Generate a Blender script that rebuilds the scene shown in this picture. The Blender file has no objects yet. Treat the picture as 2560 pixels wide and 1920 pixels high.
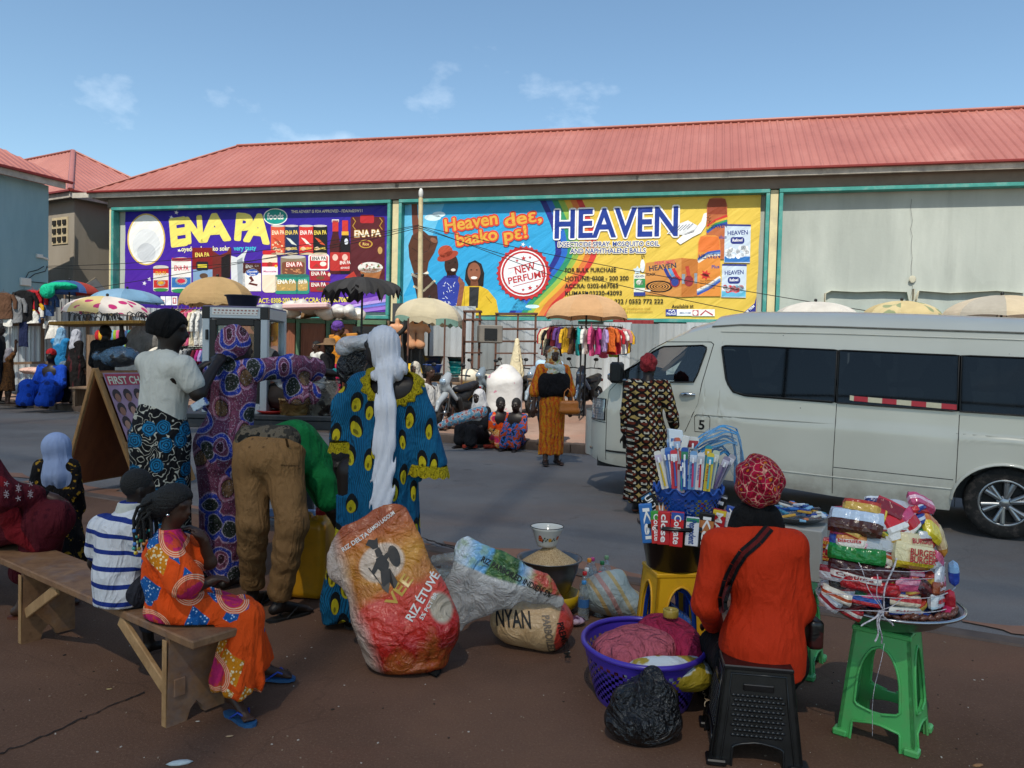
import bpy,math,random
import numpy as np
from mathutils import Vector,Matrix
from math import sin,cos,pi,radians,sqrt
R=random.Random(7)
SC=bpy.context.scene
COL=SC.collection
# --- camera, sky, sun, exposure
FPX,PITCH,ROLL,CAMZ=1923.0,radians(1.9),radians(1.4),1.55
cd=bpy.data.cameras.new('camera');cam=bpy.data.objects.new('camera',cd);COL.objects.link(cam)
cd.sensor_width=36.0;cd.lens=36.0*FPX/2560.0;cd.clip_end=2000;cd.clip_start=.05
CM=Matrix.Rotation(pi/2-PITCH,4,'X')@Matrix.Rotation(ROLL,4,'Z')
cam.matrix_world=Matrix.Translation((0,0,CAMZ))@CM
SC.camera=cam
SC.view_settings.view_transform='Standard';SC.view_settings.look='None'
SC.view_settings.exposure=0.90;SC.view_settings.gamma=1.0
SUN_EL,SUN_AZ=radians(54),radians(192)
wd=bpy.data.worlds.new('World');SC.world=wd;wd.use_nodes=True
wn=wd.node_tree.nodes;wl=wd.node_tree.links
bg=wn['Background']
sky=wn.new('ShaderNodeTexSky');sky.sky_type='NISHITA';sky.sun_disc=False
sky.sun_elevation=SUN_EL;sky.sun_rotation=SUN_AZ;sky.air_density=1.0;sky.dust_density=0.7;sky.ozone_density=1.0
tcw=wn.new('ShaderNodeTexCoord')
mpw=wn.new('ShaderNodeMapping');mpw.inputs['Scale'].default_value=(1.0,1.0,1.7);mpw.inputs['Location'].default_value=(.35,.1,.2)
nzw=wn.new('ShaderNodeTexNoise');nzw.inputs['Scale'].default_value=4.2;nzw.inputs['Detail'].default_value=7;nzw.inputs['Roughness'].default_value=.55
rpw=wn.new('ShaderNodeValToRGB');rpw.color_ramp.elements[0].position=.60;rpw.color_ramp.elements[0].color=(0,0,0,1)
rpw.color_ramp.elements[1].position=.80;rpw.color_ramp.elements[1].color=(.4,.4,.4,1)
mxw=wn.new('ShaderNodeMixRGB');mxw.inputs['Color2'].default_value=(6.2,6.5,6.6,1)
wl.new(tcw.outputs['Generated'],mpw.inputs['Vector']);wl.new(mpw.outputs['Vector'],nzw.inputs['Vector'])
wl.new(nzw.outputs['Fac'],rpw.inputs['Fac']);wl.new(rpw.outputs['Color'],mxw.inputs['Fac'])
tnt=wn.new('ShaderNodeMixRGB');tnt.blend_type='MULTIPLY';tnt.inputs['Fac'].default_value=1;tnt.inputs['Color2'].default_value=(.56,.63,.62,1)
wl.new(sky.outputs['Color'],tnt.inputs['Color1']);wl.new(tnt.outputs['Color'],mxw.inputs['Color1']);wl.new(mxw.outputs['Color'],bg.inputs['Color'])
bg.inputs['Strength'].default_value=0.15
sl=bpy.data.lights.new('sun','SUN');sl.energy=2.75;sl.angle=radians(.5);sl.color=(1,.93,.80)
so=bpy.data.objects.new('sun',sl);COL.objects.link(so)
SUND=Vector((sin(SUN_AZ)*cos(SUN_EL),cos(SUN_AZ)*cos(SUN_EL),sin(SUN_EL)))
so.rotation_euler=SUND.to_track_quat('Z','Y').to_euler();so.location=(0,-20,30)
SC.cycles.max_bounces=6;SC.cycles.transparent_max_bounces=12;SC.cycles.use_denoising=True
# --- helpers: points
A=lambda*v:np.array(v,float)
KD=2560.0/2212.0
CM3=np.array(CM.to_3x3());CAM=A(0,0,CAMZ)
def ray(x,y):return CM3@A((x*KD-1280)/FPX,-(y*KD-960)/FPX,-1)
def W(x,y,Y):
 d=ray(x,y);return CAM+d*(Y/d[1])
def G(x,y,z=0.0):
 d=ray(x,y);return CAM+d*((z-CAMZ)/d[2])
def PL(x,y,o,n):
 d=ray(x,y);return CAM+d*(np.dot(o-CAM,n)/np.dot(d,n))
PX=lambda Y:Y*KD/FPX
RU,RNV=A(.891,-.454,0),A(.454,.891,0)
def RN(a,n,z=0.0):return RU*a+RNV*n+A(0,0,z)
BU,BN,BO=A(.970,-.242,0),A(.242,.970,0),A(0,23.,0)
def BW(s,z,off=0.0):return BO+BU*s-BN*off+A(0,0,z)
def unit(v):v=np.asarray(v,float);return v/(np.linalg.norm(v)+1e-12)
# --- helpers: objects
WL={}
def tag(o,label=None,cat=None,group=None,kind=None):
 if label:o['label']=label
 if cat:o['category']=cat
 if group:o['group']=group
 if kind:o['kind']=kind
 return o
def thing(name,label,cat,loc,group=None):
 o=bpy.data.objects.new(name,None);COL.objects.link(o);o.empty_display_size=.1
 o.location=tuple(float(c)for c in loc);WL[o.name]=np.asarray(loc,float)
 return tag(o,label,cat,group)
def link_mesh(name,me,parent,loc):
 o=bpy.data.objects.new(name,me);COL.objects.link(o)
 if parent is not None:
  o.parent=parent;WL[o.name]=WL[parent.name]
 else:
  o.location=tuple(float(c)for c in loc);WL[o.name]=np.asarray(loc,float)
 return o
def mesh_np(name,V,Q,mats,parent=None,loc=None,smooth=True,mi=None,uv=None):
 V=np.asarray(V,np.float64)
 if loc is None:loc=WL[parent.name]if parent is not None else A((V[:,0].min()+V[:,0].max())/2,(V[:,1].min()+V[:,1].max())/2,V[:,2].min())
 me=bpy.data.meshes.new(name);n=Q.shape[1]
 me.vertices.add(len(V));me.vertices.foreach_set('co',(V-loc).astype(np.float32).ravel())
 me.loops.add(Q.size);me.loops.foreach_set('vertex_index',Q.astype(np.int32).ravel())
 me.polygons.add(len(Q));me.polygons.foreach_set('loop_start',np.arange(0,Q.size,n,dtype=np.int32))
 if mi is not None:me.polygons.foreach_set('material_index',np.asarray(mi,np.int32))
 me.polygons.foreach_set('use_smooth',np.full(len(Q),smooth))
 for m in(mats if isinstance(mats,(list,tuple))else[mats]):me.materials.append(m)
 if uv is not None:
  at=me.attributes.new('cuv','FLOAT_VECTOR','POINT');at.data.foreach_set('vector',np.asarray(uv,np.float32).ravel())
 me.update(calc_edges=True)
 return link_mesh(name,me,parent,loc)
class MB:
 """collects faces; build() links them as one mesh object"""
 def __init__(s):s.v=[];s.f=[];s.m=[];s.s=[];s.mi=0
 def mat(s,i):s.mi=i;return s
 def add(s,vs,fs,smooth=False,mi=None):
  b=len(s.v);s.v.extend([tuple(map(float,p))for p in vs])
  for f in fs:s.f.append(tuple(b+i for i in f));s.m.append(s.mi if mi is None else mi);s.s.append(smooth)
  return s
 def hexa(s,p):
  return s.add(p,[(3,2,1,0),(4,5,6,7),(0,1,5,4),(1,2,6,5),(2,3,7,6),(3,0,4,7)])
 def box(s,c,size,ax=None):
  c=np.asarray(c,float);X,Y,Z=ax if ax is not None else(A(1,0,0),A(0,1,0),A(0,0,1))
  a,b,d=np.asarray(X)*size[0]/2,np.asarray(Y)*size[1]/2,np.asarray(Z)*size[2]/2
  return s.hexa([c-a-b-d,c+a-b-d,c+a+b-d,c-a+b-d,c-a-b+d,c+a-b+d,c+a+b+d,c-a+b+d])
 def bbox(s,c,size,ax=None,bev=.006):
  c=np.asarray(c,float);X,Y,Z=ax if ax is not None else(A(1,0,0),A(0,1,0),A(0,0,1))
  h=[size[0]/2,size[1]/2,size[2]/2];b=min(bev,min(h)*.45);v=[];idx={}
  for sx in(-1,1):
   for sy in(-1,1):
    for sz in(-1,1):
     for k in range(3):
      q=[sx*(h[0]-(b if k!=0 else 0)),sy*(h[1]-(b if k!=1 else 0)),sz*(h[2]-(b if k!=2 else 0))]
      idx[(sx,sy,sz,k)]=len(v);v.append(c+X*q[0]+Y*q[1]+Z*q[2])
  f=[];cyc=[(-1,-1),(1,-1),(1,1),(-1,1)]
  for k in range(3):
   for sg in(-1,1):
    o=[(t if k==0 else None)for t in()]
    quad=[]
    for(p,q)in cyc:
     sgn=[0,0,0];sgn[k]=sg;sgn[(k+1)%3]=p;sgn[(k+2)%3]=q
     quad.append(idx[(sgn[0],sgn[1],sgn[2],k)])
    f.append(tuple(quad if sg>0 else quad[::-1]))
  for k in range(3):
   i,j=(k+1)%3,(k+2)%3
   for p in(-1,1):
    for q in(-1,1):
     def g(t,kk):
      sgn=[0,0,0];sgn[k]=t;sgn[i]=p;sgn[j]=q;return idx[(sgn[0],sgn[1],sgn[2],kk)]
     quad=[g(-1,i),g(1,i),g(1,j),g(-1,j)]
     f.append(tuple(quad if p*q<0 else quad[::-1]))
  for sx in(-1,1):
   for sy in(-1,1):
    for sz in(-1,1):
     t=[idx[(sx,sy,sz,k)]for k in range(3)];f.append(tuple(t if sx*sy*sz>0 else t[::-1]))
  return s.add(v,f)
 def tube(s,pts,r,seg=8,caps=True,smooth=True,flat=None):
  pts=[np.asarray(p,float)for p in pts];n=len(pts)
  rr=r if isinstance(r,(list,tuple,np.ndarray))else[r]*n
  vs=[];up=A(0,0,1)
  t0=unit(pts[1]-pts[0]);
  if abs(t0[2])>.95:up=A(1,0,0)
  nx=unit(np.cross(up,t0))
  for i,p in enumerate(pts):
   t=unit(pts[min(i+1,n-1)]-pts[max(i-1,0)])
   nx=unit(nx-t*np.dot(nx,t));ny=np.cross(t,nx)
   for k in range(seg):
    a=2*pi*k/seg
    vs.append(p+rr[i]*(nx*cos(a)+ny*sin(a)*(flat or 1)))
  fs=[(i*seg+k,i*seg+(k+1)%seg,(i+1)*seg+(k+1)%seg,(i+1)*seg+k)for i in range(n-1)for k in range(seg)]
  s.add(vs,fs,smooth)
  if caps:s.add(vs[:seg][::-1],[tuple(range(seg))]);s.add(vs[-seg:],[tuple(range(seg))])
  return s
 def lathe(s,prof,c,seg=24,ax=None,smooth=True,a0=0,a1=2*pi,sx=1,sy=1,cap=False):
  c=np.asarray(c,float);X,Y,Z=ax if ax is not None else(A(1,0,0),A(0,1,0),A(0,0,1))
  full=abs(a1-a0-2*pi)<1e-6;n=seg if full else seg+1;vs=[]
  for(r,z)in prof:
   for k in range(n):
    a=a0+(a1-a0)*k/seg;vs.append(c+X*(r*cos(a)*sx)+Y*(r*sin(a)*sy)+Z*z)
  fs=[]
  for i in range(len(prof)-1):
   for k in range(seg):
    k2=(k+1)%n;fs.append((i*n+k,i*n+k2,(i+1)*n+k2,(i+1)*n+k))
  s.add(vs,fs,smooth)
  if cap:s.add(vs[:n][::-1],[tuple(range(n))]);s.add(vs[-n:],[tuple(range(n))])
  return s
 def grid(s,P,smooth=True,wrap=False):
  P=np.asarray(P,float);nu,nv=P.shape[:2]
  fs=[(i*nv+j,(i+1)*nv+j,(i+1)*nv+(j+1)%nv,i*nv+(j+1)%nv)for i in range(nu-1)for j in range(nv if wrap else nv-1)]
  return s.add(P.reshape(-1,3),fs,smooth)
 def poly(s,pts,mi=None):return s.add(pts,[tuple(range(len(pts)))],False,mi)
 def prism(s,pts,d,mi=None):
  n=len(pts);p=[np.asarray(q,float)for q in pts];q=[x+np.asarray(d)for x in p]
  return s.add(p+q,[tuple(range(n))[::-1],tuple(range(n,2*n))]+[(i,(i+1)%n,n+(i+1)%n,n+i)for i in range(n)],False,mi)
 def ball(s,c,r,seg=10,rings=6,sc=(1,1,1),ax=None):
  return s.lathe([(max(1e-4,r*sin(pi*i/rings)),-r*cos(pi*i/rings)*sc[2])for i in range(rings+1)],c,seg,ax,sx=sc[0],sy=sc[1])
 def build(s,name,mats,parent=None,loc=None):
  V=np.array(s.v)
  if loc is None:loc=WL[parent.name]if parent is not None else A((V[:,0].min()+V[:,0].max())/2,(V[:,1].min()+V[:,1].max())/2,V[:,2].min())
  me=bpy.data.meshes.new(name);me.from_pydata((V-loc).tolist(),[],s.f)
  for m in(mats if isinstance(mats,(list,tuple))else[mats]):me.materials.append(m)
  me.polygons.foreach_set('material_index',s.m);me.polygons.foreach_set('use_smooth',s.s)
  me.update();return link_mesh(name,me,parent,loc)
  # --- helpers: node materials
def c4(c):
 if isinstance(c,str):
  c=[int(c[i:i+2],16)/255 for i in(0,2,4)];c=[x/12.92 if x<=.04045 else((x+.055)/1.055)**2.4 for x in c]
 return(c[0],c[1],c[2],1)
class NM:
 def __init__(s,name,rough=.6,metal=0,spec=.5,**kw):
  s.m=bpy.data.materials.new(name);s.m.use_nodes=True;s.t=s.m.node_tree;s.b=s.t.nodes['Principled BSDF']
  s.set(s.b,'Roughness',rough);s.set(s.b,'Metallic',metal);s.set(s.b,'Specular IOR Level',spec)
  for k,v in kw.items():s.set(s.b,k.replace('_',' '),v)
 def set(s,n,k,v):
  i=n.inputs[k]
  if isinstance(v,bpy.types.NodeSocket):s.t.links.new(v,i)
  elif i.type=='RGBA':i.default_value=c4(v)
  else:i.default_value=v
 def n(s,typ,out=0,props=None,**inp):
  n=s.t.nodes.new('ShaderNode'+typ)
  for k,v in(props or{}).items():setattr(n,k,v)
  for k,v in inp.items():s.set(n,int(k[1:])if k[0]=='_' and k[1:].isdigit()else k.replace('_',' '),v)
  return n.outputs[out]
 def co(s,k='Object'):return s.n('TexCoord',k)
 def cuv(s):return s.n('Attribute','Vector',dict(attribute_name='cuv'))
 def mp(s,v,sc=(1,1,1),loc=(0,0,0),rot=(0,0,0)):return s.n('Mapping',0,None,Vector=v,Scale=sc,Location=loc,Rotation=rot)
 def ma(s,op,a,b=0.0,c=0.0):return s.n('Math',0,dict(operation=op),_0=a,_1=b,_2=c)
 def vm(s,op,a,b=(0,0,0),out=0):return s.n('VectorMath',out,dict(operation=op),_0=a,_1=b)
 def noise(s,v,sc,det=3,out='Fac',rough=.5,dist=0.0):return s.n('TexNoise',out,None,Vector=v,Scale=sc,Detail=det,Roughness=rough,Distortion=dist)
 def ridge(s,v,sc,det=4,dist=.6):return s.n('TexNoise',0,dict(noise_type='RIDGED_MULTIFRACTAL'),Vector=v,Scale=sc,Detail=det,Roughness=.55,Distortion=dist,Offset=.9,Gain=2.)
 def vor(s,v,sc,feat='F1',out='Distance',rnd=1.0,dim='3D',metric='EUCLIDEAN'):
  n=s.t.nodes.new('ShaderNodeTexVoronoi');n.voronoi_dimensions=dim;n.feature=feat
  if feat not in('DISTANCE_TO_EDGE','N_SPHERE_RADIUS'):n.distance=metric
  s.set(n,'Vector',v);s.set(n,'Scale',sc);s.set(n,'Randomness',rnd);s.last=n
  return n.outputs[out]
 def ramp(s,f,stops,interp='LINEAR'):
  n=s.t.nodes.new('ShaderNodeValToRGB');r=n.color_ramp;r.interpolation=interp
  while len(r.elements)<len(stops):r.elements.new(.5)
  for e,(p,c)in zip(r.elements,stops):e.position=p;e.color=c4(c)if not isinstance(c,(int,float))else(c,c,c,1)
  s.set(n,'Fac',f);return n.outputs[0]
 def mix(s,f,a,b,mode='MIX'):
  return s.n('MixRGB',0,dict(blend_type=mode),Fac=f,Color1=a,Color2=b)
 def sep(s,v):
  n=s.t.nodes.new('ShaderNodeSeparateXYZ');s.set(n,'Vector',v);return n.outputs
 def comb(s,x,y,z=0.0):return s.n('CombineXYZ',0,None,X=x,Y=y,Z=z)
 def bump(s,h,strength=.3,dist=.01):s.set(s.b,'Normal',s.n('Bump',0,None,Height=h,Strength=strength,Distance=dist));return s
 def col(s,c):s.set(s.b,'Base Color',c);return s
 def done(s):return s.m
MC={}
def mat(name,c,rough=.6,var=.18,vs=4.,bump=.25,bs=40.,metal=0,spec=.4,dirt=None,bd=.004,**kw):
 """plain surface: base colour with soft real variation and a fine bump"""
 key=(name,str(c),rough,metal,bump,bs)
 if key in MC:return MC[key]
 k=NM(name,rough,metal,spec,**kw);o=k.co()
 c=c4(c)[:3];lo=tuple(x*(1-var)for x in c);hi=tuple(min(1,x*(1+var*.7))for x in c)
 col=k.ramp(k.noise(o,vs,5,rough=.62),[(.3,lo),(.72,hi)])
 if dirt is not None:col=k.mix(k.ramp(k.noise(o,vs*.6+1,6,rough=.7),[(.5,0),(.72,.75)]),col,dirt)
 k.col(col)
 if bump:k.bump(k.noise(o,bs,4),bump,bd)
 MC[key]=k.done();return MC[key]
def cloth(name,c,rough=.85,var=.12,folds=.5,fs=9.):
 if('cl',name)in MC:return MC[('cl',name)]
 k=NM(name,rough,0,.2);o=k.co();c=c4(c)[:3];cc=k.ramp(k.noise(o,6,5,rough=.65),[(.3,tuple(x*(1-var)for x in c)),(.7,tuple(min(1,x*(1+var*.6))for x in c))])
 w=k.noise(o,420,2);k.col(k.mix(k.ramp(w,[(.35,.25),(.6,0)]),cc,tuple(x*.7 for x in c)));fold_bump(k,o,folds,fs);MC[('cl',name)]=k.done();return MC[('cl',name)]
def fold_bump(k,o,st=.5,fs=9.):
 h=k.ma('ADD',k.ma('MULTIPLY',k.ridge(k.mp(o,(1,1,.4)),fs*.8,3,.7),.55),k.noise(k.mp(o,(1,1,.6)),fs*1.6,4,dist=.8));k.bump(k.ma('ADD',h,k.ma('MULTIPLY',k.noise(o,380,2),.03)),min(1,st*1.5),.034)
def plastic(name,c,rough=.35,var=.06):return mat(name,c,rough,var,5,.06,30,spec=.5)
SKIN=[mat('dark_skin','2a1911',.5,.2,8,.15,60),mat('brown_skin','3d261a',.48,.2,8,.15,60),mat('deep_skin','1b110c',.5,.2,8,.15,60)]
HAIR=mat('black_hair','0b0a0a',.7,.3,60,.8,160,bd=.01)
# --- helpers: lettering (built-in font)
GL={}
CHARS='ABCDEFGHIJKLMNOPQRSTUVWXYZabcdefghijklmnopqrstuvwxyz0123456789.,:-/!%&\'\u025b\u00c9\u00c8 '
def load_glyphs():
 tmp=[]
 for bold in(0,1):
  for ch in CHARS+'|':
   for k,body in enumerate((ch,ch+'|')):
    cu=bpy.data.curves.new('t','FONT');cu.body=body;cu.resolution_u=3;cu.offset=.022*bold
    o=bpy.data.objects.new('t',cu);COL.objects.link(o);tmp.append((bold,ch,k,o,cu))
 bpy.context.view_layer.update();dg=bpy.context.evaluated_depsgraph_get();ext={}
 for bold,ch,k,o,cu in tmp:
  me=bpy.data.meshes.new_from_object(o.evaluated_get(dg));V=np.array([v.co[:]for v in me.vertices]).reshape(-1,3)
  if k==0:GL[(bold,ch)]=[V[:,:2],[tuple(p.vertices)for p in me.polygons],0]
  ext[(bold,ch,k)]=V[:,0].max()if len(V)else 0
  bpy.data.meshes.remove(me)
 for bold,ch,k,o,cu in tmp:bpy.data.objects.remove(o);bpy.data.curves.remove(cu)
 for(bold,ch),g in GL.items():g[2]=ext[(bold,ch,1)]-ext[(bold,'|',0)]
load_glyphs()
for bd_ in(0,1):
 v3,f3,a3=GL[(bd_,'3')];GL[(bd_,'\u025b')]=[np.stack([(a3-v3[:,0])*.82,v3[:,1]*.76],1),[f[::-1]for f in f3],a3*.82]
def text_w(t,bold=1):return sum(GL[(bold,c)][2]for c in t)
def text(mb,t,p0,xd,up,h,w=None,mi=0,bold=1,warp=None,center=False):
 """letters in the plane p0 + x*xd + y*up; h = cap height (m), w = total width (m)"""
 p0=np.asarray(p0,float);xd=np.asarray(xd,float);up=np.asarray(up,float)
 sy=h/.70;sx=sy if w is None else w/max(text_w(t,bold),1e-6);x=-text_w(t,bold)*sx/2 if center else 0.0
 for ch in t:
  V,F,adv=GL[(bold,ch)]
  if len(V):
   q=V*[sx,sy]+[x,0]
   if warp:q=np.array([warp(a,b)for a,b in q])
   mb.add([p0+xd*a+up*b for a,b in q],F,False,mi)
  x+=adv*sx
 return x
 # --- helpers: smooth solids (distance field -> one continuous mesh)
def smin(a,b,k):
 if k<=0:return np.minimum(a,b)
 h=np.maximum(k-np.abs(a-b),0)/k;return np.minimum(a,b)-h*h*k*.25
class SD:
 def __init__(s,k=.02):s.p=[];s.k=k;s.mod=[];s.lo=A(9e9,9e9,9e9);s.hi=-s.lo
 def _b(s,p,r):s.lo=np.minimum(s.lo,np.asarray(p)-r);s.hi=np.maximum(s.hi,np.asarray(p)+r)
 def cap(s,a,b,ra,rb=None,k=None,fl=None,ff=1.0):
  a=np.asarray(a,float);b=np.asarray(b,float);rb=ra if rb is None else rb;s._b(a,ra);s._b(b,rb)
  s.p.append(('c',a,b,ra,rb,None if fl is None else unit(fl),ff,s.k if k is None else k));return s
 def ell(s,c,r,ax=None,k=None):
  c=np.asarray(c,float);s._b(c,max(r));ax=np.eye(3)if ax is None else np.array([unit(x)for x in ax])
  s.p.append(('e',c,np.asarray(r,float),ax,s.k if k is None else k));return s
 def rbox(s,c,h,r,ax=None,k=None):
  c=np.asarray(c,float);s._b(c,np.linalg.norm(h));ax=np.eye(3)if ax is None else np.array([unit(x)for x in ax])
  s.p.append(('b',c,np.asarray(h,float),r,ax,s.k if k is None else k));return s
 def chain(s,pts,rs,k=None,fl=None,ff=1.0):
  for i in range(len(pts)-1):s.cap(pts[i],pts[i+1],rs[i],rs[i+1],k,fl,ff)
  return s
 def __call__(s,P):
  D=None
  for q in s.p:
   if q[0]=='c':
    _,a,b,ra,rb,fl,ff,k=q;ab=b-a;t=np.clip(((P-a)@ab)/(ab@ab+1e-12),0,1)
    v=P-a-t[:,None]*ab
    if fl is not None:v=v+np.outer(v@fl*(ff-1),fl)
    d=np.sqrt((v*v).sum(1))-(ra+(rb-ra)*t)
    if fl is not None and ff>1:d=d/(ff**.5)
   elif q[0]=='e':
    _,c,r,ax,k=q;v=(P-c)@ax.T;l=np.sqrt(((v/r)**2).sum(1));g=np.sqrt(((v/r**2)**2).sum(1));d=l*(l-1)/(g+1e-9)
   else:
    _,c,h,r,ax,k=q;v=np.abs((P-c)@ax.T)-(h-r);d=np.sqrt((np.maximum(v,0)**2).sum(1))+np.minimum(v.max(1),0)-r
   D=d if D is None else smin(D,d,k)
  for m in s.mod:D=m(P,D)
  return D
 def cut(s,o,n):
  o=np.asarray(o,float);n=unit(n);s.mod.append(lambda P,D:np.maximum(D,(P-o)@n));return s
 def folds(s,o,ax,amp,cnt,z0,z1,ph=0.0,sec=.35):
  o=np.asarray(o,float);ax=unit(ax);e1=unit(np.cross(ax,A(.31,.87,.2)));e2=np.cross(ax,e1)
  def m(P,D):
   v=P-o;h=v@ax;a=np.arctan2(v@e2,v@e1);t=np.clip((h-z0)/(z1-z0),0,1)
   return D-amp*t*(np.sin(cnt*a+ph+1.3*np.sin(2*a+ph)+1.5*h)+sec*np.sin((2*cnt+1)*a+2.1*ph-2*h))
  s.mod.append(m);return s
 def wrink(s,amp,f,seed=0.0,st=(1,1,1)):
  st=np.array(st,float);rs=np.random.RandomState(int(abs(seed)*997)%9973+1);d=rs.randn(5,3);d/=np.linalg.norm(d,axis=1)[:,None]
  def m(P,D):
   q=P*st;n=0.0;pr=q@d.T
   for i,(fr,w)in enumerate(((.6,.55),(1.0,.5),(1.5,.35),(2.3,.25))):
    ph=pr[:,i]*f*fr*.8+1.5*np.sin(pr[:,(i+1)%5]*f*fr*.5+i)+1.0*np.sin(pr[:,(i+2)%5]*f*fr*.33+2*i);n=n+w*(.75-2*np.abs(np.sin(ph*.5))**.8*.75)
   return D-amp*n
  s.mod.append(m);return s
 def mesh(s,name,m,parent=None,h=.012,loc=None,uvf=None,pad=.03):
  lo=s.lo-pad-2*h;B=8;nb=np.ceil((s.hi+pad+2*h-lo)/(h*B)).astype(int);n=nb*B
  ci=np.stack(np.meshgrid(*[np.arange(q)for q in nb],indexing='ij'),-1).reshape(-1,3)
  dc=s(lo+(ci+.5)*B*h);act=np.abs(dc)<h*B*1.25
  vals=np.empty(tuple(n+1),np.float32)
  big=np.where(dc>0,1.,-1.).reshape(nb);vals[:-1,:-1,:-1]=np.repeat(np.repeat(np.repeat(big,B,0),B,1),B,2)
  vals[-1]=1;vals[:,-1]=1;vals[:,:,-1]=1
  li=np.stack(np.meshgrid(*[np.arange(B+1)]*3,indexing='ij'),-1).reshape(-1,3)
  ac=ci[act]
  for k in range(0,len(ac),400):
   idx=(ac[k:k+400,None,:]*B+li[None]).reshape(-1,3)
   vals[idx[:,0],idx[:,1],idx[:,2]]=s(lo+idx*h)
  ins=vals<0
  cnt=np.zeros(tuple(n),np.int8);corners=[(i,j,k)for i in(0,1)for j in(0,1)for k in(0,1)]
  for(i,j,k)in corners:cnt+=ins[i:n[0]+i,j:n[1]+j,k:n[2]+k]
  cell=np.argwhere((cnt>0)&(cnt<8));vid=np.full(tuple(n),-1,np.int32);vid[tuple(cell.T)]=np.arange(len(cell))
  acc=np.zeros((len(cell),3));num=np.zeros(len(cell))
  for a in range(3):
   for(u,w)in((0,0),(0,1),(1,0),(1,1)):
    o0=np.zeros(3,int);o0[(a+1)%3]=u;o0[(a+2)%3]=w;o1=o0.copy();o1[a]=1
    v0=vals[tuple((cell+o0).T)];v1=vals[tuple((cell+o1).T)];cr=(v0<0)!=(v1<0)
    t=np.where(cr,v0/np.where(cr,v0-v1,1),0);p=o0[None]+np.zeros((len(cell),3));p[:,a]+=t
    acc[cr]+=p[cr];num+=cr
  V=lo+(cell+acc/num[:,None])*h
  Q=[]
  for a in range(3):
   b,c=(a+1)%3,(a+2)%3
   sl0=[slice(1,-1)]*3;sl0[a]=slice(0,-1);sl1=[slice(1,-1)]*3;sl1[a]=slice(1,None)
   x0=ins[tuple(sl0)];x1=ins[tuple(sl1)]
   for flip,msk in((False,x0&~x1),(True,~x0&x1)):
    e=np.argwhere(msk);e[:,b]+=1;e[:,c]+=1
    q=[]
    for(u,w)in((1,1),(0,1),(0,0),(1,0)):
     g=e.copy();g[:,b]-=u;g[:,c]-=w;q.append(vid[tuple(g.T)])
    q=np.stack(q,1);Q.append(q[:,::-1]if flip else q)
  Q=np.concatenate(Q);Q=Q[(Q>=0).all(1)];s.V,s.Q=V,Q
  return mesh_np(name,V,Q,m,parent,loc,True,None,uvf(V)if uvf else None)
from mathutils.bvhtree import BVHTree
def drape(sd,mb,d,off=.003,reach=1.0,pull=.35):
 """lay the flat drawing in mb onto the surface of the solid sd, moving every point along direction d"""
 t=BVHTree.FromPolygons(sd.V.tolist(),sd.Q.tolist());d=unit(d);dv=Vector(d)
 for i,p in enumerate(mb.v):
  h=t.ray_cast(Vector(p)-dv*pull,dv,reach)
  if h[0]is not None:mb.v[i]=tuple(np.array(h[0])-d*off)
 return mb
def subdiv(mb,n=1):
 """finer triangles so that a drawing can follow a curved surface"""
 for _ in range(n):
  v,f,m,s_=list(mb.v),[],[],[];mid={}
  def g(i,j):
   k=(min(i,j),max(i,j))
   if k not in mid:mid[k]=len(v);v.append(tuple((a+b)/2 for a,b in zip(v[i],v[j])))
   return mid[k]
  for q,mi in zip(mb.f,mb.m):
   tris=[(q[0],q[i],q[i+1])for i in range(1,len(q)-1)]if len(q)<=4 else None
   if tris is None:f.append(q);m.append(mi);s_.append(False);continue
   for a,b,c in tris:
    x,y,z=g(a,b),g(b,c),g(c,a)
    for t in((a,x,z),(x,b,y),(z,y,c),(x,y,z)):f.append(t);m.append(mi);s_.append(False)
  mb.v,mb.f,mb.m,mb.s=v,f,m,s_
 return mb
 # --- ground, road, kerbs
def sheet(name,pts,m,sub=1):
 b=MB();P=np.array(pts,float)
 b.poly(P);o=b.build(name,m,None,A(0,0,0));return tag(o,kind='structure')
def ground_mat(name,base,lo,hi,speck,sp_f,bumps,dust=None):
 k=NM(name,.9,0,.25);o=k.co()
 c=k.ramp(k.noise(o,.55,8,rough=.62),[(.30,lo),(.52,base),(.74,hi)])
 if dust is not None:c=k.mix(k.ramp(k.noise(k.mp(o,(.35,1.0,1),rot=(0,0,.47)),.5,7,rough=.66,dist=.4),[(.52,0),(.72,.7)]),c,dust)
 f=k.noise(o,sp_f,3,rough=.8);c=k.mix(k.ramp(f,[(.56,0),(.72,.55)]),c,speck)
 c=k.mix(k.ramp(f,[(.28,.5),(.42,0)]),c,tuple(x*.35 for x in c4(base)[:3]))
 st=k.vor(o,1.15,'F1');c=k.mix(k.ramp(st,[(.05,.5),(.11,0)]),c,tuple(x*.45 for x in c4(base)[:3]))
 cr=k.vor(k.vm('ADD',o,k.n('VectorMath',0,dict(operation='SCALE'),_0=k.noise(o,2.2,4,'Color'),Scale=.5)),.42,'DISTANCE_TO_EDGE')
 c=k.mix(k.ramp(cr,[(.0,.3),(.004,0)]),c,tuple(x*.4 for x in c4(base)[:3]))
 k.col(c);k.bump(k.noise(o,bumps,6,rough=.7),.55,.012);return k.done()
MROAD=ground_mat('asphalt_surface','706d6c','615d5c','7d7976','a9a6a2',140,90,'7c685c')
MPAVE=ground_mat('dusty_pavement','684c3c','51392b','7a5943','937860',90,60,'7c523f')
MPLAZA=ground_mat('dusty_earth','8d7466','715a4e','a78c7c','b9a08f',60,40,'9c7360')
MKERB=mat('worn_kerb_concrete','5e5048',.9,.3,3,.6,35,dirt=(.06,.045,.04))
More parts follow.
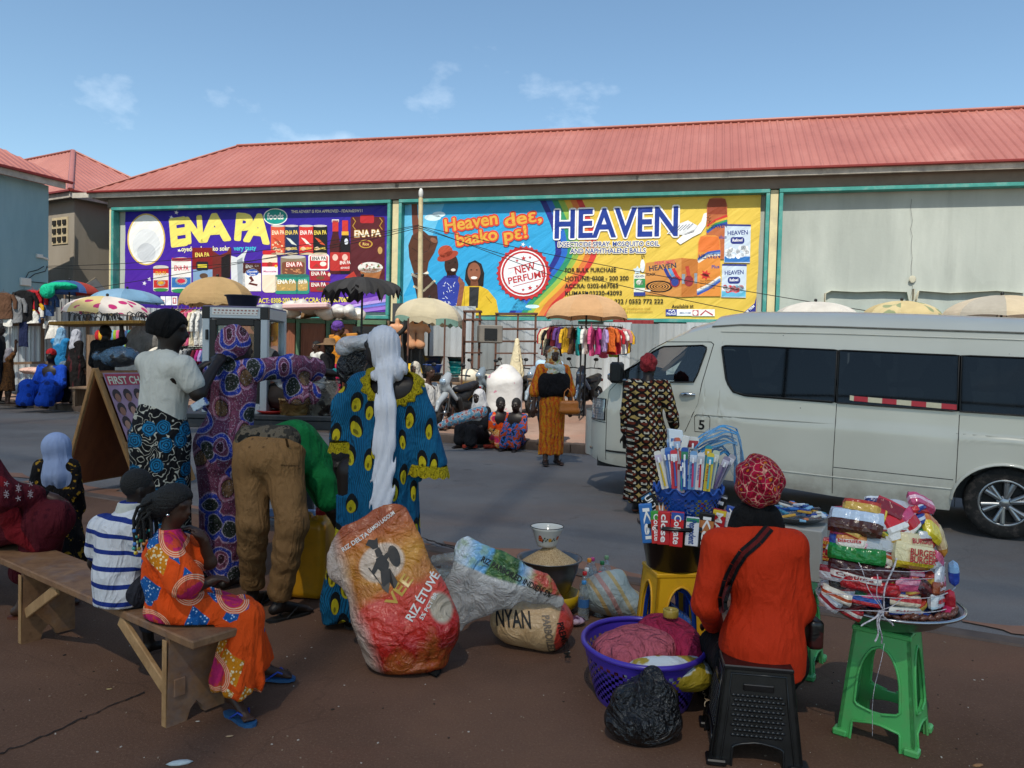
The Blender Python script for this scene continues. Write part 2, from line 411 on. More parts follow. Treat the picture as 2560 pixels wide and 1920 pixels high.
sheet('ground',[(-500,-400,-.35),(600,-400,-.35),(600,600,-.35),(-500,600,-.35)],MPLAZA)
sheet('pavement',[RN(-60,-40),RN(60,-40),RN(60,5.12),RN(-60,5.12)],MPAVE)
sheet('road',[RN(-160,5.10,-.03),RN(120,5.10,-.03),RN(120,12.10,-.03),RN(-160,12.10,-.03)],MROAD)
def pz(p):
 n=float(np.dot(p[:2],RNV[:2]));return .13+max(0,min(.34,(n-12.3)*.052))
def GP(x,y):
 z=.3
 for _ in range(6):p=G(x,y,z);z=pz(p)
 return p
b=MB()
for i in range(-34,14):
 L=2.2;c=RN(i*L+L/2+R.uniform(-.01,.01),5.19,-.03+R.uniform(-.006,.004));b.bbox(c,(L-.015,.15,.085),(RU,RNV,A(0,0,1)),.012)
tag(b.build('kerb_strip',MKERB,None,A(0,0,0)),kind='structure')
b=MB()
for i in range(-80,30):
 c=RN(i*1.0+.5,12.12+R.uniform(-.012,.012),.04+R.uniform(-.01,.008));b.bbox(c,(.985,.18,.19),(RU,RNV,A(0,0,1)),.02)
tag(b.build('far_kerb',MKERB,None,A(0,0,0)),kind='structure')
sheet('plaza',[RN(-120,12.2,.12),RN(120,12.2,.12),RN(120,18.9,.47),RN(-120,18.9,.47)],MPLAZA)
sheet('upper_plaza',[RN(-120,18.9,.47),RN(120,18.9,.47),RN(120,70,.48),RN(-120,70,.48)],MPLAZA)
b=MB()
for i in range(-22,12):
 if R.random()<.75:
  l=R.uniform(.5,1.4);b.poly([RN(i*1.5,11.72,-.026),RN(i*1.5+l,11.72,-.026),RN(i*1.5+l-.03,11.80,-.026),RN(i*1.5+.04,11.80,-.026)])
tag(b.build('road_line',mat('worn_road_paint','8f8378',.9,.5,9,.3,60),None,A(0,0,0)),kind='structure')
# --- unseen net on a frame, added behind the camera to thin the street's sun
kf=NM('added_shade_net',.9,0,.1);o_=kf.co();kf.col(kf.ramp(kf.noise(o_,.4,4),[(.3,'3f4a3c'),(.7,'556050')]));kf.set(kf.b,'Alpha',.785);MNET=kf.done()
t=thing('unseen_shade_frame','unseen tall frame with dark green net, added to shade the street','added shade frame',RN(-6,-14,0));MSCA=mat('scaffold_steel','7d7a74',.6,.2,3,.1,20,metal=.3)
b=MB();P=[[RN(-34+54*u,-14+.12*sin(u*40)*sin(v*9),15.5+21.8*v)for v in np.linspace(0,1,12)]for u in np.linspace(0,1,60)];b.grid(P);b.build('netting',MNET,t)
for i in range(10):b=MB();b.tube([RN(-34+6*i,-14.3,0),RN(-34+6*i,-14.3,37.4)],.07,6);b.build('shade_frame_post',MSCA,t)
for z in(7,15.4,22,29.5,37.3):b=MB();b.tube([RN(-34,-14.2,z),RN(20,-14.2,z)],.05,6);b.build('shade_frame_rail',MSCA,t)
sheet('bounce_sheet',[RN(-60,-60,.004),RN(60,-60,.004),RN(60,-1.2,.004),RN(-60,-1.2,.004)],mat('pale_concrete_paving','c4b6a0',.9,.15,.6,.3,20))  # unseen pale sheet, added to bounce sunlight into the shaded street
# --- the market hall with its red roof
def plaster(name,base,patch,hi):
 k=NM(name,.9,0,.2);o=k.co()
 v=k.mp(o,(1,1,.25));c=k.ramp(k.noise(v,1.1,5,rough=.6),[(.35,base),(.65,hi)])
 q=k.vor(k.mp(o,(.55,.55,.42),rot=(0,0,.245)),1.0,'F1','Color',.9,metric='CHEBYCHEV')
 c=k.mix(k.ma('MULTIPLY',k.sep(q)[0],.5),c,patch)
 c=k.mix(k.ramp(k.noise(k.mp(o,(2.2,2.2,.16)),1.5,6,rough=.7),[(.55,0),(.8,.32)]),c,tuple(x*.66 for x in c4(base)[:3]))
 k.col(c);k.bump(k.noise(o,14,6),.3,.01);return k.done()
MPLAST=plaster('grey_plaster','999f9a','a8afaa','b3b9b3');MPLB=plaster('brown_grey_plaster','8a8175','968d80','9d958a')
MCREAM=mat('cream_paint','d3c79f',.8,.12,2,.2,20,dirt=(.42,.36,.26));MTEAL=mat('teal_paint','3d9089',.6,.25,2.5,.2,30,dirt=(.22,.33,.30))
MFASC=mat('weathered_white_board','b5aea4',.8,.3,3,.4,25,dirt=(.22,.2,.18));MCONC=mat('concrete_beam','7d7268',.9,.2,1.5,.4,18)
MPATCH=mat('bare_cement_patch','8f8273',.95,.15,4,.5,20);MPATCHL=mat('broken_paint_edge','b9b6a4',.95,.1,6,.3,30)
k=NM('red_roof_sheet',.42,.0,.5);o_=k.co();sn_=k.n('TexWhiteNoise',0,dict(noise_dimensions='1D'),W=k.ma('FLOOR',k.ma('MULTIPLY',k.n('VectorMath',1,dict(operation='DOT_PRODUCT'),_0=o_,_1=(.97,-.242,0)),1/.92)))
rc_=k.ramp(k.noise(k.mp(o_,(1,1,.3)),.6,6,rough=.6),[(.3,'9c5f55'),(.55,'a86a5f'),(.75,'b2776c')]);rc_=k.mix(k.ma('MULTIPLY',sn_,.32),rc_,'8f5248');k.col(k.mix(k.ramp(k.noise(k.mp(o_,(2.5,2.5,.5)),1.3,7,rough=.72),[(.56,0),(.74,.5)]),rc_,'7d4a3c'));k.bump(k.noise(o_,3,3),.08,.02);MROOF=k.done()
MROOFD=mat('dark_red_trim','7c2620',.45,.15,3,.1,20)
hall=thing('market_hall','long grey market hall with pinkish red ribbed roof and two adverts on its front','building',BW(0,0))
b=MB();b.box(BW(4.93,3.3,-3.05),(38.14,6.0,6.6),(BU,BN,A(0,0,1)));b.build('wall',MPLAST,hall)
b=MB();b.box(BW(4.93,6.545,.09),(38.3,.24,.43),(BU,BN,A(0,0,1)));b.build('beam',MCONC,hall)
FR=[(-14.03,-3.90),(-3.63,7.15),(7.39,18.0)]
for s in(-3.765,7.27,18.15):b=MB();b.box(BW(s,3.25,.07),(.2,.2,6.1),(BU,BN,A(0,0,1)));b.build('pilaster',MCREAM,hall)
b=MB();b.box(BW(-14.09,3.25,.09),(.11,.24,6.1),(BU,BN,A(0,0,1)));b.build('pilaster',MCREAM,hall)
for(s0,s1)in FR:
 b=MB();ax=(BU,BN,A(0,0,1));t=.10
 b.bbox(BW((s0+s1)/2,6.31-t/2,.13),(s1-s0,.3,t),ax,.01);b.bbox(BW((s0+s1)/2,2.72,.13),(s1-s0,.3,t),ax,.01)
 for s in(s0+t/2,s1-t/2):b.bbox(BW(s,4.49,.13),(t,.296,3.42),ax,.01)
 b.build('frame',MTEAL,hall)
b=MB()
def wp(x,y,off=.0):return PL(x,y,BO-BN*off,BN)
for path in([(1780,668),(1782,634),(1795,628),(1850,631),(1910,629),(1958,631),(1962,650)],[(1978,650),(1984,628),(2050,633),(2150,628),(2212,633)],[(1972,648),(1973,624)]):
 q=[wp(x,y,.006)for x,y in path];b.mat(0).tube(q,.06,6,flat=.03);b.mat(1).tube([p+BN*.004 for p in q],.085,6,flat=.03)
b.mat(1).ball(wp(1971,603,.004),.10,9,5,(1,.05,1));b.build('patched_opening',[MPATCH,MPATCHL],hall)
b=MB();b.tube([wp(1969,y,.002)+BU*R.uniform(-.03,.03)for y in range(430,640,16)],.008,4,flat=.4);b.build('crack',mat('crack_dark','4c4a45',1,.1,3,0),hall)
EZ,EO=6.80,.50
b=MB();b.bbox(BW(4.93,6.70,.44),(38.9,.05,.2),(BU,BN,A(0,0,1)),.006)
for s in np.arange(-14.4,24,2.4):b.bbox(BW(s+R.uniform(-.2,.2),6.70+R.uniform(-.012,.012),.468),(2.3,.012,.17),(BU,BN,A(0,0,1)),.003)
b.box(BW(-14.62,6.70,-2.6),(.05,6.1,.2),(BU,BN,A(0,0,1)))
b.build('fascia_board',MFASC,hall)
b=MB();b.box(BW(4.93,6.79,.2),(38.9,.5,.02),(BU,BN,A(0,0,1)));b.box(BW(-14.4,6.79,-3.05),(.44,5.9,.02),(BU,BN,A(0,0,1)));b.build('soffit',MCONC,hall)
def roof_plane(mb,O,e,g,nn,xs,top,pitch=.23,h=.028,bot=None):
 """ribbed metal sheet: x along the eave e, y up the slope g, height limit top(x)"""
 bot=bot or(lambda x:0.0);x0,x1=xs
 P=lambda x,y,z=0:O+e*x+g*y+nn*z
 x=x0;w=.035
 while x<x1-1e-6:
  xe=min(x+pitch,x1)
  prof=[(x,0),(min(x+pitch-2*w-.03,xe),0),(min(x+pitch-w-.03,xe),h),(min(x+pitch-w,xe),h),(xe,0)]
  for(xa,za),(xb,zb)in zip(prof[:-1],prof[1:]):
   if xb-xa<1e-6:continue
   if top(xa)-bot(xa)<.01 and top(xb)-bot(xb)<.01:continue
   mb.poly([P(xa,bot(xa),za),P(xb,bot(xb),zb),P(xb,max(top(xb),bot(xb)+.001),zb),P(xa,max(top(xa),bot(xa)+.001),za)])
  x=xe
run,rise,hipx=3.5,2.32,3.35
sl=sqrt(run**2+rise**2);g=unit(BN*run+A(0,0,rise));nn=unit(np.cross(BU,g))
b=MB();L=39.0;O=BW(-14.75,EZ,EO)
roof_plane(b,O,BU,g,nn,(0,L),lambda x:sl*min(1,x/hipx))
gl=unit(BU*hipx+A(0,0,rise));sll=sqrt(hipx**2+rise**2)
roof_plane(b,O+BN*2*run,-BN,gl,unit(np.cross(-BN,gl)),(0,2*run),lambda x:sll*max(0,1-abs(x-run)/run))
gb=unit(-BN*run+A(0,0,rise));b.poly([O+BN*2*run,O+BN*run+BU*hipx+A(0,0,rise),O+BN*run+BU*L+A(0,0,rise),O+BN*2*run+BU*L])
rf=b.build('roof',MROOF,hall)
b=MB();r0=O+BN*run+BU*hipx+A(0,0,rise+.03);b.tube([r0,r0+BU*(L-hipx)],.11,8,flat=.5);b.tube([O+A(0,0,.03),r0],.08,6,flat=.5);b.build('ridge_cap',MROOF,rf)
b=MB();b.bbox(O+BU*L/2+A(0,0,-.01)-BN*.03,(L,.1,.07),(BU,BN,A(0,0,1)),.015);b.bbox(O+BN*run-BU*.03+A(0,0,-.01),(.1,2*run,.07),(BU,BN,A(0,0,1)),.015);b.build('gutter',MROOFD,rf)
# --- grey corner building
cor=A(-15.55,27.,0);e1=unit(A(.5,.86,0));e2=unit(A(-.86,.5,0))
gb_=thing('corner_building','brown grey plastered building with hipped red roof between the blue wall and the hall','building',cor)
b=MB();c0=cor+e1*.35+e2*.35
b.hexa([c0,c0+e1*5.5,c0+e1*5.5+e2*12,c0+e2*12]+[p+A(0,0,6.95)for p in(c0,c0+e1*5.5,c0+e1*5.5+e2*12,c0+e2*12)])
b.build('wall',MPLB,gb_)
b=MB();q=c0-e1*.004;b.hexa([q-e1*.22-e2*.05,q-e2*.05,q+e2*.5,q-e1*.22+e2*.5]+[p+A(0,0,5.6)for p in(q-e1*.02-e2*.05,q-e2*.05,q+e2*.12,q-e1*.02+e2*.12)]);b.build('buttress',MPLB,gb_)
b=MB()
for i in range(3):
 for j in range(3):b.mat(0).box(c0+e2*(.55+i*.32)-e1*.02+A(0,0,5.45+j*.3),(.2,.1,.16),(e2,e1,A(0,0,1)))
b.mat(1).box(c0+e2*.87-e1*.012+A(0,0,5.75),(1.0,.03,.96),(e2,e1,A(0,0,1)));b.build('vent_block',[mat('vent_dark','1e1b18',.9),mat('vent_cream','b9a98a',.9)],gb_)
ez=7.05;a_,b_=3.1,5.2;ap=cor+e1*a_+e2*b_+A(0,0,9.72);b=MB();O=cor+A(0,0,ez)
gg=unit(e2*b_+A(0,0,9.72-ez));sll=sqrt(b_**2+(9.72-ez)**2)
roof_plane(b,O,e1,gg,unit(np.cross(e1,gg)),(0,2*a_),lambda x:sll*max(0,1-abs(x-a_)/a_),.26)
gg=unit(e1*a_+A(0,0,9.72-ez));sl2=sqrt(a_**2+(9.72-ez)**2);Lx=13.
roof_plane(b,O+e2*Lx,-e2,gg,unit(np.cross(-e2,gg)),(0,Lx),lambda x:sl2*min(1,(Lx-x)/b_),.26)
b.poly([ap,O+e1*2*a_,O+e1*2*a_+e2*Lx,ap+e2*(Lx-b_)])
rf=b.build('roof',MROOF,gb_)
b=MB();b.tube([O+A(0,0,.03),ap+A(0,0,.03)],.10,6,flat=.5);b.tube([ap+A(0,0,.03),ap+e2*7+A(0,0,.03)],.1,6,flat=.5);b.tube([ap+A(0,0,.03),O+e1*2*a_+A(0,0,.03)],.1,6,flat=.5);b.build('ridge_cap',MROOF,rf)
b=MB();b.bbox(O+e1*a_-e2*.02+A(0,0,-.02),(2*a_,.08,.07),(e1,e2,A(0,0,1)));b.bbox(O+e2*6.5-e1*.02+A(0,0,-.02),(.08,13,.07),(e1,e2,A(0,0,1)));b.build('gutter',MROOFD,rf)
b=MB();b.bbox(O+e1*a_+e2*.06+A(0,0,-.15),(2*a_,.05,.2),(e1,e2,A(0,0,1)));b.bbox(O+e2*6.5+e1*.06+A(0,0,-.15),(.05,12.9,.2),(e1,e2,A(0,0,1)));b.build('fascia_board',MFASC,gb_)
# --- blue building at the left
Qb=A(-15.1,25.,0);f1=unit(A(-.36,-.93,0));f2=unit(A(-.93,.36,0))
bb_=thing('blue_building','blue grey painted building with red roof at the left','building',Qb)
MBLUE=plaster('blue_grey_paint','7d9aa2','88a5ad','8fabb2')
b=MB();b.hexa([Qb,Qb+f2*8,Qb+f2*8+f1*9,Qb+f1*9][::-1]+[p+A(0,0,6.75)for p in[Qb,Qb+f2*8,Qb+f2*8+f1*9,Qb+f1*9][::-1]]);b.build('wall',MBLUE,bb_)
O=Qb-f2*.45-f1*.5+A(0,0,6.95);gg=unit(f2*4+A(0,0,2.3));sl3=sqrt(16+5.29)
b=MB();roof_plane(b,O,f1,gg,unit(np.cross(f1,gg))*(1 if np.cross(f1,gg)[2]>0 else-1),(0,10),lambda x:sl3*min(1,(x+.001)/3.6),.26)
ga=unit(f1*3.6+A(0,0,2.3));b.poly([O,O+f1*3.6+f2*4+A(0,0,2.3),O+f2*8])
rf=b.build('roof',MROOF,bb_)
b=MB();b.bbox(O+f1*5+A(0,0,-.03),(10,.09,.08),(f1,f2,A(0,0,1)));b.build('gutter',MROOFD,rf)
b=MB();b.bbox(O+f1*5.1+f2*.08+A(0,0,-.16),(9.8,.05,.2),(f1,f2,A(0,0,1)));b.bbox(O+f1*5.1+f2*.25+A(0,0,-.10),(9.8,.36,.02),(f1,f2,A(0,0,1)));b.build('fascia_board',MFASC,bb_)
def bbp(x,y):return PL(x,y,Qb-f2*.03,f2)
MWIRE=mat('black_cable','111111',.6,0,3,0);MWHITE=mat('white_enamel','c9c9c4',.4,.05,3,0)
b=MB();b.bbox(bbp(55,609),(.10,.35,.25),(f2,f1,A(0,0,1)),.02);b.build('meter_box',MWHITE,bb_);b=MB();b.tube([bbp(85,553),bbp(92,556),bbp(104,560)],.04,6)
b.bbox(bbp(85,553),(.1,.2,.12),(f2,f1,A(0,0,1)),.01);b.build('security_camera',MWHITE,bb_)
b=MB()
for q in([(55,602),(62,588),(82,583),(95,575)],[(62,602),(75,592),(98,586),(102,575)],[(60,608),(102,612)]):b.tube([bbp(*p)for p in q],.012,4)
b.build('cable',MWIRE,bb_)
def strip(name,pts,w,z,m,seed=1):
 rr=random.Random(seed);q=[]
 for(x0,y0),(x1,y1)in zip(pts[:-1],pts[1:]):
  for u in np.linspace(0,1,12)[:-1]:q.append(G(x0+(x1-x0)*u,y0+(y1-y0)*u,z)+A(rr.uniform(-.012,.012),rr.uniform(-.012,.012),0))
 b=MB()
 for i in range(len(q)-1):
  d=unit(q[i+1]-q[i]);e=np.cross(A(0,0,1),d)*w*(.5+rr.random())/2;b.poly([q[i]-e,q[i+1]-e,q[i+1]+e,q[i]+e])
 tag(b.build(name,m,None,A(0,0,0)),kind='structure')
MCRK=mat('crack_dirt','2a1f1a',1,.2,9,.3,60)
strip('pavement_crack',[(-10,1632),(110,1582),(225,1530),(325,1488)],.008,.004,MCRK,3);strip('pavement_crack',[(2050,1366),(2120,1374),(2230,1394)],.02,.004,MCRK,4);strip('pavement_crack',[(905,1160),(985,1186),(1180,1228),(1340,1262)],.03,.004,MCRK,5)
MDST=mat('drifted_red_dust','8a6552',1,.25,3,.5,50);rr_=random.Random(31)
b=MB()
for i in range(46):
 c=RN(-22+i*.62+rr_.uniform(-.3,.3),5.36+rr_.uniform(0,.5)**2,-.024);r0=rr_.uniform(.10,.42);b.poly([c+RU*r0*cos(a)*(1.6+.5*sin(3*a+i))+RNV*r0*.42*sin(a)*(1+.35*sin(5*a+i))+A(0,0,.0001*i)for a in np.linspace(0,6.28,19)[:-1]])
tag(b.build('drifted_dust',MDST,None,A(0,0,0)),kind='structure')
# --- printed adverts (flat vinyl sheets on the hall's front)
def vinyl(name,c,c2=None,rough=.45):
 key=('vinyl',name)
 if key in MC:return MC[key]
 k=NM(name,rough,0,.35);o=k.co()
 if c2 is None:k.col(k.ramp(k.noise(o,.9,3),[(.3,tuple(x*.94 for x in c4(c)[:3])),(.7,c4(c)[:3])]))
 else:
  z=k.sep(o)[2];k.col(k.mix(k.ma('MULTIPLY',z,1/3.4),c2,c))
 v=k.mp(o,(1,1,1),rot=(0,.7,0));k.bump(k.ma('ADD',k.noise(k.mp(v,(.5,.5,2.6)),1.6,3,dist=.6),k.ma('MULTIPLY',k.noise(k.mp(o,(.6,.6,.25)),2.2,2),.8)),.55,.07)
 MC[key]=k.done();return MC[key]
class Art:
 """drawing on the advert's own plane: shapes are traced with displayed pixels and land at their true size on the wall"""
 def __init__(s,off):s.b=MB();s.off=off;s.k=0;s.pal=[];s.ix={}
 def c(s,col):
  if col not in s.ix:s.ix[col]=len(s.pal);s.pal.append(vinyl('print_'+col,col))
  return s.ix[col]
 def up(s,n=1):s.k+=n;return s
 def P(s,x,y):return PL(x,y,BO-BN*(s.off+s.k*.0011),BN)
 def poly(s,col,pts):s.b.poly([s.P(x,y)for x,y in pts][::-1]if False else[s.P(x,y)for x,y in pts],s.c(col));return s
 def rect(s,col,x0,y0,x1,y1,sl=0.0):return s.poly(col,[(x0,y0),(x1,y0+sl),(x1,y1+sl),(x0,y1)])
 def rrect(s,col,x0,y0,x1,y1,r,sl=0.0):
  q=[]
  for cx,cy,a0 in((x1-r,y0+r,-90),(x1-r,y1-r,0),(x0+r,y1-r,90),(x0+r,y0+r,180)):
   for i in range(5):a=radians(a0+22.5*i);px=cx+r*cos(a);q.append((px,cy+r*sin(a)+sl*(px-x0)/max(1,x1-x0)))
  return s.poly(col,q)
 def ell(s,col,x,y,rx,ry=None,n=28,rot=0.0,a0=0.,a1=360.):
  ry=ry or rx;q=[]
  for i in range(n+(a1-a0<360)):
   a=radians(a0+(a1-a0)*i/n);u,v=rx*cos(a),ry*sin(a);q.append((x+u*cos(rot)-v*sin(rot),y+u*sin(rot)+v*cos(rot)))
  return s.poly(col,q)
 def star(s,col,x,y,r,rot=0.0,n=5,q=.42):return s.poly(col,[(x+(r if i%2==0 else r*q)*sin(rot+i*pi/n),y-(r if i%2==0 else r*q)*cos(rot+i*pi/n))for i in range(2*n)])
 def text(s,col,t,x0,y0,x1,y1,h,bold=1,outline=None,ow=.03,warp=None):
  p0,p1=s.P(x0,y0),s.P(x1,y1);w=np.linalg.norm(p1-p0);xd=unit(p1-p0);up=unit(np.cross(BN*-1,xd));up=up if up[2]>0 else-up
  hh=np.linalg.norm(s.P(x0,y0-h)-p0)
  if outline:
   for i in range(8):text(s.b,t,p0+xd*ow*cos(i*pi/4)+up*ow*sin(i*pi/4)-BN*.0001*i,xd,up,hh,w,s.c(outline),bold,warp)
   p0=p0-BN*.0025
  text(s.b,t,p0,xd,up,hh,w,s.c(col),bold,warp);return s
 def strip(s,col,pts,w0,w1=None):
  w1=w0 if w1 is None else w1;n=len(pts);l,r=[],[]
  for i,(x,y)in enumerate(pts):
   dx,dy=pts[min(i+1,n-1)][0]-pts[max(i-1,0)][0],pts[min(i+1,n-1)][1]-pts[max(i-1,0)][1];d=math.hypot(dx,dy)+1e-9
   w=(w0+(w1-w0)*i/(n-1))/2;l.append((x-dy/d*w,y+dx/d*w));r.append((x+dy/d*w,y-dx/d*w))
  for i in range(n-1):s.poly(col,[l[i],l[i+1],r[i+1],r[i]])
  return s
 def line(s,col,pts,w=1.5):return s.strip(col,pts,w)
def wavy(mb,quad,nx,ny,amp,mi=0):
 """the vinyl sheet itself, its free edges sagging between the fixings"""
 P=np.zeros((nx+1,ny+1,3));q=[np.asarray(p)for p in quad]
 for i in range(nx+1):
  for j in range(ny+1):
   u,v=i/nx,j/ny;P[i,j]=(q[0]*(1-u)+q[1]*u)*(1-v)+(q[3]*(1-u)+q[2]*u)*v
   e=4*v*(1-v);P[i,j]+=A(0,0,amp*sin(u*34)*(1-e))+BU*amp*.7*sin(v*19)*(1-4*u*(1-u))
 mb.mi=mi;mb.grid(P)
a=Art(.02)
TL,TR,BR_,BL=(271,455),(845,443),(845,675),(269,668)
wavy(a.b,[a.P(*BL),a.P(*BR_),a.P(*TR),a.P(*TL)],60,16,.012)
a.pal.append(vinyl('vinyl_purple','2a1c9a','5a2a9e'));a.ix['bg']=0
a.up()
for x,y,r in((381,459,5),(370,470,5),(396,529,5),(387,541,4),(323,603,5),(312,612,5),(330,470,3),(430,590,4),(286,630,3)):a.star('f0eef8',x,y,r,.2)
a.ell('d9b95c',316,517,41,56,36);a.up().ell('f2f1ec',316,517,38,53,36);a.up()
a.ell('dfe3e8',316,530,30,36,30).up().ell('c9ced6',316,545,20,20)
a.up()
A_E=lambda x,y:(x,y)
for t,x0,y0,x1,y1,h in(('E',368,531,404,526,56),('N',402,524,440,519,52),('A',436,520,494,516,54),('P',505,515,540,518,53),('A',530,518,578,524,56)):
 a.text('f0e173',t,x0,y0,x1,y1,h,outline='f0e173',ow=.045)
a.text('f3efc0','...oyede soko soko soko.',384,529+14,500,529+14-2,10).text('43c3d8','very tasty',505,541,553,540,10)
a.ell('f4f4f0',595,468,26,18).up().ell('15958a',595,468,24,16).up().text('f6f6f0','foods',577,474,613,473,14)
a.text('f1ead0','THIS ADVERT IS FDA APPROVED - FDA/Ad25W11',629,460,784,458,6)
def tin(x0,y0,x1,y1,body,lid,txt=None,tc='f4f0e4',band=None):
 w=x1-x0;a.rrect(body,x0,y0,x1,y1,3);a.up();a.ell('c9c7c2',(x0+x1)/2,y0+1,w/2,w*.12);a.ell(lid,(x0+x1)/2,y1-3,w/2-.5,w*.11)
 if band:a.rect(band,x0+1,y0+(y1-y0)*.55,x1-1,y0+(y1-y0)*.86);a.ell('e8e2da',(x0+x1)/2,y0+(y1-y0)*.66,w*.3,w*.2);a.up().ell(tc,(x0+x1)/2,y0+(y1-y0)*.66,w*.2,w*.11)
 a.up()
 if txt:a.text(tc,txt,x0+w*.14,y0+(y1-y0)*.34,x1-w*.14,y0+(y1-y0)*.34,(y1-y0)*.15)
 a.up(-2)
tin(331,576,364,629,'e2dcd4','3a8c4a','ENA PA','d8a12c','c8352f');a.rect('c9302c',331,580,364,590)
tin(370,560,413,631,'e9e6e4','2f8d59','ENA PA','d0304a','3572b8');a.rect('c9274a',371,557,413,564)
a.rect('7e1c1e',415,535,459,582).rect('7f9fc2',417,582,459,610);a.up().text('f1e06a','ENA PA',421,555,452,554,9).rrect('20232a',424,565,450,584,3).up().rect('d6c63c',427,571,447,578).ell('5c4636',440,596,9,6);a.up(-2)
a.poly('6e2722',[(459,541),(474,551),(490,545),(497,533),(500,537),(497,600),(459,600)]);a.up().poly('1f1718',[(478,556),(497,548),(497,600),(478,600)]);a.up(-1)
a.poly('d7dbe0',[(498,552),(512,556),(526,545),(535,538),(527,560),(530,620),(500,620)]);a.up().poly('9aa3ae',[(512,562),(524,556),(524,618),(514,618)]);a.up(-1)
a.rect('eae4e2',524,568,564,629);a.up().rect('4a201c',525,568,564,590).text('f1f1ee','ENA PA',530,579,560,579,7).ell('f2f2f4',545,589,15,9).up().ell('2a57ae',545,589,13.5,7.5).up().text('f3f3f3','Chocolate',534,589,556,588,4).text('f3f3f3','Drink',539,595,552,595,4).strip('5c231b',[(540,598),(546,606),(538,612),(556,616)],7,4);a.up(-3)
a.rrect('ecdcc6',566,548,599,632,9);a.up().rrect('c9252b',567,541,597,550,3).rect('cf2731',566,567,600,576).rect('efe9ee',566,576,600,594).up().text('c23a7e','Mayonnaise',569,588,597,588,4).ell('e7b72c',596,575,3).ell('9a3324',583,571,6,5);a.up(-2)
for x0,c,tc,f in((585,'d4583a','f4e7c6','b93a22'),(614,'1d2c55','f2d25e','d9ded8'),(646,'cf3330','f6f3ee','e8e4da'),(676,'14171b','f0d65a','d3552c')):
 a.rrect(c,x0,487,x0+31,550,2);a.up();a.ell('cfcbc5',x0+15.5,488,15,2.5).ell('cbb89a',x0+15.5,548,15,2.5).text(tc,'ENA PA',x0+2,507,x0+29,506,9)
 a.poly(f,[(x0+4,513),(x0+13,516),(x0+27,530),(x0+16,527)]).ell('e7c9ac',x0+9,537,5,4)
 if x0>600:a.text('f1d35a','MACKEREL',x0+3,540,x0+28,539,5)
 else:
  for i in range(14):a.ell('f0c9a0',x0+R.uniform(4,27),R.uniform(522,545),2.2)
 a.up(-1)
a.rrect('8a7b62',606,554,661,596,5);a.up().ell('c4c1bd',633,555,27,4).rrect('7b4a35',609,566,658,592,4).up().text('f4f0ec','ENA PA',618,576,653,575,9,outline='c52f2c',ow=.02)
for i in range(12):a.strip('c98b5e',[(x:=R.uniform(615,650),y:=R.uniform(580,590)),(x+5,y+2)],2.4)
a.up(-2)
for x0,x1 in((640,668),(594,643)):
 a.rrect('2d8f7d',x0,594,x1,635,5);a.up().ell('2f6f64',(x0+x1)/2,596,(x1-x0)/2,4).rrect('b8995a',x0+3,606,x1-3,628,4).up().text('f1f3ee','ENA PA',x0+5,613,x1-5,612,9)
 for i in range(7):a.strip('e0b56a',[(x:=R.uniform(x0+6,x1-10),y:=R.uniform(616,626)),(x+4,y+1)],2.4)
 a.up(-2)
a.rrect('efece8',666,549,711,584,6);a.up().rrect('cf2b30',669,552,708,581,4).up().rect('efe9e4',672,553,705,563).up().text('2b1f1f','ENA PA',674,562,704,561,7).ell('f0e6dc',698,570,7,5).poly('a53a32',[(676,577),(684,569),(691,577)]);a.up(-3)
for y in(585,609):a.poly('9e2430',[(668,y),(711,y+1),(714,y+22),(670,y+21)]);a.up().text('f1efe6','ENA PA',672,y+10,704,y+9,8).ell('6b4a30',692,y+15,9,4).ell('e9c9b2',711,y+8,3,4);a.up(-1)
for x,body in((724,'4a1718'),(745,'171013')):
 a.poly(body,[(x-5,478),(x+6,478),(x+7,505),(x+12,530),(x+12,592),(x-12,592),(x-12,530),(x-6,505)]);a.up().rect('c7352f',x-6,476,x+7,500).rect('e9dfda' if x<730 else 'e5b33c',x-7,474 if x<730 else 500,x+8,480 if x<730 else 508).rrect('b8302c',x-11,545,x+11,585,3).up().ell('e9c3b4',x,556,6,7)
 if x>730:a.ell('d8dde8',x+3,522,4,7).text('f3f1ee','ENA PA',x-11,571,x+12,570,7).text('f3f1ee','SOY SAUCE',x-9,581,x+10,580,4)
 a.up(-2)
a.rrect('571b22',757,468,831,610,5);a.up().rrect('b8272e',778,464,808,482,4)
for sx in(762,820):a.strip('b4892f',[(sx,470),(sx+6,478),(sx,488),(sx+6,496)],2)
a.text('f3ead8','ENA PA',765,512,822,510,14,outline='b98b2d',ow=.02).ell('c29a3a',790,527,15,9).up().ell('6a1d24',790,527,12,7).up().text('e2c26a','Rice',783,530,797,530,6)
a.ell('e6e3de',800,578,27,12).poly('a4683a',[(776,580),(826,580),(818,604),(784,604)])
for i in range(22):a.ell(['f2efe8','4f8a3f','c7382c'][i%3],R.uniform(780,820),R.uniform(570,583),2)
a.ell('c49a5a',821,541,5,8).poly('b8372c',[(744,600),(764,586),(774,604)]);a.up(-3)
a.rect('3a1e88',269,637,480,663,1);a.up()
a.text('f2efe6','PALACE',318,657,340,657,5)
for x in(347,358,371):a.rect('efeff2',x,640,x+(10 if x<350 else 12),659)
a.up();a.rect('b5314a',373,643,381,656).up().rect('f0eef0',375,645,379,654).star('b4545e',352,650,4).strip('b4545e',[(387,655),(393,645),(398,656)],3);a.up(-1)
a.text('e8d84c','CONTACT: 0308-200-200, ACCRA: 0302-667065,',528,655,756,652,10).text('e8d84c','KUMASI: 03220-42093',548,668,668,667,8)
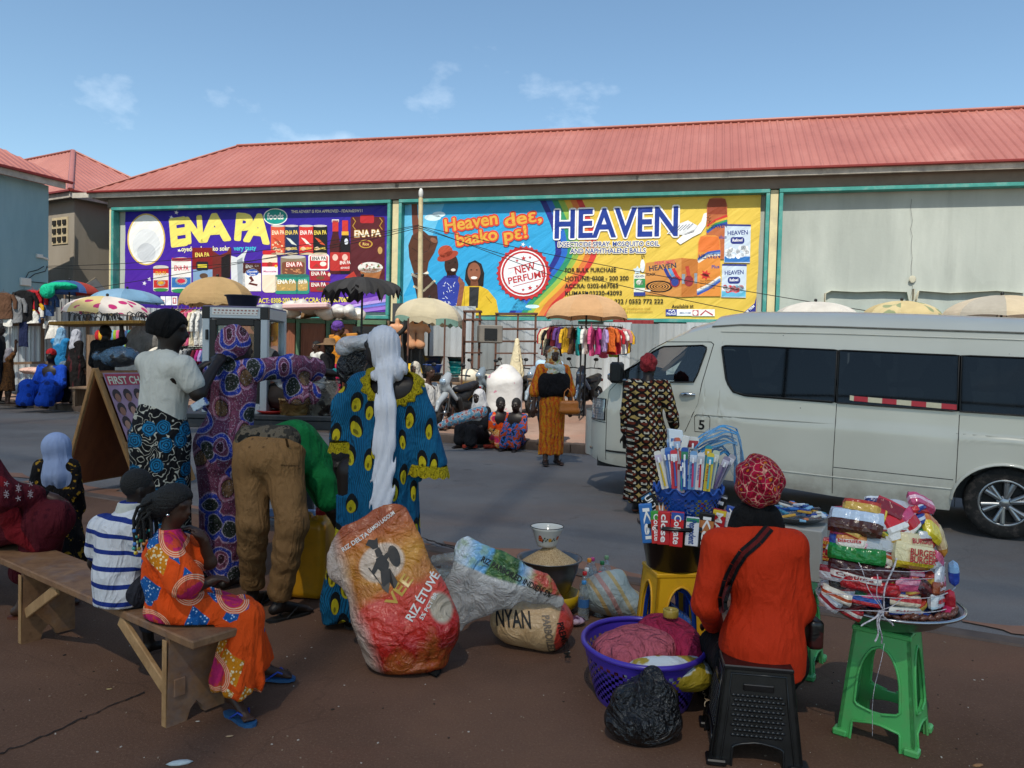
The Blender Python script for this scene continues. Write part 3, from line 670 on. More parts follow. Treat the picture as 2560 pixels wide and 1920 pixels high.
for i,(c,y0)in enumerate((('8f5ec4',648),('b99ae0',656),('5f7fd8',662),('9a6fcf',668))):a.poly(c,[(720,y0+10),(780,y0-2),(845,y0-14+i),(845,y0-4+i),(720,y0+15)]);
o=a.b.build('food_advert',a.pal);tag(o,'purple vinyl food advert with big yellow lettering on the left of the hall','banner')
a=Art(.02)
TL,TR,BR_,BL=(872,441),(1645,417),(1632,693),(870,676)
def yedge(x,top):return(441+(417-441)*(x-872)/773)if top else(676+17*(x-870)/765)
wavy(a.b,[a.P(*BL),a.P(*BR_),a.P(*TR),a.P(*TL)],80,18,.012)
a.pal.append(vinyl('vinyl_yellow','d9bb4d','d6b64c'));a.ix['bg']=0
a.up()
def arc(x):
 return[(x+34*sin(pi*min(1,t*1.12))*(1 if t<.45 else 1)-0*t-92*max(0,t-.45)**1.25*1.6,yedge(x,True)+1+t*(yedge(x,False)-yedge(x,True)-3))for t in np.linspace(0,1,25)]
E0=arc(1166)
L0=[(873,yedge(873,True)+1)]+E0+[(871,yedge(871,False)-1)]
a.poly('2f9fd6',L0);a.up()
a.poly('62b9e2',[(873,443),(960,440),(930,520),(890,600),(871,640)]);a.poly('3fabdc',[(871,641),(1000,610),(1120,640),(1150,670),(871,675)])
for i,c in enumerate(('232a86','2767c4','2a8f6a','8fb34a','dcae3c','d9793a','cf3a34')):
 p,q=arc(1166+i*13),arc(1166+(i+1)*13)
 for j in range(24):a.poly(c,[p[j],q[j],q[j+1],p[j+1]])
a.up()
for x,y,r,rr in((935,470,18,7),(948,463,14,6),(1105,610,22,8),(1090,600,15,6),(1150,662,15,4)):a.ell('cfe7f2',x,y,r,rr)
for x,y,r in((1208,497,6),(1207,514,4),(1130,528,5),(1107,548,5),(1115,566,4),(1085,560,3),(1145,533,3)):a.star('f1f6fa',x,y,r,.3)
a.poly('6b3a2a',[(889,441),(901,441),(903,470),(908,512),(893,516),(890,480)]);a.up()
a.poly('54301f',[(882,530),(890,508),(912,496),(926,508),(944,510),(946,524),(938,546),(926,566),(922,590),(894,590),(884,556)]);a.up()
for q in([(893,514),(905,520),(920,516)],[(914,508),(930,524),(926,540)],[(890,536),(908,548),(924,542)],[(897,562),(908,568),(920,564)]):a.line('2f1a12',q,1.3)
a.ell('8a5a44',937,519,8,5,rot=.5);a.poly('3a2019',[(888,590),(924,592),(952,625),(956,664),(905,664),(897,625)]);a.strip('e6dfd0',[(889,592),(905,600),(925,588)],6);a.strip('dcd2b4',[(893,618),(915,628),(940,606)],5);a.up(-2)
a.up(3).poly('2c3c9c',[(944,612),(960,596),(985,594),(1000,604),(1003,625),(985,672),(948,672)])
a.ell('3a2118',975,572,15,24).poly('3a2118',[(966,585),(984,585),(986,600),(964,600)]);a.up()
a.ell('a3412c',967,553,24,9,rot=-.35).ell('b24a32',962,543,16,13,rot=-.3);a.up().ell('e5dcd4',979,583,5,3).ell('1a0f0c',970,568,2,1.5).ell('1a0f0c',983,566,2,1.5)
for i in range(26):a.strip('dfe3f2',[(x:=R.uniform(950,996),y:=R.uniform(606,666)),(x+R.choice((5,1,-3)),y+R.choice((0,5)))],1.2)
a.up().poly('221815',[(1006,584),(1012,568),(1026,562),(1040,570),(1046,590),(1044,618),(1032,622),(1012,618),(1004,604)]);a.up()
a.ell('8f5840',1024,588,14,21);a.poly('7a4832',[(1017,604),(1032,604),(1034,620),(1016,620)]);a.up().ell('f3ece6',1024,600,7,3).ell('2a1812',1018,583,2,1.3).ell('2a1812',1030,583,2,1.3)
a.poly('d8b32e',[(992,640),(1002,618),(1016,618),(1038,618),(1054,626),(1072,648),(1078,680),(1000,682),(984,664)]);a.up().poly('2b2c30',[(1014,620),(1035,620),(1032,665),(1013,665)]);a.poly('8b5640',[(986,660),(993,616),(989,606),(992,596),(997,604),(1004,612),(1000,640),(996,664)])
a.line('a8861f',[(1050,640),(1062,655)],1.5).line('a8861f',[(1003,630),(1003,662)],1.2)
a.up(2)
for t,x0,y0,x1,y1,h in(('Heaven',960,501,1077,483,27),('de\u025b,',1090,490,1172,476,27),('baako',986,531,1076,517,26),('p\u025b!',1088,521,1142,512,26)):
 a.text('d9a640',t,x0,y0,x1,y1,h,outline='d4452f',ow=.05).up(2)
a.up(-4);S=(1131,590)
a.poly('bb2c30',[(S[0]+(57+2.5*cos(i*1.0*2*pi/3))*cos(i*2*pi/90),S[1]+(57+2.5*cos(i*2*pi/3))*sin(i*2*pi/90))for i in range(90)]);a.up().ell('eceef2',*S,50).up().ell('bb2c30',*S,47.5).up().ell('e6ebf3',*S,43.5);a.up()
for x,y,r in((1117,563,4),(1131,558,6),(1145,556,4),(1130,626,4),(1145,622,6),(1160,618,4)):a.star('bb2c30',x,y,r)
a.line('bb2c30',[(1098,581),(1168,562)],1.4).line('bb2c30',[(1108,619),(1176,601)],1.4).text('bb2c30','NEW',1113,593,1157,582,16).text('bb2c30','PERFUME',1098,614,1180,597,14)
a.up(-2)
a.text('17368f','HEAVEN',1194,514,1468,508,60,outline='eff0f2',ow=.045);a.up(2)
a.text('2b4796','INSECTICIDE SPRAY, MOSQUITO COIL',1205,533,1424,531,10,outline='eee9d0',ow=.02).text('2b4796','AND NAPHTHALENE BALLS',1232,547,1395,546,10,outline='eee9d0',ow=.02)
for t,y,x1 in(('FOR BULK PURCHASE',588,1331),('HOTLINE: 0308 - 200 200',606,1358),('ACCRA: 0302-667065',622,1336),('KUMASI: 03220-42093',638,1344),('TAMALE: 0552 772 222 / 0552 772 222',656,1433)):a.text('1d1b17',t,1220,y,x1,y-1,9)
a.text('a9792a','not to be used with burning mosquito coil',1250,668,1405,668,4,0).text('a9792a','keep away from food to avoid contamination',1250,675,1410,675,4,0)
a.poly('eceef2',[(1461,521),(1478,505),(1500,496),(1515,478),(1520,462),(1527,459),(1530,463),(1527,472),(1524,488),(1514,503),(1496,512),(1470,528)]);a.poly('e2e5ea',[(1440,505),(1462,485),(1486,476),(1508,488),(1498,502),(1480,508)])
a.up()
for i in range(6):a.line('2c3350',[(1444+i*8,505-i*2),(1462+i*7,488-i*1)],1.1)
a.line('33402a',[(1529,464),(1533,480),(1536,497)],1)
for i in range(5):a.line('33402a',[(1530+i,468+i*6),(1535+i,464+i*6)],1.4).line('33402a',[(1531+i,470+i*6),(1526+i,470+i*6)],1.4)
def can(x0,y0,x1,y1,c,cap):
 a.poly(c,[(x0,y0+16),(x0+5,y0+3),(x0+14,y0),(x1-12,y0),(x1-4,y0+3),(x1,y0+16),(x1,y1),(x0-2,y1)]);a.up();a.poly(cap,[(x0+2,y0+14),(x0+6,y0+3),(x1-5,y0+3),(x1-2,y0+14),(x1-1,y0+36),(x0+1,y0+36)]);a.up(-1)
can(1527,427,1571,560,'b5653a','8f3e22');a.up(2)
for i,c in enumerate(('c9302c','d9a93a','2d8f5a','2b4fa8')):a.strip(c,[(1527,490+i*4),(1545,476+i*4),(1571,466+i*5)],5)
a.text('1e2f78','HEAVEN',1530,494,1571,491,8).text('2b4796','plus',1550,516,1570,515,7);a.up(-2)
a.up(3);can(1508,508,1556,640,'d98a3a','d8722f');a.up(2)
for i,c in enumerate(('2b4fa8','6a92d0','e8e4da')):a.strip(c,[(1508,560+i*3),(1530,546+i*3),(1556,542+i*4)],5).strip(c,[(1506,636-i*4),(1530,624-i*4),(1556,606-i*4)],5)
a.text('1c2c74','HEAVEN',1509,560,1556,557,10).text('2b4796','Plus',1537,580,1554,579,7).star('c9302c',1524,594,12,.3,7,.55).ell('5a2a20',1524,594,8,3,rot=.3)
for y in(608,613,620,624):a.text('7a5a2a','ALL PURPOSE',1512,y,1544,y,3)
a.up(-5)
def sachet(x0,y0,x1,y1,top,bot):
 a.poly('c3d3e4',[(x0,y0),(x1,y0+2),(x1-2,y1),(x0-2,y1-1)]);a.up();a.rect('28357f',x0,y0,x1,y0+4,1).rect(bot,x0-1,y1-14,x1-2,y1-2)
 a.text('1f2f7c','HEAVEN',x0+5,y0+24,x1-6,y0+22,9).rrect('23307e',x0+12,y0+28,x1-14,y0+43,6).up().text('f1f1f4','Refined',x0+16,y0+38,x1-18,y0+37,6)
 for i in range(26):a.ell(top[i%len(top)],R.uniform(x0+4,x1-6),R.uniform(y0+50,y1-14),5)
 a.up(-2)
a.up(2);sachet(1566,484,1622,568,('eef2f6','dfe7f0'),'2a6fb8');sachet(1560,570,1613,643,('d8303a','7fc0de','e9eff4','e07a86'),'5fb2d4');a.up(-2)
a.poly('c98a45',[(1395,568),(1472,557),(1506,560),(1506,640),(1472,642),(1391,636)]);a.up().poly('b8702f',[(1472,557),(1512,561),(1512,640),(1472,642)]).text('c9445e','PERFUMED',1414,572,1458,569,7).text('1c2c4a','HEAVEN',1402,586,1462,578,11).text('3b2a1a','BLACK',1396,596,1416,595,6)
for x,y in((1409,608),(1420,607),(1430,609),(1414,614)):a.line('5a3a20',[(x,y),(x+5,y+1)],1)
a.ell('1d1612',1424,619,29,13);a.up()
for i,r in enumerate((24,18,12,6)):a.ell('c98a45',1424,619,r,r*.42);a.up().ell('1d1612',1424,619,r-3,r*.42-1.6);a.up()
a.up(-8)
for dx,c in((0,'23358a'),(10,'5f97c9'),(18,'c9302c')):a.strip(c,[(1436+dx,580),(1444+dx,596),(1453+dx,606)],7)
a.ell('8e2c34',1458,609,11,12).up().ell('2b3f8f',1458,609,8,9).ell('8e2c34',1488,607,10,12).strip('b8402f',[(1484,575),(1488,597)],8);a.rect('e5ddcf',1393,626,1405,630).rect('8899a8',1473,592,1480,613).rect('8899a8',1500,590,1506,612);a.up(-3)
a.rect('e7ead8',1369,592,1394,638);a.up().rect('2e8a4c',1370,602,1394,622).rect('2a3a8a',1369,631,1394,639).text('22347f','HEAVEN',1371,600,1392,599,5).ell('f0efe8',1382,610,8,6).rect('d9ddd4',1371,622,1393,630).star('c9dbe8',1377,584,10,0,5,.55);a.ell('dfe6ec',1388,574,5,14).line('33302c',[(1388,560),(1386,552),(1390,550),(1392,555)],1.6);a.up(-1)
a.text('2d2616','Available at',1451,665,1498,664,7);a.rect('26348c',1438,668,1462,682).rect('e9ecf2',1462,668,1494,682).rect('f0ece6',1494,668,1544,683);a.up().text('f0f0f4','PALACE',1440,680,1460,680,5).strip('e8eaf2',[(1444,672),(1448,670),(1451,673),(1455,669),(1458,673)],2).text('5a6a90','MELCOM',1468,678,1492,678,4).rect('b5314a',1496,670,1509,682).up().ell('f0ece6',1502,676,5,5).strip('b5314a',[(1513,681),(1524,671),(1540,681)],3);a.up(-2)
a.poly('2a2f86',[(1590,690),(1630,655),(1634,640),(1632,692)]);a.up().text('eef0f4','CUSTOM TRIM',1598,690,1631,662,5)
o=a.b.build('insecticide_advert',a.pal);tag(o,'blue and yellow vinyl insecticide advert with rainbow in the middle of the hall','banner')
# --- market place beyond the road
def sheetmetal(name,c,rust='6b3a26',amt=.58):
 key=('zinc',name)
 if key in MC:return MC[key]
 k=NM(name,.45,.35,.5);o=k.co()
 b_=k.ramp(k.noise(k.mp(o,(1,1,.35)),1.6,6,rough=.65),[(.3,tuple(x*.72 for x in c4(c)[:3])),(.7,c4(c)[:3])])
 k.col(k.mix(k.ramp(k.noise(o,2.3,7,rough=.7),[(amt,0),(amt+.16,.8)]),b_,rust));k.bump(k.noise(o,6,4),.2,.02);MC[key]=k.done();return MC[key]
MZ=sheetmetal('zinc_sheet','aeb2b3',amt=.66);MZ2=sheetmetal('pale_zinc_sheet','c3c8cb',amt=.72);MZR=sheetmetal('red_sheet','9c3436','5a2a22',.6);MZD=sheetmetal('dark_sheet','4b4c4e','3a2a22',.6)
MWOOD=None
def wood(name,lo,hi,rough=.75,ax=(6,6,.5),dirt=None,sc=3.0):
 key=('wood',name)
 if key in MC:return MC[key]
 k=NM(name,rough,0,.3);o=k.co();v=k.mp(o,ax)
 w=k.noise(v,sc,6,rough=.65,dist=1.2);c=k.ramp(w,[(.28,lo),(.72,hi)])
 c=k.mix(k.ramp(k.noise(v,sc*5,3),[(.55,0),(.75,.4)]),c,tuple(x*.5 for x in c4(lo)[:3]))
 if dirt:c=k.mix(k.ramp(k.noise(o,2.5,6,rough=.7),[(.5,0),(.72,.7)]),c,dirt)
 k.col(c);k.bump(w,.3,.006);MC[key]=k.done();return MC[key]
MWD=wood('weathered_timber','5b4636','87705a');MWR=wood('reddish_board','6e3f2e','8d5942',dirt='5d5046');MRUST=mat('rusty_steel','5d3f33',.8,.35,8,.4,60)
MBLK=mat('black_steel','161617',.5,.2,6,.1,40);MGREENF=mat('green_frame_paint','4d6b52',.7,.25,6,.2,30)
def corr(mb,p0,p1,z0,z1,pitch=.1,amp=.02,thick=None):
 d=p1-p0;L=np.linalg.norm(d[:2]);d=d/L;n=unit(np.cross(d,A(0,0,1)));N=int(L/pitch*4);P=np.zeros((N+1,2,3));ph=[0,1,1,0]
 for i in range(N+1):
  q=p0+d*(L*i/N)+n*(amp*ph[i%4]);P[i,0]=A(q[0],q[1],z0);P[i,1]=A(q[0],q[1],z1)
 mb.grid(P,False)
fence=thing('corrugated_fence','pale corrugated metal fence in front of the blue building','fence',A(-13.5,21.3,.45))
fA,fB=W(-40,700,20.6),W(345,700,23.2)
for i in range(12):
 p0,p1=fA+(fB-fA)*i/12,fA+(fB-fA)*(i+1)/12;b=MB();corr(b,p0+A(0,.012*(i%2),0),p1+A(0,.012*(i%2),0),.45,2.98+R.uniform(-.06,.06)-.02*i,.15,.028);b.build('panel',MZ2 if i%4 else MZ,fence)
for i in(1,4,7,10):p=fA+(fB-fA)*i/12-A(0,.14,0);b=MB();b.box(A(p[0],p[1],1.7),(.07,.07,2.5));b.build('post',MWD,fence)
for z in(1.15,2.2):b=MB();b.box(A(*((fA+fB)/2)[:2]-[0,.22],z),(np.linalg.norm(fB-fA),.04,.07),(unit(fB-fA),unit(np.cross(A(0,0,1),unit(fB-fA))),A(0,0,1)));b.build('rail',MWD,fence)
zf=thing('zinc_fence','patched grey zinc fence with red strips below the blue and yellow advert','fence',BW(2,.46,1.2))
s=-4.55;i=0
tops=[2.45,2.55,2.60,3.02,3.02,2.62,2.60,2.62,2.66,2.55,2.60,2.58,2.6,2.63,2.6,2.55,2.6,2.62,2.6,2.6,2.58,2.6,2.6,2.6]
while s<13:
 w=.74;b=MB();o_=1.2+.012*(i%2);q0,q1=BW(s,0,o_),BW(s+w+.03,0,o_);corr(b,q0,q1,.44,tops[i%24]+R.uniform(-.03,.03),.185,.016)
 b.build('sheet',[MZ,MZ2,sheetmetal('dull_zinc_sheet','92999b',amt=.6)][i%3],zf);s+=w;i+=1
for s0,s1,z0,z1 in((-2.35,-1.55,2.62,2.95),(-1.35,-.75,2.50,2.68),(3.1,4.2,2.52,2.68),(8.6,10.2,2.6,2.72)):b=MB();corr(b,BW(s0,0,1.17),BW(s1,0,1.17),z0,z1,.185,.016);b.build('red_strip',MZR,zf)
pole=thing('utility_pole','thin whitewashed wooden pole before the blue advert','pole',GP(905,800))
q=W(905,700,21.3);b=MB();b.tube([A(q[0],q[1],.44),A(q[0]+.02,q[1],3.2),A(q[0]-.02,q[1],5.9)],[.085,.075,.062],8);b.build('post',mat('whitewashed_post','c9b992',.9,.25,5,.5,20),pole)
b=MB();b.ball(A(q[0]-.02,q[1],6.02),.075,8,6,(.9,.9,2.0));b.build('insulator',MWHITE,pole)
ptop=A(q[0]-.02,q[1]-.07,5.62)
def wire(p0,p1,sag,name='overhead_wire',label=None):
 b=MB();n=14;b.tube([p0+(p1-p0)*t-A(0,0,sag*4*t*(1-t))for t in np.linspace(0,1,n+1)],.009,4,caps=False)
 tag(b.build(name,MWIRE),label,'wire','overhead wires')
for x0,y0,Y0,x1,y1,Y1,sg,lb in((100,575,24.2,905,486,21.2,.25,'sagging black wire from the blue wall to the whitewashed pole, upper run'),(100,578,24.2,905,492,21.2,.45,'sagging black wire from the blue wall to the whitewashed pole, lower run'),(180,625,22,905,488,21.2,.1,'thin wire rising across the purple advert to the pole'),(905,488,21.2,2100,705,17,.15,'long black wire from the pole across the yellow advert'),(905,492,21.2,1750,700,17,.2,'lower black wire falling from the pole towards the minibus'),(905,488,21.2,1230,610,20,.0,'short taut wire from the pole past the round perfume badge'),(270,640,21,345,700,19,.05,'short pinkish line at the foot of the purple advert')):
 wire(W(x0,y0,Y0),W(x1,y1,Y1),sg,label=lb)
 # --- parasols
def parasol(x,y,Y,wpx,dpx,mats,label,ribs=8,pole=True,tilt=(0,0),scal=.06,torn=0.,ragged=0.,hang=.0,inner=None):
 """apex at displayed pixel (x, y), depth Y, canopy wpx wide and dpx high on the picture"""
 ap=W(x,y,Y);r=wpx*PX(Y)/2;h=dpx*PX(Y)*.94;gz=pz(ap);u=thing('market_parasol',label,'parasol',A(ap[0],ap[1],gz),'market parasols')
 N=8*ribs;M=10;P=np.zeros((M+1,N,3));rr=random.Random(int(x))
 jag=[rr.uniform(-1,1)for _ in range(N)]
 for i in range(M+1):
  t=i/M
  for k in range(N):
   a=2*pi*k/N+.3;ph=(k%8)/8.;sag=sin(pi*ph)**1
   rad=r*sin(t*pi/2*.96)*(1-.045*sag*t);z=-h*(1-cos(t*pi/2*.96))/(1-cos(pi/2*.96))-.035*r*sag*t*(1-t)*4
   if i==M:z+=-scal*r*(1-sag)*.3+scal*r*.5*sag
   if ragged:z+=ragged*r*t*t*jag[k]+ragged*r*.5*t*jag[(k//4*4)%N]
   P[i,k]=ap+A(rad*cos(a),rad*sin(a),z+rad*(tilt[0]*cos(a)+tilt[1]*sin(a)))
 b=MB()
 for i in range(M):
  for k in range(N):
   if torn and i>6 and rr.random()<torn:continue
   k2=(k+1)%N;b.mi=(k//8)%len(mats);b.add([P[i,k],P[i+1,k],P[i+1,k2],P[i,k2]],[(0,1,2,3)],True)
 c=b.build('canopy',mats,u)
 if hang:
  b=MB()
  for k in range(N):
   k2=(k+1)%N;d0=A(0,0,-hang*(1+.25*sin(k*2.1)));d1=A(0,0,-hang*(1+.25*sin(k2*2.1)));b.mi=(k//8)%len(inner or mats);b.add([P[M,k],P[M,k]+d0,P[M,k2]+d1,P[M,k2]],[(0,1,2,3)],True)
  b.build('valance',inner or mats,u)
 for k in range(0,N,8):b=MB();b.tube([P[i,k]-A(0,0,.018)for i in(0,3,6,10)],.009,4);b.build('rib',MBLK,u)
 if pole:b=MB();b.tube([A(ap[0],ap[1],gz),ap+A(0,0,.06)],.022,7);b.build('pole',MBLK,u)
 b=MB();b.ball(ap+A(0,0,.03),.035,8,5);b.build('finial',MBLK,u)
 return u,ap,r
def canvas(name,c,pat=None,c2=None,sc=6.):
 key=('canvas',name)
 if key in MC:return MC[key]
 k=NM(name,.9,0,.15);o=k.co();col=k.ramp(k.noise(o,2.2,6,rough=.65),[(.28,tuple(x*.78 for x in c4(c)[:3])),(.7,c4(c)[:3])])
 if pat:col=k.mix(k.ramp(k.vor(k.vm('ADD',o,k.n('VectorMath',0,dict(operation='SCALE'),_0=k.noise(o,5,2,'Color'),Scale=.12)),sc),[(.30,1),(.34,0)]),col,c2)
 k.col(col);k.bump(k.noise(k.mp(o,(1,1,1)),7,3,dist=.8),.4,.03)
 tr=k.t.nodes.new('ShaderNodeBsdfTranslucent');k.set(tr,'Color',col);mx=k.t.nodes.new('ShaderNodeMixShader');k.set(mx,0,.28)
 k.t.links.new(k.b.outputs[0],mx.inputs[1]);k.t.links.new(tr.outputs[0],mx.inputs[2]);out=[n for n in k.t.nodes if n.type=='OUTPUT_MATERIAL'][0];k.t.links.new(mx.outputs[0],out.inputs[0])
 MC[key]=k.done();return MC[key]
parasol(232,640,17.0,178,42,[canvas('pink_petal_canvas','e6dcd2',1,'b8336f',3.4),canvas('pink_petal_canvas_two','e9dfd6',1,'c0407a',3.0),canvas('yellow_petal_canvas','d9c48a',1,'b03a6c',3.6)],'white and pink petal patterned parasol at the far left',tilt=(-.03,.0),scal=.04)
parasol(275,624,19.5,150,30,[canvas('faded_blue_canvas','7ba3c2'),canvas('faded_blue_canvas_two','86acc9')],'faded light blue parasol behind the pink patterned one',scal=.02,tilt=(-.02,0))
parasol(150,606,21.0,120,30,[canvas('blue_canvas','3f5f93'),canvas('red_canvas','b1483f'),canvas('blue_canvas_two','46679c')],'dark blue and red parasol with a green cloth on top',scal=.02)
q=W(133,618,20.4);sd=SD(.05);sd.ell(q,(.40,.3,.12)).ell(q+A(-.22,-.25,-.16),(.2,.12,.2)).wrink(.02,14,3);o=sd.mesh('folded_cloth',cloth('bright_green_cloth','12a77f'),None,.03);tag(o,'bright green cloth thrown over the dark blue parasol','cloth')
parasol(470,598,17.0,158,62,[canvas('tan_canvas','c2a273'),canvas('tan_canvas_two','b99a6e')],'domed tan parasol above the hanging coats',scal=.08,hang=.06,ribs=8)
parasol(783,598,15.0,172,42,[canvas('charcoal_canvas','3b3a3b'),canvas('charcoal_canvas_two','444344')],'torn charcoal grey parasol with a ragged edge',scal=.02,ragged=.16,torn=.04,tilt=(.02,.02))
parasol(928,644,18.0,148,48,[canvas('cream_canvas','d8cbae'),canvas('cream_canvas_two','cfc3a6'),canvas('cream_canvas','d8cbae'),canvas('cream_canvas_three','d3c9b5')],'cream parasol with mint green hanging border',scal=.06,hang=.13,inner=[canvas('mint_canvas','8fb5a6'),canvas('cream_canvas_two','cfc3a6')],tilt=(-.06,0))
U7=parasol(1268,636,17.0,184,55,[canvas('peach_canvas','d9af84'),canvas('peach_canvas_two','d3a77b')],'domed peach parasol over the circular rack of children clothes',scal=.05)
parasol(1762,652,15.5,176,36,[canvas('white_canvas','dedad2'),canvas('white_canvas_two','d6d2ca')],'plain white parasol showing above the minibus roof',scal=.03)
parasol(1948,650,15.5,158,36,[canvas('leaf_print_canvas','d7c79a',1,'8f9a78',2.6),canvas('leaf_print_canvas_two','d2c091')],'pale yellow leaf printed parasol above the minibus roof',scal=.04)
parasol(2165,638,14.5,230,52,[canvas('cream_patch_canvas','d8cbb4'),canvas('striped_patch_canvas','b9b3a6'),canvas('cream_patch_canvas_two','d2c2a6')],'large patched cream parasol above the right end of the minibus',scal=.04)
tt=thing('tarpaulin_tent','small pitched pale tarpaulin roof against the corner building','tent',A(-11.2,23.2,.47));a_,b_,c_=W(140,634,23),W(205,598,23.6),W(240,634,23);e_=A(-.8,1.6,0)
b=MB();g_=lambda p,q:np.array([[p+(q-p)*t+e_*u-A(0,0,.06*sin(pi*t))for u in(0,.5,1)]for t in np.linspace(0,1,7)]);b.grid(g_(a_,b_));b.grid(g_(b_,c_));b.build('roof',canvas('pale_tarpaulin','b7ae9c'),tt)
b=MB();b.poly([a_+A(.1,.05,0),c_+A(-.1,.05,0),b_+A(0,.05,-.03)]);b.build('gable',MZD,tt)
for p in(a_,c_):b=MB();b.tube([A(p[0],p[1],.46),p],.03,6);b.build('post',MWD,tt)
# --- clothes on hangers
def garment(kind,top,w,h,m,dr,label,group,cat='clothes',th=.07):
 """clothes hung from point top; dr = horizontal direction across the shoulders"""
 dr=unit(A(dr[0],dr[1],0));n=np.cross(dr,A(0,0,1));b=MB();L=9;N=14;P=np.zeros((L,N,3));rr=random.Random(int(1e4*abs(top[0]+top[2])))
 prof={'shirt':[.18,.62,1.0,.86,.84,.84,.86,.88,.88],'dress':[.2,.6,.8,.66,.62,.74,.9,1.05,1.15],'trousers':[.7,.72,.74,.74,.76,.78,.8,.82,.84]}[kind];zz=[0,.04,.09,.2,.35,.5,.68,.85,1.0];ph=rr.uniform(0,6)
 for i in range(L):
  for k in range(N):
   a=2*pi*k/N;rx=w/2*prof[i];ry=th/2*(.6+.6*zz[i])*(1+.45*zz[i]*sin(3*a+ph))
   P[i,k]=top+dr*rx*cos(a)*(1+.05*sin(5*zz[i]+ph))+n*(ry*sin(a)+.012*sin(9*zz[i]+ph))-A(0,0,h*zz[i]+.015*sin(2*a+ph)*zz[i])
 b.grid(P,True,True);b.poly([P[-1,k]for k in range(N)])
 if kind!='trousers':
  for sg in(-1,1):
   s0=top+dr*sg*w*.42-A(0,0,h*.09);b.tube([s0,s0+dr*sg*w*.16-A(0,0,h*.22),s0+dr*sg*w*.17-A(0,0,h*(.36 if kind=='dress' else .52))],[th*.55,th*.55,th*.5],7)
 b.tube([top-dr*w*.3-A(0,0,.02),top+A(0,0,.03),top+dr*w*.3-A(0,0,.02)],.005,4);b.tube([top+A(0,0,.03),top+A(0,0,.09)],.004,4)
 o=b.build('hanging_'+kind,m);tag(o,label,cat,group);return o
CC={'red':'a8222c','pink':'c9557f','white':'d6d3cd','navy':'1c2444','teal':'1f8a8a','yellow':'d1a32c','black':'17171a','purple':'5f3d7d','sky blue':'6da3cc','cream':'d8c8a8','orange':'c8622a','maroon':'5c1a25','grey':'77787b','lime':'8aa637','brown':'5b4030','magenta':'a32a73','jeans blue':'38517c','lilac':'a58fc0','spotted':None,'rose':'b97a80','mint':'86b7a3'}
def cmat(c):return canvas('spotted_cloth','d8d6d2',1,'2a3550',26)if c=='spotted' else cloth(c.replace(' ','_')+'_cloth',CC[c])
_,ap,r=U7;cz=2.28
rk=thing('circular_clothes_rack','round metal clothes rack under the peach parasol','rack',A(ap[0],ap[1],pz(ap)))
b=MB();b.tube([ap*A(1,1,0)+A(.80*cos(t),.80*sin(t),cz)for t in np.linspace(0,2*pi,33)],.014,6,caps=False);b.build('ring',MBLK,rk)
for t in(.3,2.4,4.5):p=ap*A(1,1,0)+A(.8*cos(t),.8*sin(t),0);b=MB();b.tube([p+A(0,0,pz(ap)),p+A(0,0,cz)],.02,6);b.build('leg',MBLK,rk)
order=['red','cream','black','maroon','purple','yellow','brown','teal','white','pink','magenta','lilac','orange','red','white','rose','yellow','navy','spotted','sky blue','grey','lime','white','pink','mint','black','jeans blue','cream','orange','purple','white','navy','rose','spotted','red','teal']
for i,c in enumerate(order):
 t=pi+.05+2*pi*i/len(order);p=ap*A(1,1,0)+A(.8*cos(t),.8*sin(t),cz-.02-.02*(i%3));d=A(cos(t+R.uniform(-.35,.35)),sin(t),0)
 garment('dress' if i%4==2 else 'shirt',p,.42,R.uniform(.44,.62),cmat(c),d,f'{c} child clothing hung on the round rack under the peach parasol','children clothes on the round rack')
rl=thing('clothes_rail','two-level metal clothes rail under the tan parasol','rail',GP(425,800))
for z in(2.42,1.62):b=MB();q0,q1=W(372,700,16.3),W(470,700,16.3);b.tube([A(q0[0],q0[1],z),A(q1[0],q1[1],z)],.015,6);b.build('bar',MBLK,rl)
for x in(372,470):q0=W(x,700,16.3);b=MB();b.tube([A(q0[0],q0[1],pz(q0)),A(q0[0],q0[1],2.46)],.02,6);b.build('upright',MBLK,rl)
for i,(x,c,lv)in enumerate(((392,'grey',0),(401,'red',0),(409,'rose',0),(416,'pink',0),(424,'cream',0),(432,'white',0),(444,'white',0),(398,'black',1),(407,'spotted',1),(416,'grey',1),(425,'black',1),(433,'maroon',1),(442,'magenta',1),(449,'lilac',1),(384,'cream',0),(455,'jeans blue',1))):
 q=W(x,700,16.3);garment('shirt' if lv==0 else 'dress',A(q[0],q[1],2.40 if lv==0 else 1.60),.40,.74 if lv==0 else .6,cmat(c),A(.45,1,0),f'{c} garment on the {"upper" if lv == 0 else "lower"} bar under the tan parasol','coats on the rail')
for x,y,c,k,w,h,lb in((52,627,'black','shirt',.55,.85,'black jacket hung on the corrugated fence'),(70,627,'red','shirt',.6,.62,'red and yellow jacket hung on the corrugated fence'),(72,655,'yellow','shirt',.4,.3,'yellow cloth below the red jacket on the fence'),(51,668,'navy','trousers',.3,1.0,'navy trousers hung on the corrugated fence'),(66,662,'white','shirt',.5,.45,'white shirt hung low on the corrugated fence'),(78,672,'jeans blue','shirt',.3,.3,'blue cloth beside the white shirt on the fence'),(100,634,'jeans blue','shirt',.5,.6,'faded denim shirt hung on the corrugated fence'),(110,632,'grey','trousers',.3,.5,'grey trousers hung on the corrugated fence'),(116,692,'white','dress',.4,.5,'white dress hung below the denim shirt'),(8,632,'brown','shirt',.5,.7,'brown jacket hung at the far left of the fence'),(18,648,'white','trousers',.3,.7,'white trousers hung at the far left of the fence'),(30,640,'grey','shirt',.5,.7,'grey jacket hung on the left end of the fence')):
 garment(k,W(x,y,20.5+x*.004),w,h,cmat(c),A(1,.1,0),lb,'clothes on the fence',th=.1)
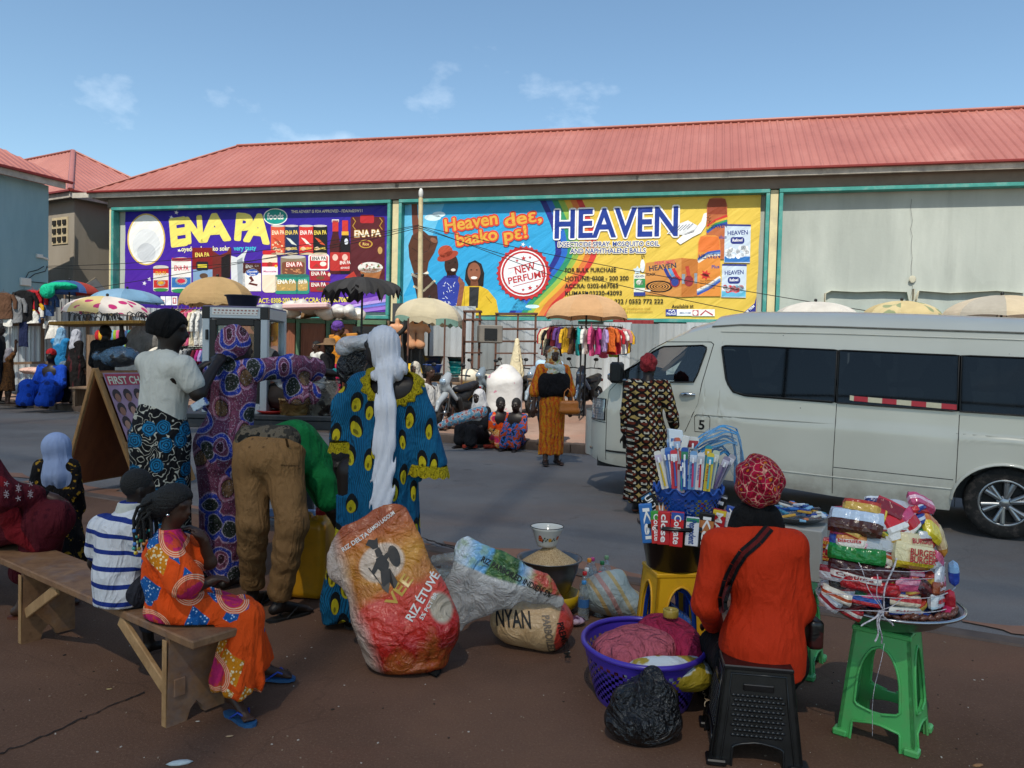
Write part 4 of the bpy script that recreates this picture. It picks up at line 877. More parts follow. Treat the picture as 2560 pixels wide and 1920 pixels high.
 # --- kiosk, junk bundles, stall tables, shelves
ki=thing('wooden_kiosk','low brown boarded kiosk with green door frames under the purple advert','kiosk',GP(700,830))
k0,k1=W(515,700,18.3),W(840,700,18.0);kd=unit((k1-k0)*A(1,1,0));kn=np.cross(A(0,0,1),kd);kl=np.linalg.norm((k1-k0)[:2]);kz=.44;kt=2.36
b=MB();b.box((k0+k1)/2*A(1,1,0)+kn*.9+A(0,0,(kz+kt)/2),(kl,1.7,kt-kz),(kd,kn,A(0,0,1)));b.build('body',MWD,ki)
nd=5
for i in range(nd):
 c=k0*A(1,1,0)+kd*(kl*(i+.5)/nd)-kn*.0;b=MB();b.bbox(c+kn*.02+A(0,0,(kz+kt)/2),(kl/nd-.14,.05,kt-kz-.16),(kd,kn,A(0,0,1)),.008);d=b.build('door',MWR,ki)
 b=MB();w=kl/nd;b.bbox(c-kd*w*.47-kn*.02+A(0,0,(kz+kt)/2),(.09,.10,kt-kz),(kd,kn,A(0,0,1)),.008);b.bbox(c-kn*.018+A(0,0,kt-.05),(w-.10,.09,.1),(kd,kn,A(0,0,1)),.008);b.bbox(c-kn*.018+A(0,0,(kz+kt)/2-.1),(w-.1,.08,.07),(kd,kn,A(0,0,1)),.008);b.build('door_frame',MGREENF,ki)
jl=['white','crumpled','striped','printed','cream','grey','torn','tied','pale','stuffed','brown cardboard','folded cardboard','dusty','bulging','blue tinted','knotted','flattened','pink lidded']
for i in range(18):
 x=548+i*13.0;y=668+5*sin(i*1.9)+(10 if i>14 else 0);q=W(x,y,18.0+.5*(i%3));sd=SD(.06);rr=random.Random(i);q[2]=kt+.10+.05*(i%2)+(.12 if 6<i<13 and i%2 else 0)
 if i in(10,11):sd.rbox(q+A(0,0,.05),(.26,.2,.09),.02,[A(cos(i),sin(i),.25),A(-sin(i),cos(i),.1),A(-.2,0,1)])
 else:
  for _ in range(3):sd.ell(q+A(rr.uniform(-.16,.16),rr.uniform(-.15,.15),rr.uniform(-.04,.08)),(rr.uniform(.14,.24),.18,rr.uniform(.10,.17)))
 sd.wrink(.022,16+i,i*2.1)
 m=mat('brown_cardboard','8b6b4a',.9,.15,4,.3,20)if i in(10,11)else plastic('bag_film_%d'%(i%5),['c9c7c2','b9b2a5','d2ccbf','9fa5a8','bfb9ae'][i%5],.45,.3)
 tag(sd.mesh('plastic_bundle',m,None,.03),f'{jl[i]} bundle lying on top of the brown kiosk, {"left" if i < 6 else "middle" if i < 12 else "right"} stretch','bundle','bundles on the kiosk roof')
b=MB();q=W(664,664,17.6);b.bbox(A(q[0],q[1],2.62),(1.0,.7,.12),(unit(A(1,.1,.06)),unit(A(-.1,1,0)),A(0,0,1)),.03);tag(b.build('foam_lid',mat('pale_pink_foam','d8b3b0',.8,.1,6,.2,30)),'flat pink and white slab lying on the kiosk bundles','slab')
b=MB();p0,p1=W(848,655,18.6),W(905,655,18.4);b.hexa([A(p0[0],p0[1],.45),A(p1[0]+.3,p1[1],.45),A(p1[0]+.3,p1[1]+.1,.45),A(p0[0],p0[1]+.1,.45),p0,p1,p1+A(0,.1,0),p0+A(0,.1,0)]);tag(b.build('metal_panel',MZD),'tall dark metal panel standing beside the cream parasol','panel')
b=MB();p0,p1=W(762,705,17.2),W(842,705,17.2);b.hexa([A(p0[0],p0[1],.45),A(p1[0],p1[1],.45),A(p1[0],p1[1]+.7,.45),A(p0[0],p0[1]+.7,.45),p0,p1,p1+A(0,.7,0),p0+A(0,.7,0)]);tag(b.build('display_board',MBLK),'dark stall board behind the woman with the white scarf','board')
b=MB();b.tube([W(775,690,17)+A(.42*cos(t)+.1*t,.0,.32*sin(t)-.1)for t in np.linspace(3.6,6.6,16)],.05,8);tag(b.build('rubber_tube',mat('black_rubber','141414',.8,.2,8,.3,40)),'black rubber tube hanging beside the charcoal parasol','tube')
def stall_table(x0,x1,y,Y,dpt,h,label,m=MWD,legs=4):
 p0,p1=W(x0,y,Y),W(x1,y,Y);c=(p0+p1)/2;gz=pz(c);w=abs(p1[0]-p0[0]);t=thing('stall_table',label,'table',A(c[0],c[1],gz),'stall tables')
 b=MB();b.bbox(A(c[0],c[1],gz+h),(w,dpt,.05),None,.008);b.build('table_top',m,t)
 for sx in(-1,1):
  for sy in(-1,1):b=MB();b.bbox(A(c[0]+sx*(w/2-.06),c[1]+sy*(dpt/2-.06),gz+h/2-.02),(.06,.06,h-.03),None,.006);b.build('leg',m,t)
 return A(c[0],c[1],gz+h+.025),w
T1,_=stall_table(862,1000,760,16.9,.9,.75,'wooden stall table with yellow and black basins under the cream parasol')
T2,_=stall_table(1140,1215,765,17.2,.8,.8,'narrow wooden stall table beside the empty shelf frame')
def basin(c,r,h,m,label,rim=.02,group=None,stack=1,gap=.05):
 for i in range(stack):
  o=c+A(0,0,gap*i);b=MB();b.lathe([(r*.68,0),(r*.72,.004),(r*.92,h*.9),(r,h),(r+rim,h),(r+rim,h-.012),(r-.012,h-.004),(r*.69,.012),(.001,.012)],o,24);b.lathe([(.001,0),(r*.69,0)],o,24)
  tag(b.build('plastic_basin',m),label if stack==1 else label+(', lower of the nest' if i==0 else ', upper of the nest'),'basin',group)
PY,PK,PG,PB,PT=plastic('yellow_plastic','c9a318'),plastic('black_plastic','131314',.4),plastic('green_plastic','14654a'),plastic('blue_plastic','1e4b9c'),plastic('teal_plastic','1c8f8d')
def TB(x,dy=0.):q=W(x,740,16.9);return A(q[0],T1[1]+dy,T1[2])
basin(TB(893),.20,.16,PG,'green basin upside the stall table under the yellow one');
b=MB();c=TB(893)+A(0,0,.17);b.lathe([(.001,.21),(.14,.21),(.16,.19),(.215,.01),(.235,0),(.22,0),(.15,.17)],c,20);tag(b.build('plastic_basin',PY),'bright yellow basin turned over on the stall table','basin')
for i,(m,l)in enumerate(((PK,'black basin at the bottom of the dark stack'),(PB,'blue basin in the middle of the dark stack'),(PK,'wide black basin on top of the dark stack'))):basin(TB(937)+A(0,0,.19*i),.21+.03*(i==2),.18,m,l)
for i,(m,l)in enumerate(((plastic('grey_plastic','777a7c'),'grey basin at the bottom of the teal stack'),(PT,'teal basin second from the bottom of the teal stack'),(PT,'teal basin third from the bottom of the teal stack'),(plastic('deep_teal_plastic','15686e'),'dark teal basin near the top of the stack'),(PK,'black basin on top of the teal stack'))):basin(TB(985)+A(0,0,.11*i),.15+.02*(i%2)+.05*(i==4),.11,m,l)
for x,lb in((858,'skin coloured mannequin torso at the left of the stall'),(889,'skin coloured mannequin torso beside the yellow basin'),(908,'small skin coloured mannequin torso in shade under the parasol')):
 q=W(x,722,17.6);sd=SD(.05);sd.ell(q+A(0,0,.12),(.125,.08,.11)).ell(q+A(0,0,-.08),(.095,.07,.18)).ell(q+A(0,0,-.24),(.12,.08,.10)).cap(q+A(0,0,.18),q+A(0,0,.32),.05).cap(q+A(-.12,0,.18),q+A(-.19,0,.08),.055).cap(q+A(.12,0,.18),q+A(.19,0,.08),.055)
 t=thing('mannequin_torso',lb,'mannequin',q-A(0,0,.38));sd.mesh('torso',mat('mannequin_skin','c08a66',.5,.06,3,0),t,.02);b=MB();b.tube([A(q[0],q[1],.46),q-A(0,0,.3)],.02,6);b.lathe([(.001,.02),(.14,.02),(.15,0)],A(q[0],q[1],.45),14);b.build('stand',MBLK,t)
for x,y0,lb in((882,690,'slim dark post left of the yellow basin'),(961,690,'slim dark post behind the black basins'),(1000,685,'slim rusty post beside the shelf frame')):
 q=W(x,700,16.4);b=MB();b.tube([A(q[0],q[1],pz(q)),A(q[0],q[1],2.35)],.02,6);tag(b.build('stall_post',MRUST),lb,'post')
def frame(name,xs,ys,Y,dep,m,label,cat='shelf'):
 x0,x1=xs;g0=W(x0,800,Y);g1=W(x1,800,Y);gz=pz(g0);t=thing(name,label,cat,A((g0[0]+g1[0])/2,Y,gz))
 for x in(x0,(x0*.45+x1*.55),x1):
  for dy in(0,dep):
   q=W(x,ys[0],Y);b=MB();b.box(A(q[0],Y+dy,(gz+q[2])/2),(.04,.04,q[2]-gz));b.build('post',m,t)
 for y in ys:
  q0,q1=W(x0,y,Y),W(x1,y,Y)
  for dy in(0,dep):b=MB();b.box((q0+q1)/2*A(1,0,1)+A(0,Y+dy-.035,0),(q1[0]-q0[0]+.06,.03,.035),(unit((q1-q0)*A(1,0,1)),A(0,1,0),A(0,0,1)));b.build('rail',m,t)
  for x in(x0,x1):q=W(x,y,Y);b=MB();b.box(A(q[0]+.035,Y+dep/2,q[2]),(.03,dep,.03));b.build('side_rail',m,t)
 return t
frame('shelf_frame',(1072,1158),(677,710,737,763,790),19.3,.5,MRUST,'empty rusty shelf frame against the zinc fence')
frame('shelf_frame',(1003,1036),(672,690,738,762),18.6,.45,MRUST,'narrow rusty shelf frame left of the larger one')
b=MB();c=W(1058,722,18.4);ax=(unit(A(1,.2,0)),unit(A(-.2,1,0)),A(0,0,1));b.mat(0).bbox(c,(.56,.4,.42),ax,.02);b.mat(1).box(c+A(.03,-.21,0),(.3,.03,.26),ax);tag(b.build('wooden_case',[mat('grey_case','77716a',.7,.15),MBLK]),'grey box with a dark opening on the shelf','box')
def sack(pts,rs,m,label,name='sack',wr=.015,f=13,h=.022,cat='sack',loc=None,k=.1,sc=None):
 sd=SD(k)
 for p,r in zip(pts,rs):sd.ell(p,r)
 sd.wrink(wr,f,pts[0][0]);o=sd.mesh(name,m,None,h);return tag(o,label,cat)
def prt(name,c,c2,sc,lo=.62):
 key=('prt',name)
 if key in MC:return MC[key]
 k=NM(name,.55,0,.35);o=k.co();k.col(k.mix(k.ramp(k.noise(o,sc,3,rough=.7),[(lo,0),(lo+.02,1)]),c,c2));k.bump(k.noise(o,18,5),.5,.015);MC[key]=k.done();return MC[key]
q=W(1090,822,15.6);sd=SD(.1);sd.rbox(A(q[0],q[1],.80),(.38,.30,.50),.24).ell(A(q[0]+.03,q[1],1.26),(.22,.2,.2)).wrink(.022,9,3.3).wrink(.008,24,1.2);tag(sd.mesh('sack',prt('white_woven_print','c4c1be','b87f8e',3.2),None,.022),'tall white woven sack with faded pink print behind the motorbikes','sack')
q=W(1025,790,17);sack([A(q[0]-.1,q[1],1.12),A(q[0]+.25,q[1],1.05)],[(.32,.3,.2),(.34,.28,.16)],plastic('cream_film','c9c0ae',.6,.2),'cream sack lying on the yellow bundle')
q=W(1022,822,17);sack([A(q[0]-.05,q[1]-.1,.78),A(q[0]+.35,q[1],.75)],[(.42,.3,.24),(.32,.3,.22)],cloth('yellow_tarp','c79a22'),'yellow folded bundle under the cream sack')
q=W(1117,735,17.2);sd=SD(.04);sd.cap(q+A(0,0,.0),q+A(0,0,-.75),.05,.17).folds(q,A(0,0,-1),.02,7,0,.6);tag(sd.mesh('hanging_cloth',cloth('cream_drape','cfc2a2'),None,.02),'cream cloth hanging beside the shelf frame','cloth')
q=W(1565,800,16);q=W(1432,880,14.6);sack([A(q[0],q[1],.62),A(q[0]+.1,q[1],.4)],[(.35,.3,.34),(.42,.32,.25)],cloth('dusty_pink_bundle','9a7a72'),'dusty pink bundle behind the parked motorbike')
b=MB();c=W(745,742,17.3);b.bbox(c,(.62,.5,.42),(unit(A(1,.1,.1)),unit(A(-.1,1,0)),A(-.08,0,1)),.02);tag(b.build('carton',mat('orange_carton','b5792f',.85,.2,5,.3,20)),'crushed orange brown carton in the arms of the purple scarf woman','carton')
q=W(748,735,17.6)
for x,y,Y,c,lb,r_ in((55,842,20,'d8cfc8','white cloth heap spread on the ground at the left',(.5,.3,.16)),(255,790,17.5,'b9b6b0','pale cloth heap behind the head load seller',(.55,.4,.3)),(75,800,20.5,'c9a79b','pinkish cloth heap beside the red motorbike',(.4,.3,.12)),(330,740,17.6,'63615f','big grey tarpaulin heap left of the hanging coats',(.62,.5,.5)),(355,770,17,'c4bfb4','cream cloth heap below the grey tarpaulin',(.4,.4,.22)),(238,775,18,'7d2830','dark red cloth heap behind the head load seller',(.3,.3,.2))):
 q=W(x,y,Y);z=pz(q);sack([A(q[0],q[1],max(q[2],z+r_[2]*.5)),A(q[0]+r_[0]*.5,q[1],max(q[2],z+r_[2]*.5)-.05)],[r_,tuple(v*.8 for v in r_)],cloth('heap_'+c,c,var=.35),lb,'cloth_heap',.04,9,.035,'heap')
for x,y,Y,w,h,c,lb in((253,735,18.8,1.3,1.1,None,'crowded stall of small coloured goods behind the head load seller'),):
 t=thing('goods_stall',lb,'stall',GP(x,800));q=W(x,y,Y);b=MB();b.bbox(A(q[0],q[1],pz(q)+.45),(1.9,.8,.05),None,.01);b.build('table_top',MWD,t)
 for sx in(-.85,.85):b=MB();b.box(A(q[0]+sx,q[1],pz(q)+.22),(.06,.7,.42));b.build('leg',MWD,t)
 b=MB();b.mi=0;b.box(A(q[0],q[1]+.4,pz(q)+1.1),(1.9,.06,1.3));b.build('back_board',MWD,t)
for i in range(26):
 q=W(215+(i%13)*6.2,725+(i//13)*22,18.5);sd=MB();c=list(CC)[(i*5)%17];sd.ball(A(q[0],q[1]-.06,q[2]),.09,8,6,(1,.7,1.5));tag(sd.build('small_goods',cmat(c)),f'{c} packet hung on the goods stall behind the head load seller, {"upper" if i < 13 else "lower"} row','packet','packets on the goods stall')
 # --- the minibus
def glass(name,tint,rough=.03,gl=.5):
 if('gl',name)in MC:return MC[('gl',name)]
 k=NM(name,rough);t=k.t;tr=t.nodes.new('ShaderNodeBsdfTransparent');k.set(tr,'Color',tint)
 g=t.nodes.new('ShaderNodeBsdfGlossy');k.set(g,'Roughness',rough);k.set(g,'Color',(.9,.95,1));fr=k.n('Fresnel',0,None,IOR=1.5)
 mx=t.nodes.new('ShaderNodeMixShader');k.set(mx,0,k.ma('MULTIPLY',fr,gl*2));t.links.new(tr.outputs[0],mx.inputs[1]);t.links.new(g.outputs[0],mx.inputs[2])
 out=[n for n in t.nodes if n.type=='OUTPUT_MATERIAL'][0];t.links.new(mx.outputs[0],out.inputs[0]);MC[('gl',name)]=k.done();return MC[('gl',name)]
kp=NM('van_paint',.28,0,.5,Coat_Weight=.4,Coat_Roughness=.06);o_=kp.co()
cpt=kp.ramp(kp.noise(o_,1.2,5),[(.3,'c2bfb0'),(.7,'cdcabc')]);zz_=kp.sep(o_)[2]
cpt=kp.mix(kp.ma('MULTIPLY',kp.ramp(zz_,[(.25,.8),(.62,0)]),kp.ramp(kp.noise(o_,5,6,rough=.7),[(.35,0),(.7,.8)])),cpt,'7a6552')
cpt=kp.mix(kp.ramp(kp.vor(o_,4.2),[(.022,.85),(.03,0)]),cpt,'4a4540')
kp.col(cpt);kp.bump(kp.noise(o_,1.6,2),.05,.05);MVAN=kp.done()
MGL_T=glass('tinted_glass',(.06,.07,.075),gl=.32);MGL_C=glass('clear_glass',(.72,.8,.8),gl=.6);MRUB=mat('black_trim','0c0c0d',.45,.1,5,0);MCHR=mat('chrome','b9bcc0',.12,.05,3,0,metal=1);MSEAM=mat('panel_gap','1d1c1a',.8,.1,3,0)
VN=8.40;VW=1.84
ip=lambda pts:(lambda x:float(np.interp(x,[p[0]for p in pts],[p[1]for p in pts])))
zsil=ip([(-3.36,.95),(-3.33,1.02),(-3.25,1.13),(-3.08,1.25),(-2.84,1.47),(-2.5,1.76),(-2.16,1.95),(-1.87,2.04),(-1.57,2.085),(-.66,2.08),(.16,2.05),(.95,2.01),(2.2,1.95)])
zgut=ip([(-3.36,.94),(-3.33,1.0),(-3.25,1.11),(-3.08,1.23),(-2.84,1.45),(-2.5,1.72),(-2.16,1.88),(-1.87,1.96),(-1.57,1.985),(-1.37,1.985),(-.66,1.965),(.17,1.94),(.96,1.915),(2.2,1.87)])
zlow0=ip([(-3.36,.40),(-3.09,.36),(-2.81,.34),(-1.09,.27),(-.6,.23),(.23,.2),(.6,.2),(2.2,.22)])
WH=[(-2.24,.345),(.875,.325)]
def zlow(a):
 z=zlow0(a)
 for(c,zc)in WH:
  if abs(a-c)<.43:z=max(z,zc-.03+sqrt(.43**2-(a-c)**2)*.88)
 return z
dwh=ip([(-2.86,1.44),(-2.72,1.52),(-2.55,1.66),(-2.43,1.725),(-1.98,1.745),(-1.94,1.72)]);dwl=ip([(-2.86,1.29),(-2.38,1.33),(-2.05,1.34),(-1.94,1.715)])
bwh=ip([(-1.78,1.73),(-1.74,1.745),(-1.36,1.74),(.18,1.69),(.97,1.67),(2.1,1.63)]);bwl=ip([(-1.78,1.725),(-1.71,1.36),(-1.63,1.25),(-1.5,1.215),(-1.34,1.21),(-.21,1.17),(.99,1.14),(2.1,1.10)])
tumb=ip([(.2,.05),(.35,.012),(.5,.0),(.93,.0),(.955,-.006),(.985,.018),(1.2,.03),(1.75,.11),(2.0,.17)])
def y0(a):t=min(1,max(0,(a+3.36)/.55));return .34*(1-t)**2.6
def S(a,z,off=0.0,far=False):
 y=y0(a)+tumb(z+.03*(a+1))-off
 return RN(a,VN+(VW-y if far else y),z)
van=thing('minibus','dusty white high-roofed minibus standing in the road','minibus',RN(-.6,VN+VW/2,-.03))
sta=sorted(set([round(x,3)for x in np.concatenate([np.arange(-3.36,2.16,.06),[-2.861,-2.859,-1.941,-1.939,-1.781,-1.779,2.099,2.101],np.arange(-2.7,-1.78,.03),np.arange(.43,1.33,.03),np.arange(-1.79,-1.45,.025)])]))
def wlim(a):
 if-2.86<=a<=-1.94:return dwl(a),dwh(a)
 if-1.78<=a<=2.1:return bwl(a),bwh(a)
 z=zlow(a)+(zgut(a)-zlow(a))*.8;z=min(z,1.5);return z,z
b=MB()
for far in(False,True):
 lo,up=[],[]
 for a in sta:
  w0,w1=wlim(a);zb=zlow(a)
  lo.append([S(a,zb+(w0-zb)*t,0,far)for t in np.linspace(0,1,22)]);up.append([S(a,w1+(zgut(a)-w1)*t,0,far)for t in np.linspace(0,1,7)])
 if far:lo=[r[::-1]for r in lo];up=[r[::-1]for r in up]
 b.grid(lo);b.grid(up)
rf=[]
for a in sta:
 n0=S(a,zgut(a));n1=S(a,zgut(a),0,True);zr=zsil(a)+(.07 if a>-1.9 else .035)
 rf.append([n0+(n1-n0)*t+A(0,0,(zr-zgut(a))*(1-abs(2*t-1)**3.2))for t in np.linspace(0,1,17)])
b.grid(rf)
fr0=[[S(-3.36,z),*[S(-3.36,z)+(S(-3.36,z,0,True)-S(-3.36,z))*t-RU*.24*sin(pi*t)**.7 for t in np.linspace(.1,.9,9)],S(-3.36,z,0,True)]for z in np.linspace(zlow(-3.36),zgut(-3.36),8)]
b.grid(fr0);b.poly([S(2.15,z)for z in np.linspace(.2,1.88,8)]+[S(2.15,z,0,True)for z in np.linspace(1.88,.2,8)])
b.build('body',MVAN,van)
def pane(a0,a1,lo,hi,m,name,far=False,n=24):
 b=MB();P=[[S(a,lo(a)+(hi(a)-lo(a))*t,.003,far)for t in np.linspace(0,1,6)]for a in np.linspace(a0,a1,n)]
 b.grid([r[::-1]for r in P]if far else P);o=b.build(name,m,van)
 if not far:
  q=[S(a,lo(a),.006)for a in np.linspace(a0,a1,n)]+[S(a,hi(a),.006)for a in np.linspace(a1,a0,n)];b=MB();b.tube(q+[q[0]],.024,6,flat=.35);b.build('window_trim',MRUB,o)
 return o
for far in(False,True):
 pane(-2.855,-1.945,dwl,dwh,MGL_C,'door_window',far);pane(-1.775,-.62,bwl,bwh,MGL_T,'side_window',far,40);pane(-.60,.46,bwl,bwh,MGL_T,'side_window',far);pane(.48,2.095,bwl,bwh,MGL_T,'side_window',far)
def seam(pts,r=.0045,name='panel_seam',m=MSEAM,off=.0):
 b=MB();q=[]
 for(a0,z0),(a1,z1)in zip(pts[:-1],pts[1:]):
  for t in np.linspace(0,1,9)[:-1]:q.append(S(a0+(a1-a0)*t,z0+(z1-z0)*t,off))
 q.append(S(*pts[-1],off));b.tube(q,r,5);return b.build(name,m,van)
dr_lo=lambda a:max(.51,zlow(a)+.02);dp0,dp1=-3.05,-1.88
dtop=ip([(-3.05,1.2),(-2.9,1.33),(-2.88,1.36)]);drt=ip([(.5,-2.28),(.79,-2.13),(1.11,-2.0),(1.33,-1.965),(1.6,-1.90),(1.76,-1.87)])
b=MB()
for a0,a1,zl,zh in((-3.05,-2.87,lambda a:.52,lambda a:dtop(a)),(-2.87,-2.66,lambda a:.52,lambda a:dwl(max(a,-2.85))-.03),(-2.66,-2.13,lambda a:max(zlow(a)+.015,.79-(a+2.13)*-.2),lambda a:dwl(a)-.03),(-2.13,-1.985,lambda a:.80+(a+2.13)*2.2,lambda a:1.305)):
 b.grid([[S(a,zl(a)+(zh(a)-zl(a))*t,.0035)for t in np.linspace(0,1,14)]for a in np.linspace(a0,a1,10)])
dr=b.build('front_door',MVAN,van)
seam([(-3.06,.51),(-3.06,1.07),(-3.04,1.2),(-2.88,1.36),(-2.56,1.69),(-2.4,1.78),(-1.9,1.785),(-1.87,1.76),(-1.97,1.33),(-2.0,1.11),(-2.13,.79)]);seam([(-3.06,.51),(-2.66,.5)],.012)
def hdl(a0,z0,a1,z1,par):b=MB();q=[S(a0,z0,.012),S(a0+.03,z0+.012,.04),S((a0+a1)/2,(z0+z1)/2+.012,.045),S(a1,z1,.02)];b.tube(q,[.012,.02,.02,.014],8);b.build('door_handle',MCHR,par)
hdl(-2.20,1.19,-2.03,1.20,dr)
for pts in([(-.61,.26),(-.61,.6),(-.60,1.17)],[(.47,.24),(.475,.7),(.48,1.12)],[(-.61,.53),(.45,.50)]):seam(pts,.0035)
seam([(-1.9,.985),(-.6,.965),(.9,.93),(2.1,.89)],.006,'body_crease',mat('crease_paint','9b998c',.3,.1,3,0),-.002);seam([(-1.55,.46),(-.6,.43),(.44,.41)],.008,'body_crease',MVAN)
seam([(-1.8,1.9),(-.66,1.885),(.9,1.84),(2.1,1.8)],.007,'rain_gutter',MVAN,.004);seam([(-1.9,1.955),(-1.6,1.975),(-.66,1.955),(.9,1.905),(2.1,1.86)],.010,'rain_gutter',mat('gutter_sealant','6f6c62',.7,.3,12,.2),.004)
seam([(-2.02,.80),(-2.03,.96),(-2.01,.985),(-1.88,.985),(-1.86,.96),(-1.86,.82),(-1.88,.80),(-2.02,.80)],.0035,'fuel_flap')
b=MB();p=S(-1.985,.83,.004);xd=unit(S(-1.9,.83)-S(-2,.83));text(b,'5',p,xd,A(0,0,1),.10,.075);b.build('number_mark',MRUB,van)
b=MB()
for i in range(8):
 a0=-.57+i*.128;z0=ip([(-.58,1.215),(.46,1.165)]);b.mi=i%2;w=.04 if i==0 else .128
 b.add([S(a0 if i else a0+.09,z0(a0),.02),S(a0+.128,z0(a0+.128),.02),S(a0+.128,z0(a0+.128)+.05,.02),S(a0 if i else a0+.09,z0(a0)+.05,.02)],[(0,1,2,3)])
b.build('reflective_strip',[mat('reflector_cream','c9bfa0',.4,.1,20,0),mat('reflector_red','b3202a',.35,.1,20,0)],van)
b=MB();b.grid([[S(a,.865+(1.10-.865)*t,.006)for t in np.linspace(0,1,5)]for a in np.linspace(-3.34,-3.09,8)]);hl=b.build('headlight',mat('headlight_lens','b7bbbd',.08,.1,3,0,metal=.6),van)
for z in np.arange(.90,1.09,.03):b=MB();b.tube([S(a,z,.009)for a in np.linspace(-3.33,-3.15,7)],.003,4);b.build('lens_rib',mat('lens_shadow','6d7072',.2,.1,3,0),hl)  # ribs in a darker grey than the lens
q=[S(a,.86,.006)for a in np.linspace(-3.34,-3.085,6)]+[S(-3.085,z,.006)for z in(.95,1.1)]+[S(a,1.105,.006)for a in np.linspace(-3.085,-3.34,6)];b=MB();b.tube(q,.012,5,flat=.5);b.build('lens_surround',MRUB,hl)
seam([(-3.34,.845),(-3.06,.83),(-3.06,.4)],.004);seam([(-3.36,.5),(-3.3,.5)],.02,'fog_lamp',MCHR)
b=MB();b.bbox(S(-2.92,1.42,.10),(.12,.2,.24),(RU,RNV,A(0,0,1)),.03);mi=b.build('side_mirror',MRUB,van);b=MB();b.tube([S(-2.84,1.33,-.02),S(-2.92,1.34,.10)],.025,6);b.bbox(S(-2.97,1.37,.12),(.09,.1,.08),(RU,RNV,A(0,0,1)),.02);b.build('mirror_arm',MCHR,mi)
b=MB();b.grid([[S(a,dwl(a)-.16*(1-(a+2.87)/.3)*t,.008)for t in(0,1)]for a in np.linspace(-2.87,-2.6,6)]);b.build('corner_trim',MRUB,van)
b=MB();b.grid([[r_*(1-t)+q_*t+A(0,0,.012)for t in np.linspace(.06,.94,9)]for r_,q_ in[(S(a,zgut(a)+.02),S(a,zgut(a)+.02,0,True))for a in np.linspace(-2.9,-2.05,10)]]);b.build('windscreen',MGL_T,van)
MTYR=mat('tyre_rubber','1b1a19',.85,.25,20,.3,60,dirt=(.10,.08,.07));MALLOY=mat('alloy_rim','9a9c9e',.28,.1,6,0,metal=.9);MHUB=mat('wheel_dark','1a1a1b',.6,.1,5,0)
def wheel(c,r,w,par,ax):
 b=MB();pr=[(r*.62,-w*.45),(r*.8,-w*.5),(r*.95,-w*.46),(r,-w*.32),(r,w*.32),(r*.95,w*.46),(r*.8,w*.5),(r*.62,w*.45)];b.lathe(pr,c,36,ax);t=b.build('wheel',MTYR,par)
 b=MB();b.lathe([(r*.66,-w*.44),(r*.62,-w*.5),(r*.58,-w*.42),(r*.54,-w*.1)],c,36,ax);Z=ax[2]
 for i in range(6):
  a=2*pi*i/6+.3
  for da in(-.16,.16):
   u=ax[0]*cos(a+da)+ax[1]*sin(a+da);v=ax[0]*cos(a)+ax[1]*sin(a);b.tube([c+v*r*.14-Z*w*.38,c+u*r*.57-Z*w*.40],[r*.075,r*.085],6)
 b.lathe([(.001,-w*.44),(r*.15,-w*.43),(r*.2,-w*.36)],c,18,ax);b.build('rim',MALLOY,t)
 b=MB();b.lathe([(.001,-w*.12),(r*.6,-w*.12)],c,24,ax);[b.ball(c+(ax[0]*cos(a)+ax[1]*sin(a))*r*.22-Z*w*.41,r*.035,6,4)for a in np.arange(0,6.2,1.047)];b.build('brake_disc',MHUB,t)
WAX=(RU,A(0,0,1),RNV)
for far in(0,1):
 for(a,z)in WH:wheel(RN(a,VN+(.13 if not far else VW-.13),z-.01),.335,.2,van,WAX if not far else(RU,A(0,0,-1),-RNV))
b=MB()
for(a,z)in WH:b.lathe([(.42,.06),(.42,.35),(.001,.35)],RN(a,VN,z),24,(RU,A(0,0,1),RNV),a0=0,a1=pi)
b.build('wheel_well',MHUB,van)
for(a,z)in WH:
 b=MB();q=[S(a-.44*cos(t),max(zlow0(a),z-.03+.44*.88*sin(t)),.006)for t in np.linspace(.05,pi-.05,20)];b.tube(q,.028,6,flat=.4);b.build('arch_lip',MVAN,van)
b=MB();b.box(RN(-.6,VN+VW/2,.42),(5.2,VW-.3,.22),(RU,RNV,A(0,0,1)));b.build('underbody',MHUB,van)
MSEAT=mat('dark_seat','1d1d20',.9,.2,8,.2,40)
b=MB();b.box(RN(-.5,VN+VW/2,.60),(4.9,VW-.16,.1),(RU,RNV,A(0,0,1)));b.build('cabin_floor',MHUB,van)
b=MB();b.box(RN(-.5,VN+VW/2,1.93),(3.0,VW-.5,.03),(RU,RNV,A(0,0,1)));b.build('headliner',mat('dark_headliner','151515',.9),van)
for a in(-2.0,-1.05,-.3,.45,1.25):
 for y in(.42,.95,1.45):
  b=MB();ax=(RU,RNV,A(0,0,1));b.bbox(RN(a-.2,VN+y,.95),(.5,.44,.16),ax,.05);b.bbox(RN(a+.08,VN+y,1.25),(.14,.44,.6),(unit(RU+A(0,0,.15)),RNV,unit(A(0,0,1)-RU*.15)),.05);b.bbox(RN(a+.13,VN+y,1.62),(.1,.26,.18),ax,.04);b.build('seat',MSEAT,van)
b=MB();b.bbox(RN(-2.85,VN+VW/2,1.12),(.4,VW-.3,.3),(RU,RNV,A(0,0,1)),.06);b.build('dashboard',MSEAT,van)
b=MB();c=RN(-2.55,VN+.45,1.24);ax=unit(A(0,0,1)+RU*.6);e=np.cross(ax,RNV);b.tube([c+(RNV*cos(t)+e*sin(t))*.19 for t in np.linspace(0,2*pi,25)],.014,6,caps=False);b.build('steering_wheel',MSEAT,van)
